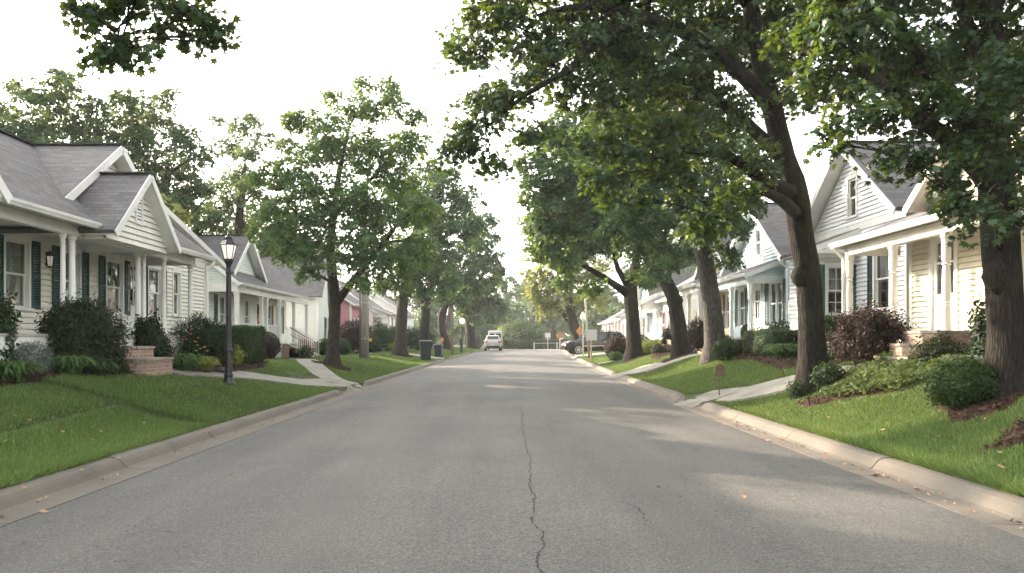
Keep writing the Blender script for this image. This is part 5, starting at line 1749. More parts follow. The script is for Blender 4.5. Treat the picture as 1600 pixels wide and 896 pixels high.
LEFTG = 'trees along the left kerb'
b0 = on_ground(-6.5, 32.5)
make_tree('street_tree', 'round-crowned street tree with a forked trunk on a mulch ring, nearest in the left row', [b0, P(521, 530, 32.5), P(523, 490, 32.5), P(522, 465, 32.5), P(518, 420, 32.5), P(516, 385, 32.5), P(522, 330, 32.5), P(530, 270, 32.6), P(545, 200, 32.8)],
          [.28, .24, .24, .27, .20, .18, .15, .11, .06],
          B([(440, 335, 36, 31), (420, 362, 26, 30.8), (458, 388, 30, 31), (470, 270, 45, 31.5), (430, 270, 28, 32), (515, 215, 46, 32), (560, 170, 32, 33), (605, 165, 32, 33), (480, 190, 28, 32.5), (575, 240, 52, 32.5), (640, 225, 36, 33), (650, 180, 18, 33), (540, 310, 55, 31.5), (605, 325, 48, 32), (655, 330, 34, 32.5), (640, 395, 34, 32), (595, 415, 32, 31.5), (485, 375, 40, 31.2), (535, 395, 40, 31), (490, 320, 42, 31.2), (570, 370, 40, 31.4), (565, 130, 16, 33), (605, 128, 14, 33), (460, 185, 14, 32.5), (450, 225, 20, 32), (395, 275, 14, 31.8), (410, 320, 20, 31), (660, 380, 22, 32), (620, 275, 38, 32.5), (485, 428, 18, 31), (560, 440, 20, 31.2), (625, 440, 16, 31.8), (520, 150, 14, 33)]),
          limbs=[(tp((523, 478, 32.5), (545, 448, 32.3), (568, 418, 32.1), (600, 380, 32), (625, 345, 32)), [.17, .14, .12, .09, .05]), (tp((518, 400, 32.5), (495, 370, 32), (470, 340, 31.6), (450, 320, 31.3)), [.12, .09, .07, .04]), (tp((519, 340, 32.5), (560, 300, 32.5), (600, 260, 32.6)), [.10, .08, .04])],
          leaf='mid', bark='bark_f', ls=.085, group=LEFTG, seed=31, dens=1.25, spray=.52, per=48)
b0 = on_ground(-6.35, 54)
make_tree('street_tree', 'street tree with a bare leaning trunk, left of the wheeled bins', [b0, P(627, 510, 54), P(630, 470, 54), P(634, 445, 54), P(640, 400, 54), P(650, 350, 54)], [.40, .35, .33, .31, .25, .1],
          B([(690, 285, 34, 53), (725, 310, 32, 53), (660, 330, 44, 53), (715, 360, 40, 52.5), (660, 385, 38, 52.5), (690, 415, 32, 52.5), (640, 420, 26, 52.5), (700, 445, 22, 52.5), (625, 440, 22, 52.8), (660, 445, 22, 52.5), (620, 390, 36, 54), (600, 440, 20, 54), (640, 300, 36, 54.5), (735, 345, 26, 53), (670, 265, 24, 54)]),
          limbs=[(tp((634, 445, 54), (665, 415, 53.5), (690, 385, 53)), [.25, .18, .08])], leaf='blue', bark='bark_f', ls=.13, group=LEFTG, seed=32, dens=1.05, spray=.75, per=42)
b0 = on_ground(-6.3, 71)
make_tree('street_tree', 'broad street tree with a V-shaped fork, directly behind the wheeled bins', [b0, P(664, 510, 71), P(665, 490, 71), P(666, 470, 71), P(678, 440, 71), P(690, 400, 71)], [.42, .38, .38, .38, .28, .12],
          B([(755, 375, 26, 69), (735, 400, 30, 69), (770, 405, 20, 69), (745, 440, 24, 69), (770, 435, 16, 69), (715, 440, 26, 69), (700, 400, 36, 70), (720, 470, 16, 68.5), (690, 460, 20, 69), (650, 430, 28, 71), (680, 350, 34, 72), (735, 355, 26, 71), (760, 345, 18, 71)]),
          limbs=[(tp((666, 476, 71), (655, 455, 71), (645, 430, 71)), [.36, .28, .12])], leaf='blue', bark='bark', ls=.17, group=LEFTG, seed=33, dens=.95, spray=.9, per=38)
b0 = on_ground(-4.9, 83)
make_tree('street_tree', 'leaning street tree at the kerb beside the slim utility pole, farther along the left row', [b0, P(690, 510, 83), P(692, 490, 83), P(698, 470, 83), P(705, 450, 83), P(712, 430, 83)], [.45, .4, .38, .35, .3, .14],
          B([(730, 450, 20, 81), (755, 450, 18, 81), (715, 430, 22, 82), (745, 415, 24, 82), (770, 425, 16, 82), (690, 430, 22, 83), (735, 475, 13, 80.5), (760, 470, 12, 80.5), (700, 460, 14, 82)]),
          leaf='olive', bark='bark_f', ls=.27, group=LEFTG, seed=34, dens=.7, spray=.95, per=26)
b0 = on_ground(-2.8, 97)
make_tree('street_tree', 'dark wide-trunked tree before the white wall at the far end of the left row', [b0, P(736, 520, 97), P(735, 500, 97), P(738, 485, 97), P(745, 460, 97)], [.65, .56, .52, .42, .2],
          B([(745, 470, 20, 95), (770, 470, 16, 95), (760, 490, 14, 94), (775, 495, 10, 94), (730, 465, 18, 96), (725, 488, 11, 95), (755, 445, 18, 96), (785, 480, 11, 95), (740, 500, 10, 94.5), (780, 445, 14, 96)]),
          leaf='blue', bark='bark', ls=.3, group=LEFTG, seed=35, dens=.7, spray=1.0, per=26)
# the tree out of frame at the near left whose bough hangs into the top of the picture
b0 = on_ground(-8.2, 4.6)
make_tree('maple_tree', 'leafy maple bough hanging into the sky at the top, with a bare twig beside it', [b0, b0 + Vector((0, .1, 2.2)), b0 + Vector((.1, .3, 4.2)), b0 + Vector((.1, .4, 6.2)), b0 + Vector((0, .5, 8.5))], [.27, .22, .2, .15, .06],
          B([(150, -15, 30, 9.2), (150, 25, 24, 9.2), (130, 8, 22, 9.1), (215, 10, 40, 9.3), (180, 65, 32, 9.1), (165, 88, 18, 9.0), (215, 72, 24, 9.1), (265, 45, 26, 9.4), (300, 20, 34, 9.5), (330, 30, 26, 9.4), (335, 58, 17, 9.4), (230, -40, 60, 9.4), (320, -40, 50, 9.5), (60, -80, 70, 9)])
          + [(b0 + Vector((.2, 0, 8)), 1.6), (b0 + Vector((-1.2, .6, 7.2)), 1.5), (b0 + Vector((.9, -1.2, 6.8)), 1.4), (b0 + Vector((1.2, 1.4, 7.6)), 1.2)],
          limbs=[([b0 + Vector((.1, .3, 4.0)), P(-250, -160, 8.2), P(20, -140, 9), P(150, -90, 9.2), P(215, 0, 9.2), P(190, 60, 9.1)], [.14, .1, .075, .05, .02, .008]),
                 ([P(150, -90, 9.2), P(280, -95, 9.3), P(400, -60, 9.3), P(432, -20, 9.3), P(436, 5, 9.3), P(440, 25, 9.3), P(447, 34, 9.3), P(462, 42, 9.3)], [.03, .018, .012, .008, .005, .004, .003, .002]),
                 ([P(440, 25, 9.3), P(443, 36, 9.3), P(437, 52, 9.3)], [.003, .002, .0015])],
          leaf='near', ls=.075, near=True, seed=41, dens=1.5, spray=.30, per=22)

BACKG = 'tall trees behind the left houses'
for i, (lab, base, bl, sd) in enumerate([
    ('tall open-crowned tree rising behind the near end of the ivory house roof', (-25.5, 40), [(60, 150, 40), (100, 130, 30), (100, 190, 52), (35, 200, 40), (150, 175, 30), (140, 215, 46), (70, 235, 50), (20, 250, 40), (5, 170, 22), (90, 118, 14), (160, 240, 40), (20, 130, 14), (110, 270, 50), (-40, 200, 60)], 51),
    ('spreading tree with visible upper limbs behind the ivory house, right of its main gable', (-19, 42), [(210, 160, 30), (190, 200, 38), (240, 190, 40), (285, 215, 34), (225, 235, 44), (270, 265, 40), (310, 245, 26), (245, 290, 46), (300, 305, 40), (190, 150, 16), (260, 150, 20), (280, 330, 36), (320, 350, 30), (225, 330, 40), (310, 285, 24)], 52),
    ('slender taller tree between the ivory house roof and the nearest street tree', (-15.5, 48), [(375, 195, 22), (395, 185, 14), (355, 225, 22), (385, 235, 26), (410, 215, 18), (370, 280, 34), (400, 300, 34), (345, 310, 34), (380, 345, 38), (330, 345, 30), (430, 330, 30), (340, 185, 9), (415, 375, 28), (360, 375, 28)], 53),
]):
    x, y = base
    b = on_ground(x, y)
    cx_ = sum(q[0] for q in bl) / len(bl)
    top = min(q[1] for q in bl)
    make_tree('shade_tree', lab, [b, b + Vector((.2, 0, 2.5)), b + Vector((.1, .2, 5)), P(cx_, 300, y), P(cx_ + 4, 262, y)], [.36, .3, .27, .2, .09], B([(q[0], q[1], q[2], y + (j % 3 - 1) * 1.6) for j, q in enumerate(bl)]), leaf='back', bark='bark_f', ls=.105, group=BACKG, seed=sd, dens=1.05, spray=.62, per=44)

# wood at the end of the street
ENDG = 'trees closing off the end of the street'
rr = random.Random(77)
for i, (px, Y, top, w, lf, lab) in enumerate([
    (745, 128, 425, 30, 'blue', 'hazy tree behind the white wall at the street end'), (790, 150, 415, 32, 'blue', 'tallest hazy tree at the centre of the street end'), (832, 165, 425, 30, 'back', 'pale hazy tree between the centre gap and the golden tree'),
    (865, 150, 440, 28, 'back', 'hazy tree mostly hidden behind the golden-green street tree'), (905, 140, 440, 28, 'blue', 'hazy tree behind the globe lamp'), (700, 140, 440, 28, 'back', 'hazy tree behind the slim utility pole'), (660, 135, 440, 30, 'blue', 'hazy tree far behind the wheeled bins'),
    (945, 130, 430, 30, 'blue', 'hazy tree behind the small blush bungalow'), (990, 125, 400, 34, 'blue', 'hazy tree behind the blush white house'), (600, 130, 420, 32, 'back', 'hazy tree behind the white boxy house')]):
    X = (px - VX) * Y / FPX
    b = Vector((X, Y, hz(X, Y)))
    sc = Y / FPX
    H = (532 - top) * sc
    bl = []
    for k in range(16):
        t = rr.random()
        bl.append((b + Vector((rr.uniform(-1, 1) * w * sc * (1 - .5 * t), rr.uniform(-1, 1) * w * sc * .7, H * (.16 + .78 * t))), w * sc * rr.uniform(.42, .62) * (1 - .3 * t)))
    make_tree('distant_tree', lab, [b, b + Vector((0, 0, H * .3)), b + Vector((.3, 0, H * .6)), b + Vector((0, .3, H * .85))], [.6, .5, .3, .1], bl, leaf=lf, bark='bark_f', ls=.34, group=ENDG, seed=100 + i, dens=.5, spray=1.3, per=26)
for i, (X, Y, H, w, lab) in enumerate([(22, 34, 11, 4, 'garden tree peeking over the tall white gable'), (17, 55, 11, 4.2, 'garden tree behind the straw yellow house'), (20, 75, 12, 5, 'garden tree behind the blush white house'), (-19, 66, 11, 4.5, 'garden tree behind the pale blue-white house'), (-20, 86, 12, 5, 'garden tree behind the white railed-porch house'), (26, 18, 10, 4, 'garden tree behind the cream house roof'), (-16.6, 35.2, 8.6, 3.4, 'small garden tree added behind the ivory house far wing to break up the sun bands'), (-27.5, 28.5, 17, 5.5, 'tallest garden tree, added out of view behind the ivory house to dapple the road'), (-28, 35, 17, 5, 'tall garden tree, added out of view before the open-crowned tree to dapple the road')]):  # the last ones are added to filter the sunlight; the tallest stand out of view
    b = Vector((X, Y, hz(X, Y)))
    bl = [(b + Vector((rr.uniform(-1, 1) * w * .6, rr.uniform(-1, 1) * w * .6, H * rr.uniform(.35, .88))), w * rr.uniform(.35, .5)) for k in range(11)]
    make_tree('garden_tree', lab, [b, b + Vector((0, .1, H * .3)), b + Vector((.2, 0, H * .55)), b + Vector((0, 0, H * .85))], [.4, .33, .25, .08], bl, leaf='back' if i % 2 else 'gold', bark='bark_f', ls=.24, group='garden trees behind the houses', seed=130 + i, dens=.5, spray=.85, per=22)


# the wood that closes the horizon behind everything: one mass
rng = np.random.default_rng(808)
n = 46000
X = rng.uniform(-150, 155, n); Y = rng.uniform(178, 205, n)
top = 8.5 + 2.5 * np.sin(X * .11) + 1.8 * np.sin(X * .29 + 1) + 1.2 * np.sin(X * .71 + Y * .2)
Z = hgt(X, Y) + top * rng.random(n) ** .8
Xn, Yn, Zn = frames(np.array([0, -.5, .8]) + rng.normal(size=(n, 3)) * .5)
struct(np_mesh('distant_woods', KITE, KITE_F, np.stack([X, Y, Z], -1), Xn, Yn, Zn, rng.uniform(.35, .8, n), L['blue'], np.clip(.4 + .25 * np.sin(X * .4 + Z) + rng.normal(size=n) * .15, 0, 1)), 'stuff')


# ------------------------------------------------------------------ shrubs and garden plants
def ico_core(c, r, seed=0, seg=10):
    """A lumpy closed blob of quads."""
    rr = random.Random(seed)
    V, Fc = [], []
    n, m = seg, seg + 4
    for i in range(n + 1):
        th = math.pi * (i + .02) / (n + .04)
        for j in range(m):
            ph = 2 * math.pi * j / m
            k = 1 + rr.uniform(-.12, .12)
            V.append((c[0] + r[0] * k * math.sin(th) * math.cos(ph), c[1] + r[1] * k * math.sin(th) * math.sin(ph), c[2] + r[2] * k * math.cos(th)))
    for i in range(n):
        for j in range(m):
            Fc.append((i * m + j, i * m + (j + 1) % m, (i + 1) * m + (j + 1) % m, (i + 1) * m + j))
    return V, Fc


def box_core(c, r):
    x, y, z = c
    V = [(x + sx * r[0], y + sy * r[1], z + sz * r[2]) for sx in (-1, 1) for sy in (-1, 1) for sz in (-1, 1)]
    return V, [(0, 1, 3, 2), (4, 6, 7, 5), (0, 4, 5, 1), (2, 3, 7, 6), (0, 2, 6, 4), (1, 5, 7, 3)]


def shrub(name, label, x, y, w, h, leaf='shrub', ls=.035, n=5000, kind='round', d=None, stems=0, group=None, seed=1, base=None, core=True, rag=.12, tm='oval', lift=0.0, cat='shrub', rot=0.0, flowers=None):
    """w, d, h in metres. kind: round (loose dome), ball (clipped), block (clipped box)."""
    global rng
    rng = np.random.default_rng(seed + 900)
    d = d or w
    zb = hz(x, y) + .03 if base is None else base
    root = thing(name, label, cat, (x, y, zb), 0, group)
    rx, ry = w / 2, d / 2
    if kind == 'block':
        q = rng.uniform(-1, 1, (n, 3))
        ax = rng.integers(0, 3, n); sg = np.where(rng.random(n) < .5, -1, 1)
        s_ = np.where((ax == 2), np.abs(sg), sg)
        q[np.arange(n), ax] = s_ * (1 - np.abs(rng.normal(size=n)) * .07)
        q2 = q / np.maximum(1, (np.abs(q) ** 8).sum(1) ** (1 / 8))[:, None]
        out = unit(np.sign(q) * np.abs(q) ** 5)
        lump = 1 + .04 * np.sin(q2[:, :1] * 5 + seed) * np.cos(q2[:, 1:2] * 6)
        c = q2 * np.array([rx, ry, h / 2]) * lump + rng.normal(size=(n, 3)) * .02
        c[:, 2] += zb + h / 2
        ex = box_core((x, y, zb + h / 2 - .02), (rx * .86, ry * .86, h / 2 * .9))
        c[:, 0] += x; c[:, 1] += y
    else:
        u = unit(rng.normal(size=(n, 3)))
        bottom = -.35 if stems else -.92
        u[:, 2] = np.where(u[:, 2] < bottom, np.abs(u[:, 2]), u[:, 2])
        rad = (1 - np.abs(rng.normal(size=n)) * (.06 if kind == 'ball' else .26))
        ph = seed * 1.7
        lump = 1 + (0.03 if kind == 'ball' else rag) * (np.sin(u[:, 0] * 5.3 + ph) * np.cos(u[:, 1] * 6.1 + ph) + .7 * np.sin(u[:, 2] * 7 + u[:, 0] * 9 + ph))
        if kind != 'ball':
            lump += rng.random(n) ** 6 * .28
        hh = h / (1.0 + abs(bottom) * .0 + .92) if not stems else h / 1.35
        c = u * (np.clip(rad, .15, 1.3) * lump)[:, None] * np.array([rx, ry, hh])
        zc = zb + h - hh
        c += np.array([x, y, zc])
        c[:, 2] = np.maximum(c[:, 2], zb + .01)
        out = u
        k = .72 if kind == 'ball' else .58
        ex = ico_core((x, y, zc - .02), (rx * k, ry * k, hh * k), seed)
    nrm = out + rng.normal(size=(n, 3)) * .55 + np.array([0, 0, .35])
    X_, Y_, Z_ = frames(nrm)
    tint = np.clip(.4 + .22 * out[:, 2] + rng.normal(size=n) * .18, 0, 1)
    t, f = (OVAL, OVAL_F) if tm == 'oval' else (KITE, KITE_F)
    if tm == 'needle':
        t, f = [(0, -.16, 0), (1.6, -.1, .1), (1.9, 0, .1), (1.6, .1, .1), (0, .16, 0)], [(0, 1, 2, 3, 4)]
        X_, Y_, Z_ = frames(rng.normal(size=(n, 3)), out + rng.normal(size=(n, 3)) * .6)
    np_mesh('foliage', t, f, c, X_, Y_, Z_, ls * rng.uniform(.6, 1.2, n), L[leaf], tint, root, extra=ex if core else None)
    if stems:
        rr = random.Random(seed)
        m = MB()
        for i in range(stems):
            a = rr.uniform(0, 6.28); s_ = rr.uniform(.3, .75)
            e = Vector((x + rx * s_ * math.cos(a), y + ry * s_ * math.sin(a), zb + h * rr.uniform(.5, .75)))
            p = Vector((x + rx * .22 * math.cos(a), y + ry * .22 * math.sin(a), zb - .05))
            m.tube(wob(bez(p, p.lerp(e, .5) + Vector((0, 0, .06)), e, 5), .02, i), [.016, .014, .012, .01, .008, .005], 5)
        m.build('stem', M['bark_f'], root, smooth=True)
    if flowers:
        mat, nf = flowers
        j = rng.choice(n, nf, replace=False)
        cc = c[j] + out[j] * .03
        X_, Y_, Z_ = frames(out[j] + rng.normal(size=(nf, 3)) * .3 + np.array([0, 0, .5]))
        pet = [(math.cos(a) * r, math.sin(a) * r, .1 * r) for a, r in [(2 * math.pi * i / 10, 1 if i % 2 == 0 else .4) for i in range(10)]]
        np_mesh('blossom', pet, [tuple(range(10))], cc, X_, Y_, Z_, rng.uniform(.02, .035, nf), M[mat], None, root)
    return root


def tuft(name, label, x, y, r, h, n, leaf='strap', wid=.025, seed=1, group=None, flowers=None, droop=1.0, base=None, cat='plant'):
    """A clump of arching strap leaves; flowers = (material, count, height)."""
    global rng
    rng = np.random.default_rng(seed + 400)
    zb = hz(x, y) + .03 if base is None else base
    root = thing(name, label, cat, (x, y, zb), 0, group)
    K = 6
    a = rng.uniform(0, 2 * np.pi, n)
    R_ = r * rng.uniform(.35, 1.1, n); H = h * rng.uniform(.6, 1.15, n)
    b0 = rng.normal(size=(n, 2)) * r * .16
    t = np.linspace(0, 1, K)
    rad = R_[:, None] * (t ** 1.1)[None, :]
    z = H[:, None] * (1.9 * t - (1.0 + .55 * droop) * t ** 2.2)[None, :] * 1.05
    tw = rng.normal(size=n) * .25
    aa = a[:, None] + tw[:, None] * t[None, :]
    px = x + b0[:, :1] + rad * np.cos(aa); py = y + b0[:, 1:] + rad * np.sin(aa)
    pz = zb + np.maximum(z, .012)
    w = wid * np.array([.55, .95, 1.0, .85, .55, .05])[None, :] * rng.uniform(.7, 1.25, n)[:, None]
    sx, sy = -np.sin(aa) * w, np.cos(aa) * w
    V = np.stack([np.stack([px - sx, py - sy, pz + .3 * w], -1), np.stack([px, py, pz], -1), np.stack([px + sx, py + sy, pz + .3 * w], -1)], 2).reshape(n, -1, 3)
    faces = []
    for i in range(K - 1):
        for j in range(2):
            faces.append((i * 3 + j, i * 3 + j + 1, (i + 1) * 3 + j + 1, (i + 1) * 3 + j))
    V = V.reshape(-1, 3) - np.array([x, y, zb])
    k = K * 3
    fl = (np.array(faces)[None] + (np.arange(n) * k)[:, None, None]).reshape(-1, 4)
    me = bpy.data.meshes.new('foliage')
    me.from_pydata(V.tolist(), [], fl.tolist())
    at = me.attributes.new('tint', 'FLOAT', 'FACE')
    at.data.foreach_set('value', np.repeat(np.clip(.5 + rng.normal(size=n) * .2, 0, 1), len(faces)).astype(np.float32))
    me.materials.append(L[leaf])
    me.polygons.foreach_set('use_smooth', [True] * len(me.polygons))
    o = bpy.data.objects.new('foliage', me); COL.objects.link(o); o.parent = root
    if flowers:
        mat, nf, fh = flowers
        st, bl = MB(), MB()
        rr = random.Random(seed)
        for i in range(nf):
            an = rr.uniform(0, 6.28); q = r * rr.uniform(.1, .8)
            e = Vector((x + q * math.cos(an), y + q * math.sin(an), zb + fh * rr.uniform(.75, 1.15)))
            st.tube([Vector((x + q * .3 * math.cos(an), y + q * .3 * math.sin(an), zb)), e], [.005, .004], 4)
            for j in range(6):
                b = an + j * math.pi / 3
                c, s_ = math.cos(b), math.sin(b)
                L_ = .045
                bl.add([e, e + Vector((c * L_ * .6 - s_ * .014, s_ * L_ * .6 + c * .014, .03)), e + Vector((c * L_, s_ * L_, .022)), e + Vector((c * L_ * .6 + s_ * .014, s_ * L_ * .6 - c * .014, .03))], [(0, 1, 2, 3)])
        st.build('stalk', M['gflag'] if False else L['strap'], root)
        bl.build('blossom', M[mat], root)
    return root


def gp(px, py, Y):
    """plan position of something seen at pixel px at distance Y"""
    return (px - VX) * Y / FPX


LG, RG = 'shrubs before the left houses', 'shrubs before the right houses'
# left beds
shrub('garden_shrub', 'broad-leaved green shrub at the left edge, against the ivory house wall', -8.85, 14.3, 1.0, 1.45, 'shrub', .055, 4200, stems=6, group=LG, seed=1, rag=.18, core=False)
shrub('garden_shrub', 'largest dark shrub with bronze top and bare stems, before the ivory house porch', -8.15, 16.1, 1.6, 1.4, 'olive', .04, 17000, stems=12, group=LG, seed=2, rag=.10)
shrub('lavender_bush', 'grey-green feathery bush in front of the white lattice', -8.25, 14.55, .7, .55, 'silver', .03, 3600, group=LG, seed=3, tm='needle', core=False)
tuft('hosta', 'wide-leaved hosta clump at the left edge of the mulch bed', -7.95, 13.4, .55, .46, 150, 'strap', .036, 4, 'hosta clumps in the near left bed')
tuft('hosta', 'fullest hosta clump with pale leaf edges, under the bronze-topped shrub', -7.85, 15.0, .5, .46, 150, 'strap', .034, 5, 'hosta clumps in the near left bed')
tuft('hosta', 'smaller hosta clump beside the brick steps end of the bed', -7.7, 15.85, .4, .4, 110, 'strap', .028, 6, 'hosta clumps in the near left bed')
shrub('garden_shrub', 'dark upright shrub standing right behind the brick porch steps', -8.25, 19.45, .85, 1.15, 'yew', .045, 7000, group=LG, seed=7, rag=.18, stems=5)
tuft('daylily', 'green daylily clump with orange flowers, beside the brick steps', -7.42, 19.55, .55, .55, 260, 'strap', .014, 8, None, ('flower_o', 9, .85))
tuft('daylily', 'yellow-green daylily clump leaning over the walk', -7.3, 20.4, .5, .48, 260, 'lime', .013, 9, None, ('flower_y', 6, .6))
tuft('hosta', 'white-edged little hosta at the bend of the walk', -7.0, 21.0, .22, .2, 36, 'silver', .024, 10)
shrub('flowering_shrub', 'low rusty-flowered plant between the steps and the dark yew', -8.4, 20.4, .7, .85, 'barb', .035, 2000, group=LG, seed=11, flowers=('flower_p', 60), core=False)
shrub('yew_bush', 'wide dark spreading yew below the far porch columns', -8.05, 22.4, 1.75, 1.25, 'yew', .05, 11000, group=LG, seed=12, rag=.16, tm='needle')
shrub('clipped_hedge', 'bright green clipped hedge block behind the lamp post', -8.05, 25.4, 1.3, 1.15, 'box', .034, 9000, 'block', d=2.4, group=LG, seed=13)
shrub('garden_shrub', 'small yellow-flowered bush at the foot of the dark yew', -7.45, 23.0, .72, .62, 'lime', .03, 2200, group=LG, seed=14, flowers=('flower_y', 36))
shrub('barberry_bush', 'rounded wine-red barberry right of the lamp post', -10.3, 35.6, 1.7, 1.25, 'barb', .042, 7000, group=LG, seed=15)
shrub('clipped_bush', 'clipped green oval bush above the wine-red barberry', -10.9, 38.2, 1.7, 1.35, 'box', .04, 6500, 'ball', group=LG, seed=16)
shrub('garden_shrub', 'low green shrub by the railed-porch steps', -10.1, 43.4, .9, .65, 'box', .045, 1800, group=LG, seed=17)
shrub('flower_pot_plant', 'red-flowering bush beside the stair rail', -10.9, 46.6, 1.0, 1.0, 'shrub', .05, 1800, group=LG, seed=18, flowers=('flower_p', 60))
shrub('clipped_bush', 'clipped green bush below the pale blue-white house, left of the forked tree', -10.6, 50.6, 1.3, 1.05, 'box', .05, 3500, 'ball', group=LG, seed=19)
shrub('clipped_bush', 'clipped green bush just right of the forked tree trunk', -9.9, 52.4, 1.3, 1.1, 'box', .05, 3500, 'ball', group=LG, seed=20)
shrub('barberry_bush', 'big dark burgundy bush in front of the rose pink house', -10.0, 57.0, 2.6, 2.3, 'barb', .07, 5000, group=LG, seed=21)
shrub('clipped_bush', 'green bush right behind the large utility pole', -9.3, 60.5, 1.7, 1.35, 'hedge', .07, 2600, 'ball', group=LG, seed=22)
shrub('garden_shrub', 'large round green bush left of the bare leaning trunk', -9.6, 67.5, 2.6, 2.3, 'hedge', .08, 4200, group=LG, seed=23)
shrub('garden_shrub', 'green bush between the bare leaning trunk and the wheeled bins', -8.9, 72.0, 2.4, 2.1, 'hedge', .08, 3600, group=LG, seed=24)
shrub('garden_shrub', 'dark low bush behind the black wheeled bin', -8.1, 78.0, 2.6, 2.0, 'yew', .09, 3200, group=LG, seed=25)
shrub('garden_shrub', 'dark bush behind the blue-grey bin', -7.6, 86.0, 2.6, 2.0, 'yew', .1, 2800, group=LG, seed=26)
shrub('garden_shrub', 'light green low plant before the bush left of the bins', -8.0, 66.5, 1.6, .8, 'lime', .06, 1400, group=LG, seed=27)
# right beds
shrub('barberry_bush', 'large brown-red barberry with bare stems, beside the brick steps of the cream house', 7.75, 16.9, 1.5, 1.15, 'barb', .034, 15000, stems=16, group=RG, seed=31, rag=.16)
shrub('boxwood_bush', 'round glossy boxwood at the foot of the biggest trunk', 6.42, 11.3, .9, .66, 'box', .027, 9000, group=RG, seed=33, rag=.1)
shrub('clipped_hedge', 'tall clipped hedge end behind the mossy tree trunk', 8.3, 20.6, .8, 1.1, 'box', .034, 6500, 'block', d=1.8, group=RG, seed=34)
shrub('clipped_hedge', 'long clipped hedge in front of the pale blue house window', 8.6, 25.6, .95, .82, 'hedge', .036, 7500, 'block', d=3.2, group=RG, seed=35)
shrub('garden_shrub', 'dark spreading shrub under the pale blue house window', 9.55, 27.8, 1.5, 1.15, 'yew', .05, 3600, group=RG, seed=36, rag=.16)
tuft('fern_plant', 'pale green feathery fern clump left of the mossy trunk', 7.85, 22.3, .62, .55, 300, 'strap', .018, 37)
tuft('fern_plant', 'low leafy clump with white buds below the tall hedge end', 7.9, 19.3, .5, .36, 160, 'strap', .022, 38, None, ('flower_w', 8, .42))
shrub('garden_shrub', 'round green bush below the grey leaning trunk', 7.25, 25.9, .85, .68, 'box', .04, 3200, group=RG, seed=39)
shrub('garden_shrub', 'low brown-tipped bush by the pale blue house steps', 8.5, 28.6, .9, .6, 'barb', .04, 1500, group=RG, seed=40)
shrub('potted_boxwood', 'ball-clipped boxwood on the pale blue house porch', 9.5, 31.0, .5, .6, 'yew', .03, 1500, 'ball', group=RG, seed=41, base=1.62)
shrub('barberry_bush', 'large dark burgundy bush between two street tree trunks', 9.0, 36.5, 1.6, 1.5, 'barb', .05, 5000, group=RG, seed=42)
shrub('garden_shrub', 'small green bush touching the grey leaning trunk', 8.2, 29.4, .8, .65, 'hedge', .045, 1500, group=RG, seed=43)
shrub('flower_clump', 'yellow-green flowering clump between two dark tree trunks', 8.5, 44.2, 1.9, .75, 'lime', .05, 2600, group=RG, seed=44, flowers=('flower_y', 90))
shrub('flower_clump', 'pale flowering plants below the white stair rail', 9.3, 47.5, 1.6, .9, 'strap', .05, 2000, group=RG, seed=45, flowers=('flower_w', 60))
shrub('barberry_bush', 'clipped bronze-brown bush left of the straight tree trunk', 7.1, 47.5, 1.7, 1.35, 'barb', .05, 4200, 'ball', group=RG, seed=46)
shrub('clipped_bush', 'dark green clipped bush behind the straight tree trunk', 8.7, 50.0, 1.6, 1.35, 'hedge', .06, 2800, 'ball', group=RG, seed=47)
shrub('garden_shrub', 'low green plant at the front of the bronze-brown bush', 6.75, 46.0, .8, .5, 'strap', .06, 1300, group=RG, seed=48)
shrub('clipped_bush', 'upright dark bush just left of the thick bending trunk', 8.6, 41.0, .7, 1.3, 'yew', .045, 2200, group=RG, seed=49)
shrub('garden_shrub', 'low round bush at the foot of the thick bending trunk', 7.8, 39.2, .75, .5, 'olive', .04, 1500, group=RG, seed=50)
shrub('garden_shrub', 'leafy shrub rising beside the biggest trunk, by the cream house lattice', 8.3, 13.6, .85, 1.25, 'yew', .05, 3000, group=RG, seed=51, stems=5, rag=.2)
shrub('garden_shrub', 'brownish low bush before the cream house lattice', 7.95, 14.7, .95, .6, 'olive', .035, 2600, group=RG, seed=52, core=False, rag=.2)
tuft('hosta', 'blue-green hosta clump beside the biggest trunk', 7.75, 13.4, .42, .34, 80, 'silver', .034, 53)
shrub('garden_shrub', 'small leafy sucker on the near side of the mossy trunk', 6.38, 15.75, .55, .5, 'shrub', .045, 1500, group=RG, seed=54, rag=.25, core=False)
shrub('garden_shrub', 'sparse low twiggy plant on the street side of the mossy trunk', 5.98, 16.3, .42, .34, 'shrub', .035, 500, group=RG, seed=55, rag=.25, core=False)
tuft('weed_clump', 'ragged grass tuft by the brick steps of the cream house', 7.6, 15.9, .3, .4, 60, 'strap', .016, 56)


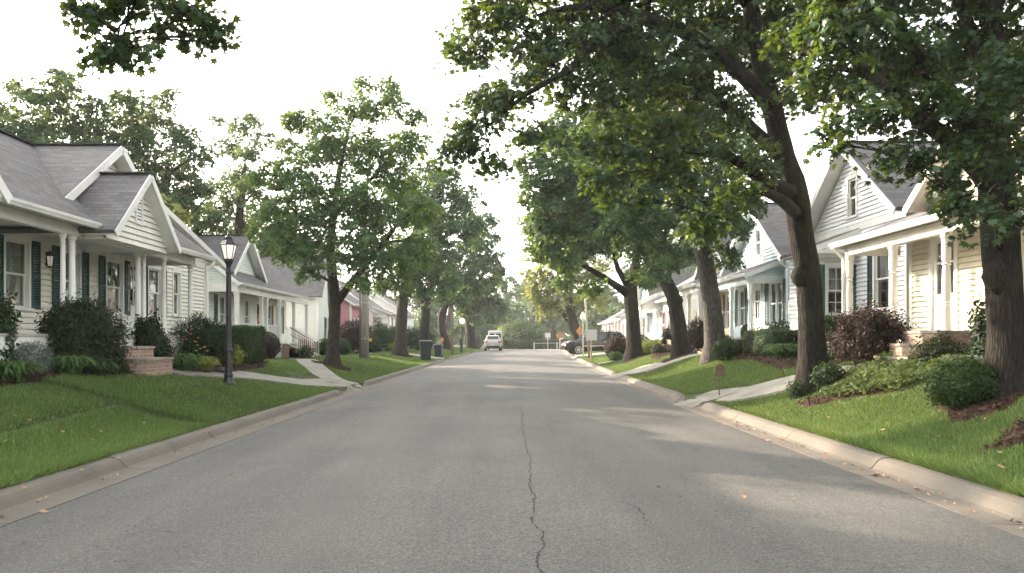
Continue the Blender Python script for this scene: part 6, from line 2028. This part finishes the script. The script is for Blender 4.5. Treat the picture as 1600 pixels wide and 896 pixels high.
# a mass of low ground cover on the bank before the cream house
def ground_cover(poly, n, leaf, ls, h):
    A = np.array(poly); Bp = np.roll(A, -1, 0)
    x0, y0 = A.min(0); x1, y1 = A.max(0)
    X = rng.uniform(x0, x1, n * 2); Y = rng.uniform(y0, y1, n * 2)
    c = np.zeros(X.shape, bool)
    for (a, b), (e, f) in zip(A, Bp):
        c ^= ((b > Y) != (f > Y)) & (X < (e - a) * (Y - b) / (f - b + 1e-12) + a)
    X, Y = X[c][:n], Y[c][:n]
    k = len(X)
    lump = .5 + .5 * np.sin(X * 6 + np.sin(Y * 5)) * np.cos(Y * 5.5)
    Z = hgt(X, Y) + .05 + h * (.35 + .65 * lump) * rng.random(k) ** .5
    X_, Y_, Z_ = frames(np.array([0, -.25, 1.0]) + rng.normal(size=(k, 3)) * .5)
    tint = np.clip(.35 + .35 * lump + rng.normal(size=k) * .2, 0, 1)
    o = np_mesh('ground_cover', OVAL, OVAL_F, np.stack([X, Y, Z], -1), X_, Y_, Z_, ls * rng.uniform(.6, 1.3, k), L[leaf], tint)
    struct(o, 'stuff')

    def f(X, Y):
        m = np.zeros(X.shape, bool)
        for (a, b), (e, g) in zip(A, Bp):
            m ^= ((b > Y) != (g > Y)) & (X < (e - a) * (Y - b) / (g - b + 1e-12) + a)
        return m
    excl.append(f)


ground_cover([(6.0, 15.2), (6.55, 13.3), (8.2, 13.0), (8.3, 15.2), (7.4, 15.9), (6.6, 15.9)], 9000, 'ivy', .045, .26)
# clipped hedge across the street end and the bright bush before it
shrub('boundary_hedge', 'long clipped hedge across the end of the street', 7.5, 114, 13.0, 1.35, 'hedge', .13, 9000, 'block', d=1.6, seed=60, cat='hedge')
shrub('garden_shrub', 'bright green rounded bush at the end of the street', 3.7, 116.5, 6.2, 4.0, 'box', .2, 5000, seed=61)
shrub('garden_shrub', 'yellowish bush left of the bright green bush at the street end', 1.2, 118.0, 3.6, 3.0, 'lime', .2, 2400, seed=62)

for g in GRASS_SPECS:
    rng = np.random.default_rng(int(g[1] * 10 + g[0] + 50))
    grass(*g)

# ------------------------------------------------------------------ street furniture
# iron lamp post on the left lawn
x, y = -6.33, 19.4
z = hz(x, y)
root = thing('street_lamp', 'tall black iron lamp post with a faceted glass lantern on the left lawn', 'street lamp', (x, y, z))
m = MB()
m.lathe(x, y, [(.165, z - .1), (.165, z + .03), (.15, z + .06), (.12, z + .1), (.10, z + .16), (.095, z + .2), (.105, z + .22), (.105, z + .25), (.085, z + .28), (.078, z + .78), (.095, z + .80), (.095, z + .84), (.075, z + .87), (.066, z + 1.0), (.058, z + 2.62), (.072, z + 2.64), (.072, z + 2.68), (.055, z + 2.72), (.05, z + 2.8), (.07, z + 2.86), (.105, z + 2.92), (.11, z + 2.97)], 20)
m.build('post', M['black'], root)
m = MB()
zl = z + 2.97
for j in range(6):
    a = math.pi / 6 + j * math.pi / 3
    m.beam((x + .10 * math.cos(a), y + .10 * math.sin(a), zl), (x + .185 * math.cos(a), y + .185 * math.sin(a), zl + .34), .016, .016)
m.lathe(x, y, [(.115, zl - .02), (.115, zl + .015)], 6, math.pi / 6)
m.lathe(x, y, [(.20, zl + .335), (.215, zl + .35), (.2, zl + .365), (.135, zl + .45), (.13, zl + .47)], 6, math.pi / 6)
m.lathe(x, y, [(.085, zl + .47), (.09, zl + .52), (.06, zl + .56), (.03, zl + .575), (.035, zl + .6), (.02, zl + .63), (.004, zl + .65)], 12)
m.build('lantern_frame', M['black'], root)
m = MB()
m.lathe(x, y, [(.094, zl + .016), (.178, zl + .334)], 6, math.pi / 6)
m.build('lantern_glass', M['lantern'], root)

# thick weathered utility pole with a conduit
x, y = -7.1, 44.3
z = hz(x, y)
root = thing('utility_pole', 'thick weathered utility pole with a conduit strapped to it and a yellow marker', 'utility pole', (x, y, z))
m = MB(); m.tube([(x, y, z - .2), (x + .02, y, z + 3), (x - .05, y, z + 9.5)], [.235, .21, .17], 16, rough=.04, seed=4); m.build('pole', M['pole'], root, smooth=True)
m = MB(); m.tube([(x - .24, y - .12, z), (x - .23, y - .12, z + 5.5)], .045, 8); m.build('conduit', M['rust'], root, smooth=True)
m = MB(); m.lathe(x, y - .01, [(.238, z + 1.05), (.238, z + 1.10)], 16); m.lathe(x, y - .01, [(.228, z + 3.0), (.228, z + 3.05)], 16); m.build('strap', M['galv'], root)
m = MB(); m.box(x + .24, x + .4, y - .1, y - .06, z + .95, z + 1.12); m.build('marker', M['gflag'], root)
# slim pole farther on with a small box
x, y = gp(707, 0, 70), 70
z = hz(x, y)
root = thing('utility_pole', 'slim two-tone utility pole with a small grey box, beyond the wheeled bins', 'utility pole', (x, y, z))
m = MB(); m.tube([(x, y, z - .2), (x, y, z + 1.6)], .12, 12); m.build('sleeve', M['rust'], root, smooth=True)
m = MB(); m.tube([(x, y, z + 1.58), (x - .02, y, z + 7.5)], [.115, .095], 12); m.build('pole', M['pole'], root, smooth=True)
m = MB(); m.box(x + .1, x + .42, y - .12, y + .02, z + 2.5, z + 2.95); m.build('junction_box', M['galv'], root)
PA = Vector((x, y, z + 7.0))
# right thin leaning pole
x, y = gp(921, 0, 58), 58.0
z = hz(x, y)
root = thing('utility_pole', 'thin leaning utility pole behind the white sign', 'utility pole', (x, y, z))
m = MB(); m.tube([(x, y, z - .2), (x - .32, y, z + 4.6)], [.085, .07], 10); m.build('pole', M['pole'], root, smooth=True)
m = MB(); m.lathe(x - .32, y, [(.08, z + 4.55), (.09, z + 4.62), (.03, z + 4.68)], 10); m.build('cap', M['galv'], root)
# overhead cable at the street end
m = MB()
A_, B_ = Vector((-3.6, 99, 6.6)), Vector((16, 99, 6.6))
m.tube([A_.lerp(B_, t) - Vector((0, 0, 2.0 * (1 - (2 * t - 1) ** 2) * .5)) for t in [i / 14 for i in range(15)]], .035, 5)
tag(m.build('overhead_cable', M['wire']), 'thin overhead cable sagging across the end of the street', 'cable')
for xx, lab in ((-3.6, 'dark pole carrying the overhead cable, left of the street end'), (16.0, 'dark pole carrying the overhead cable, right of the street end')):
    r_ = thing('cable_pole', lab, 'pole', (xx, 99, hz(xx, 99)))
    m = MB(); m.tube([(xx, 99, hz(xx, 99) - .2), (xx, 99, 7.0)], [.15, .11], 10); m.build('pole', M['rust'], r_, smooth=True)
    m = MB(); m.beam((xx - .6, 98.95, 6.7), (xx + .6, 98.95, 6.7), .1, .12); m.build('crossarm', M['wood'], r_)


def lamp(label, x, y, H, mat, post, globe='globe', name='street_lamp'):
    z = hz(x, y)
    r_ = thing(name, label, 'street lamp', (x, y, z))
    m = MB()
    m.lathe(x, y, [(.12, z - .1), (.12, z + .12), (.07, z + .2), (.055, z + H * .7), (.05, z + H - .1), (.1, z + H - .04), (.1, z + H)], 12)
    m.build('post', M[post], r_)
    m = MB()
    R_ = .23
    m.lathe(x, y, [(.10, z + H), (R_ * .8, z + H + .1), (R_, z + H + .26), (R_ * .85, z + H + .42), (R_ * .5, z + H + .52), (.05, z + H + .55)], 14)
    m.build('globe', M[mat], r_, smooth=True)
    m = MB(); m.lathe(x, y, [(R_ * .55, z + H + .5), (.1, z + H + .58), (.03, z + H + .68)], 10); m.build('finial', M[post], r_)


lamp('glowing amber street lamp among the dark trees beyond the slim utility pole', gp(722, 0, 78), 78, 2.75, 'lampo', 'black')
lamp('white globe lamp on a grey post above the dark parked vehicle', gp(911, 0, 60.5), 60.5, 2.75, 'globe', 'galv')


def sign(name, label, x, y, w, h, z0, mat, post='galv', pr=.028, shape='rect', cat='sign', th=.012, ph=None):
    z = hz(x, y)
    r_ = thing(name, label, cat, (x, y, z))
    m = MB(); m.tube([(x, y, z - .1), (x, y, z + (ph or z0 + h * .9))], pr, 8); m.build('post', M[post], r_)
    m = MB()
    c = z + z0 + h / 2
    if shape == 'rect':
        o = [(-w / 2, -h / 2), (w / 2, -h / 2), (w / 2, h / 2), (-w / 2, h / 2)]
    elif shape == 'disc':
        o = [(w / 2 * math.cos(t), h / 2 * math.sin(t)) for t in np.linspace(0, 2 * math.pi, 19)[:-1]]
    elif shape == 'diamond':
        o = [(0, -h / 2), (w / 2, 0), (0, h / 2), (-w / 2, 0)]
    else:   # rounded-top board
        o = [(-w * .5, -h * .5), (w * .5, -h * .5), (w * .5, h * .18), (w * .32, h * .42), (w * .1, h * .5), (-w * .1, h * .5), (-w * .32, h * .42), (-w * .5, h * .18)]
    m.prism([(x + a, y - pr - .004, c + b) for a, b in o], (0, -th, 0))
    m.build('board', M[mat], r_)
    return r_


sign('yard_sign', 'small brown round-topped marker on a thin stake by the right kerb walk', 5.45, 20.0, .24, .30, .50, 'brown', 'rust', .016, 'arch', 'marker', th=.05)
sign('street_sign', 'blank white rectangular sign on a timber stake before the dark vehicle', gp(924, 0, 49.5), 49.5, .66, .66, 1.35, 'sign', 'wood', .042, 'rect')
sign('traffic_sign', 'orange round sign on a pale post at the far right kerb', gp(875, 0, 82), 82, .55, .6, 1.55, 'orange', 'galv', .05, 'disc')
sign('traffic_sign', 'orange diamond sign behind the dark vehicle', gp(906, 0, 74), 74, .75, .95, 1.55, 'orange', 'galv', .04, 'diamond')
sign('street_sign', 'small white sign in the distance before the end hedge', gp(856, 0, 96), 96, .6, .55, 1.6, 'sign', 'galv', .035, 'rect')
sign('traffic_sign', 'small orange disc on a short stake behind the bins', gp(691, 0, 66), 66, .3, .34, 1.1, 'orange', 'wood', .03, 'disc')
for px, lab in ((720, 'dark green box on a post by the glowing lamp'),):
    xx = gp(px, 0, 76); z = hz(xx, 76)
    r_ = thing('mailbox', lab, 'mailbox', (xx, 76, z))
    m = MB(); m.box(xx - .05, xx + .05, 75.95, 76.05, z - .1, z + 1.05); m.build('post', M['bin'], r_)
    m = MB(); m.prism([(xx - .12 + a, 75.75, z + 1.05 + b) for a, b in [(0, 0), (.24, 0), (.24, .14), (.2, .22), (.12, .25), (.04, .22), (0, .14)]], (0, .48, 0)); m.build('box', M['bin'], r_)


def wheelie(label, x, y, w, H, mat, rz=0.0):
    z = hz(x, y)
    r_ = thing('wheeled_bin', label, 'bin', (x, y, z), rz, 'wheeled bins at the left kerb')
    m = MB()
    a, b = w * .40, w * .5
    V = [(-a, -a, .06), (a, -a, .06), (a, a, .06), (-a, a, .06), (-b, -b, H * .9), (b, -b, H * .9), (b, b, H * .9), (-b, b, H * .9)]
    m.add(V, [(3, 2, 1, 0), (0, 1, 5, 4), (1, 2, 6, 5), (2, 3, 7, 6), (3, 0, 4, 7), (4, 5, 6, 7)])
    m.box(-b - .02, b + .02, -b - .02, b + .02, H * .86, H * .91)
    m.build('body', M[mat], r_, local=True)
    m = MB()
    m.prism([(-b - .03, -b - .05, H * .915), (-b - .03, b + .04, H * .915), (-b - .03, b + .02, H * .97), (-b - .03, 0, H), (-b - .03, -b, H * .965)], (2 * b + .06, 0, 0))
    m.build('lid', M[mat], r_, local=True)
    m = MB(); m.tube([(-b * .8, b + .07, H * .88), (b * .8, b + .07, H * .88)], .018, 8); m.build('handle', M['trim'], r_, local=True)
    for sx in (-1, 1):
        m = MB(); m.tube([(sx * (a - .02), a * .9, .11), (sx * (a + .05), a * .9, .11)], .11, 14); m.build('wheel', M['tyre'], r_, local=True)


wheelie('black lidded wheeled bin on the left kerb lawn', gp(665, 0, 52.5), 52.5, .74, 1.32, 'bin', .15)
wheelie('blue-grey narrower bin standing farther along the left kerb', gp(685, 0, 60.5), 60.5, .58, 1.0, 'binb', -.1)

# white post-and-rail barrier across the street end
xa, xb_ = 5.2, 14.5
r_ = thing('post_fence', 'low white post-and-rail barrier before the end hedge', 'fence', (9, 111.5, hz(9, 111.5)))
for xx in np.linspace(xa, xb_, 4):
    z = hz(xx, 111.5)
    m = MB(); m.box(xx - .09, xx + .09, 111.4, 111.6, z - .1, z + .95); m.prism([(xx - .09, 111.4, z + .95), (xx + .09, 111.4, z + .95), (xx, 111.4, z + 1.02)], (0, .2, 0)); m.build('post', M['galv'], r_)
m = MB(); m.beam((xa, 111.38, hz(xa, 111.5) + .85), (xb_, 111.38, hz(xb_, 111.5) + .85), .04, .06); m.build('rail', M['galv'], r_)


# ------------------------------------------------------------------ vehicles
def vehicle(name, label, cat, loc, rz, kind, paint_, Lg=4.8, W=1.86, H=1.75):
    """Lofted body: stations across the length (x forward), each a cross-section; local x forward, y left."""
    r_ = thing(name, label, cat, loc, rz)
    # side profile: (x, z_low, z_belt, z_top, half width belt, half width top)
    if kind == 'suv':
        S = [(-.5, .42, .80, .86, .80, .70), (-.492, .36, .95, 1.02, .90, .78), (-.46, .32, 1.06, 1.16, .95, .80), (-.44, .32, 1.08, 1.30, .97, .78), (-.36, .30, 1.09, 1.70, .99, .68), (-.2, .28, 1.08, 1.75, 1.0, .70), (0.0, .28, 1.06, 1.74, 1.0, .70), (.12, .28, 1.05, 1.66, 1.0, .68), (.24, .28, 1.04, 1.14, .99, .82), (.36, .30, 1.00, 1.06, .97, .82), (.45, .34, .92, .97, .92, .78), (.492, .38, .74, .80, .84, .70), (.5, .44, .62, .68, .76, .62)]
    else:   # van
        S = [(-.5, .35, 1.1, 2.15, .95, .84), (-.48, .32, 1.15, 2.25, .98, .86), (-.2, .3, 1.15, 2.28, 1.0, .88), (.18, .3, 1.15, 2.25, 1.0, .87), (.26, .3, 1.15, 2.12, 1.0, .84), (.38, .3, 1.12, 1.3, .99, .84), (.47, .34, .95, 1.05, .93, .78), (.5, .42, .7, .78, .84, .7)]
    V = []
    hw = W / 2
    ring = 12
    for x, zl, zb, zt, wb, wt in S:
        X = x * Lg
        half = [(.0, zl), (hw * wb * .9, zl), (hw * wb * .985, zl + .12), (hw * wb, (zl + zb) / 2), (hw * wb * .975, zb), (hw * (wt + .02), zt - .05 if zt - zb > .15 else zt - .02), (hw * wt * .9, zt)]
        pts = half + [(-a, b) for a, b in half[::-1][:-1]]
        pts = pts
        V.append([(X, a, b) for a, b in pts])
    k = len(V[0])
    m = MB()
    vs = [p for r in V for p in r]
    fs = [(i * k + j, i * k + (j + 1) % k, (i + 1) * k + (j + 1) % k, (i + 1) * k + j) for i in range(len(V) - 1) for j in range(k)]
    fs += [tuple(range(k))[::-1], tuple((len(V) - 1) * k + j for j in range(k))]
    m.add(vs, fs)
    m.build('body', M[paint_], r_, local=True)

    def at(x):
        """belt/top heights and half widths at station x (fraction of the length)"""
        xs = [s[0] for s in S]
        return [float(np.interp(x, xs, [s[i] for s in S])) for i in range(1, 6)]

    def sidewin(x0, x1, a0=.06, a1=.9, n=6):
        for sg in (-1, 1):
            m = MB()
            lo, hi = [], []
            for i in range(n + 1):
                x = x0 + (x1 - x0) * i / n
                zl, zb, zt, wb, wt = at(x)
                y0, y1 = hw * wb * .975, hw * (wt + .02)
                zz1 = zt - .05
                f = lambda t: (x * Lg, sg * (y0 + (y1 - y0) * t + .008), zb + (zz1 - zb) * t)
                lo.append(f(a0)); hi.append(f(a1))
            m.add(lo + hi, [(i, i + 1, n + 2 + i, n + 1 + i) for i in range(n)])
            m.build('side_window', M['cglass'], r_, local=True)

    def endwin(xa, xb, w=.86):
        za, zb_ = at(xa), at(xb)
        s = 1 if xa > xb else -1
        m = MB()
        m.add([(xa * Lg + s * .02, -hw * za[4] * w, za[2] + .012), (xa * Lg + s * .02, hw * za[4] * w, za[2] + .012), (xb * Lg + s * .02, hw * zb_[4] * w, zb_[2] + .004), (xb * Lg + s * .02, -hw * zb_[4] * w, zb_[2] + .004)], [(0, 1, 2, 3)])
        return m
    if kind == 'suv':
        sidewin(-.35, -.17); sidewin(-.155, .02); sidewin(.035, .15, .08, .85)
        endwin(.225, .13, .9).build('windscreen', M['cglass'], r_, local=True)
        endwin(-.437, -.372, .9).build('rear_window', M['cglass'], r_, local=True)
        wx = (.31, -.31)
        zl = .82
        for sg in (-1, 1):
            m = MB(); m.box(-.5 * Lg + .02, -.462 * Lg, sg * hw * .62, sg * hw * .92, .86, 1.10); m.build('tail_lamp', M['lampr'], r_, local=True)
            m = MB(); m.box(.455 * Lg, .492 * Lg, sg * hw * .5, sg * hw * .86, .70, .86); m.build('headlight', M['lampr' if paint_ == 'car_d' else 'chrome'], r_, local=True)
            m = MB(); m.box(.13 * Lg, .17 * Lg, sg * (hw + .02), sg * (hw + .2), 1.05, 1.2); m.build('mirror', M[paint_], r_, local=True)
            m = MB(); m.box(-.3 * Lg, .26 * Lg, sg * hw * 1.0, sg * (hw + .025), .62, .68); m.build('side_moulding', M['chrome'], r_, local=True)
            m = MB(); m.box(-.12 * Lg, -.085 * Lg, sg * (hw - .01), sg * (hw + .03), .96, .99); m.build('handle', M['chrome'], r_, local=True)
            m = MB(); m.tube([(-.33 * Lg, sg * hw * .6, 1.73), (-.2 * Lg, sg * hw * .6, 1.82), (.02 * Lg, sg * hw * .6, 1.81), (.08 * Lg, sg * hw * .6, 1.72)], .02, 6); m.build('roof_rail', M['trim'], r_, local=True)
        m = MB(); m.box(-.508 * Lg, -.46 * Lg, -hw * .86, hw * .86, .36, .58); m.build('rear_bumper', M['trim'], r_, local=True)
        m = MB(); m.box(.46 * Lg, .51 * Lg, -hw * .8, hw * .8, .36, .56); m.build('front_bumper', M['trim'], r_, local=True)
        m = MB(); m.box(-.505 * Lg, -.49 * Lg, -.26, .26, .70, .82); m.build('number_plate', M['plate'], r_, local=True)
    else:
        sidewin(.17, .27, .08, .8)
        endwin(.372, .27, .9).build('windscreen', M['cglass'], r_, local=True)
        wx = (.33, -.3)
        for sg in (-1, 1):
            m = MB(); m.box(-.506 * Lg, -.49 * Lg, sg * hw * .72, sg * hw * .92, .8, 1.2); m.build('tail_lamp', M['lampr'], r_, local=True)
            m = MB(); m.box(-.503 * Lg, -.495 * Lg, sg * hw * .1, sg * hw * .75, 1.4, 1.95); m.build('rear_window', M['cglass'], r_, local=True)
            m = MB(); m.box(.47 * Lg, .495 * Lg, sg * hw * .5, sg * hw * .86, .72, .9); m.build('headlight', M['chrome'], r_, local=True)
        m = MB(); m.box(-.51 * Lg, -.47 * Lg, -hw * .9, hw * .9, .36, .55); m.build('rear_bumper', M['trim'], r_, local=True)
        m = MB()
        for q in (-.35, -.1, .12):
            m.beam((q * Lg, -hw * .85, 2.36), (q * Lg, hw * .85, 2.36), .05, .05)
        for sg in (-1, 1):
            m.beam((-.4 * Lg, sg * hw * .7, 2.33), (.16 * Lg, sg * hw * .7, 2.33), .05, .04)
        m.build('roof_rack', M['galv'], r_, local=True)
    wr = .36 if kind == 'suv' else .34
    for wxx in wx:
        for sg in (-1, 1):
            m = MB(); m.tube([(wxx * Lg, sg * (hw - .235), wr), (wxx * Lg, sg * (hw + .004), wr)], wr, 22); w_ = m.build('wheel', M['tyre'], r_, local=True)
            m = MB()
            m.tube([(wxx * Lg, sg * (hw + .005), wr), (wxx * Lg, sg * (hw + .012), wr)], wr * .24, 12)
            for j in range(6):
                a = j * math.pi / 3
                m.beam((wxx * Lg + .04 * math.cos(a), sg * (hw + .009), wr + .04 * math.sin(a)), (wxx * Lg + wr * .66 * math.cos(a), sg * (hw + .009), wr + wr * .66 * math.sin(a)), .06, .012, (0, 1, 0))
            n = 22
            for rad in (wr * .68,):
                ring_ = []
                for j in range(n):
                    a = 2 * math.pi * j / n
                    ring_.append((wxx * Lg + rad * math.cos(a), sg * (hw + .008), wr + rad * math.sin(a)))
                m.tube(ring_ + [ring_[0], ring_[1]], .022, 5, cap=False)
            m.build('rim', M['rim'], w_, local=True)
            m = MB()
            arc = [(wxx * Lg + (wr + .07) * math.cos(a), sg * (hw * .99), wr + (wr + .07) * math.sin(a)) for a in np.linspace(-.15, math.pi + .15, 13)]
            m.tube(arc, .045, 6); m.build('wheel_arch', M['trim'], r_, local=True)
    return r_


vehicle('parked_car', 'dark charcoal sport utility vehicle parked nose to the street on the right driveway', 'car', (7.65, 63.2, hz(8.6, 64.5) + .03), math.pi + .16, 'suv', 'car_d', 5.1, 1.95, 1.9)
Yc = 90
vehicle('parked_car', 'silver car seen from behind at the left of the far roadway', 'car', (gp(770, 0, Yc), Yc + 2.2, float(zr(Yc)) + .05), math.pi / 2, 'suv', 'car_s', 4.5, 1.84, 1.6)
Yc = 98
vehicle('parked_van', 'white van with a roof rack beyond the silver car', 'van', (gp(773.5, 0, Yc), Yc + 2.5, float(zr(Yc)) + .04), math.pi / 2, 'van', 'car_w', 5.0, 1.8)

# ------------------------------------------------------------------ fallen leaves
def leaf_mesh(i):
    rr = random.Random(900 + i)
    vs = []
    pts = MAPLE if i % 2 == 0 else OAK
    for a, b, c in pts:
        q = math.hypot(a, b)
        vs.append((a, b, .32 * q * q * rr.uniform(.4, 1.2) + .05))
    n = len(vs)
    me = bpy.data.meshes.new('fallen_leaf')
    me.from_pydata([(0, 0, 0)] + vs, [], [(0, 1 + j, 1 + (j + 1) % n) for j in range(n)])
    me.materials.append(M['dry'])
    return me


LM = [leaf_mesh(i) for i in range(5)]
rr = random.Random(44)


def fallen(x, y, z, s, label, group):
    o = bpy.data.objects.new('fallen_leaf', LM[rr.randint(0, 4)])
    COL.objects.link(o)
    o.location = (x, y, z)
    o.rotation_euler = (rr.uniform(-.4, .4), rr.uniform(-.4, .4), rr.uniform(0, 6.28))
    o.scale = (s, s, s)
    tag(o, label, 'leaf', group)


def gpt(px, py, dz=0.0):
    """where the pixel's ray meets the street, kerb or lawn"""
    for i in range(60, 3000):
        Y = i * .02
        x, z = (px - VX) * Y / FPX, CZ - (py - VY) * Y / FPX
        u = abs(x - float(xc(Y)))
        g = road_z(x, Y) if u < 4.3 else (float(zr(Y)) + (.0 if u < 4.62 else .145) if u < 4.92 else hz(x, Y) + .02)
        if z <= g:
            return x, Y, g + dz
    return x, Y, g


for px, py, s in [(321, 685, .07), (152, 745, .08), (70, 802, .06), (38, 788, .045), (62, 784, .045), (273, 708, .05), (368, 676, .04), (128, 757, .03), (452, 645, .05), (430, 652, .035), (490, 632, .05), (186, 726, .05), (2, 810, .05), (290, 702, .03), (560, 606, .06)]:
    fallen(*gpt(px, py, .012), s, 'dry brown leaf lying in the left gutter', 'leaves in the left gutter')
for px, py, s in [(1197, 690, .08), (1152, 668, .06), (1222, 693, .05), (1370, 745, .09), (1432, 767, .05), (1446, 771, .05), (1282, 720, .04), (1100, 652, .05), (1130, 664, .04), (1166, 679, .04), (1320, 727, .04), (1082, 640, .06), (1060, 634, .05), (985, 603, .07), (960, 594, .08), (930, 581, .07), (1520, 802, .04), (1010, 610, .05), (1240, 700, .035), (1345, 737, .04)]:
    fallen(*gpt(px, py, .012), s, 'dry brown leaf lying in the right gutter', 'leaves in the right gutter')
for px, py, s in [(1027, 763, .05), (1161, 778, .055), (1044, 764, .025), (676, 848, .03), (873, 660, .04), (1085, 700, .03), (1062, 779, .03), (775, 846, .022), (934, 843, .022), (787, 773, .02), (620, 700, .02)]:
    fallen(*gpt(px, py, .012), s, 'dry leaf or scrap lying out on the asphalt', 'scraps on the roadway')
for px, py, s in [(172, 607, .05), (98, 681, .04), (158, 680, .04), (100, 629, .035), (57, 618, .04), (199, 667, .04), (138, 681, .035), (10, 696, .05), (47, 664, .05), (43, 655, .04), (226, 666, .04), (25, 656, .04), (283, 600, .03), (182, 668, .04), (146, 694, .035)]:
    fallen(*gpt(px, py, .05), s, 'pale fallen leaf on the left lawn', 'leaves on the left lawn')
for px, py, s in [(1416, 667, .05), (1380, 679, .05), (1508, 708, .05), (1512, 742, .06), (1565, 739, .06), (1295, 658, .04), (1300, 674, .04), (1550, 663, .04), (1415, 718, .05), (1563, 716, .04), (1465, 690, .04), (1285, 673, .03), (1350, 690, .03), (1560, 780, .05)]:
    fallen(*gpt(px, py, .06), s, 'pale fallen leaf on the right lawn', 'leaves on the right lawn')

# finer leaf litter gathered along the gutters and scattered on the turf
def litter(n, fn, s0, s1, lift):
    pts = np.array([fn() for _ in range(n)])
    Xn, Yn, Zn = frames(np.array([0, 0, 1.0]) + rng.normal(size=(n, 3)) * .45)
    pts[:, 2] += lift
    me_t = [(-1, 0, .12), (-.2, .5, .22), (1, 0, .2), (-.2, -.5, .05)]
    struct(np_mesh('leaf_litter', me_t, [(0, 1, 3), (1, 2, 3)], pts, Xn, Yn, Zn, rng.uniform(s0, s1, n), M['dry']), 'stuff')


rng = np.random.default_rng(321)
rr = random.Random(321)


def gut(side, y0, y1):
    y = y0 + (y1 - y0) * rr.random() ** 1.3
    y += .35 * math.sin(y * 2.3)
    d_ = 4.57 - abs(rr.gauss(0, .09))
    return (float(xc(y)) + side * d_, y, float(zr(y)) + .006)


def turf(side, y0, y1):
    y = y0 + (y1 - y0) * rr.random() ** 1.5
    x = float(xc(y)) + side * rr.uniform(5.0, 8.0)
    return (x, y, hz(x, y))


litter(230, lambda: gut(1, 6.5, 45), .012, .038, .008)
litter(110, lambda: gut(-1, 6, 45), .010, .032, .008)
litter(60, lambda: turf(-1, 6, 24), .012, .03, .05)
litter(80, lambda: turf(1, 6, 24), .012, .032, .055)
litter(60, lambda: (lambda x, y: (x, y, road_z(x, y)))(rr.uniform(-4, 4), 5 + 25 * rr.random() ** 1.4), .006, .016, .003)

# ------------------------------------------------------------------ haze, light, camera
HAZE = 0.00045
if HAZE:
    me = bpy.data.meshes.new('haze')
    x0, x1, y0, y1, z0, z1 = -148, 158, -28, 415, -1.6, 32
    V, Fc = box_core(((x0 + x1) / 2, (y0 + y1) / 2, (z0 + z1) / 2), ((x1 - x0) / 2, (y1 - y0) / 2, (z1 - z0) / 2))
    me.from_pydata(V, [], Fc)
    m = bpy.data.materials.new('morning_haze'); m.use_nodes = True
    nt = m.node_tree
    nt.nodes.remove(nt.nodes['Principled BSDF'])
    pv = nt.nodes.new('ShaderNodeVolumePrincipled')
    pv.inputs['Color'].default_value = (0.92, 0.94, 0.95, 1)
    pv.inputs['Density'].default_value = HAZE
    pv.inputs['Anisotropy'].default_value = 0.1
    nt.links.new(pv.outputs[0], nt.nodes['Material Output'].inputs['Volume'])
    me.materials.append(m)
    o = bpy.data.objects.new('haze', me); COL.objects.link(o); o['kind'] = 'stuff'

SUN_EL, SUN_AZ = R(20.5), math.atan2(-0.80, 0.60)       # azimuth clockwise from +Y: ahead and to the left
S = Vector((math.sin(SUN_AZ) * math.cos(SUN_EL), math.cos(SUN_AZ) * math.cos(SUN_EL), math.sin(SUN_EL)))
sl = bpy.data.lights.new('sun', 'SUN'); sl.energy = 2.5; sl.angle = R(0.6); sl.color = (1.0, 0.80, 0.60)
so = bpy.data.objects.new('sun', sl); COL.objects.link(so)
so.rotation_euler = S.to_track_quat('Z', 'Y').to_euler(); so.location = (-30, 20, 40)

w = bpy.data.worlds.new('World'); scene.world = w; w.use_nodes = True
nt = w.node_tree
sky = nt.nodes.new('ShaderNodeTexSky'); sky.sky_type = 'NISHITA'; sky.sun_disc = False
sky.sun_elevation = SUN_EL; sky.sun_rotation = SUN_AZ; sky.dust_density = 4.0; sky.air_density = 1.0; sky.altitude = 100
hs = nt.nodes.new('ShaderNodeHueSaturation'); hs.inputs['Saturation'].default_value = 0.2
nt.links.new(sky.outputs[0], hs.inputs['Color'])
bg = nt.nodes['Background']; bg.inputs['Strength'].default_value = 0.15
wm = nt.nodes.new('ShaderNodeMix'); wm.data_type = 'RGBA'; wm.blend_type = 'MULTIPLY'; wm.inputs[0].default_value = 1.0; wm.inputs[7].default_value = (1.0, 0.975, 0.925, 1)
nt.links.new(hs.outputs[0], wm.inputs[6]); nt.links.new(wm.outputs[2], bg.inputs['Color'])

cd = bpy.data.cameras.new('camera'); cd.sensor_width = 36.0; cd.lens = FPX / 1600 * 36
cd.shift_x = (800 - VX) / 1600; cd.shift_y = (VY - 448) / 1600
cd.clip_end = 2000; cd.clip_start = .05
co = bpy.data.objects.new('camera', cd); COL.objects.link(co)
co.location = (0, 0, CZ); co.rotation_euler = (R(90), 0, 0)
scene.camera = co
vs_ = scene.view_settings
vs_.view_transform = 'Standard'; vs_.look = 'None'; vs_.exposure = 2.75; vs_.gamma = 1.0; vs_.use_curve_mapping = False
scene.render.engine = 'CYCLES'
scene.cycles.max_bounces = 8; scene.cycles.diffuse_bounces = 4; scene.cycles.glossy_bounces = 3; scene.cycles.transmission_bounces = 4; scene.cycles.transparent_max_bounces = 8; scene.cycles.volume_bounces = 1
scene.cycles.caustics_reflective = False; scene.cycles.caustics_refractive = False
scene.cycles.sample_clamp_indirect = 3.0
scene.cycles.use_denoising = True
try:
    scene.cycles.denoising_input_passes = 'RGB_ALBEDO_NORMAL'; scene.cycles.denoising_prefilter = 'ACCURATE'
except Exception:
    pass
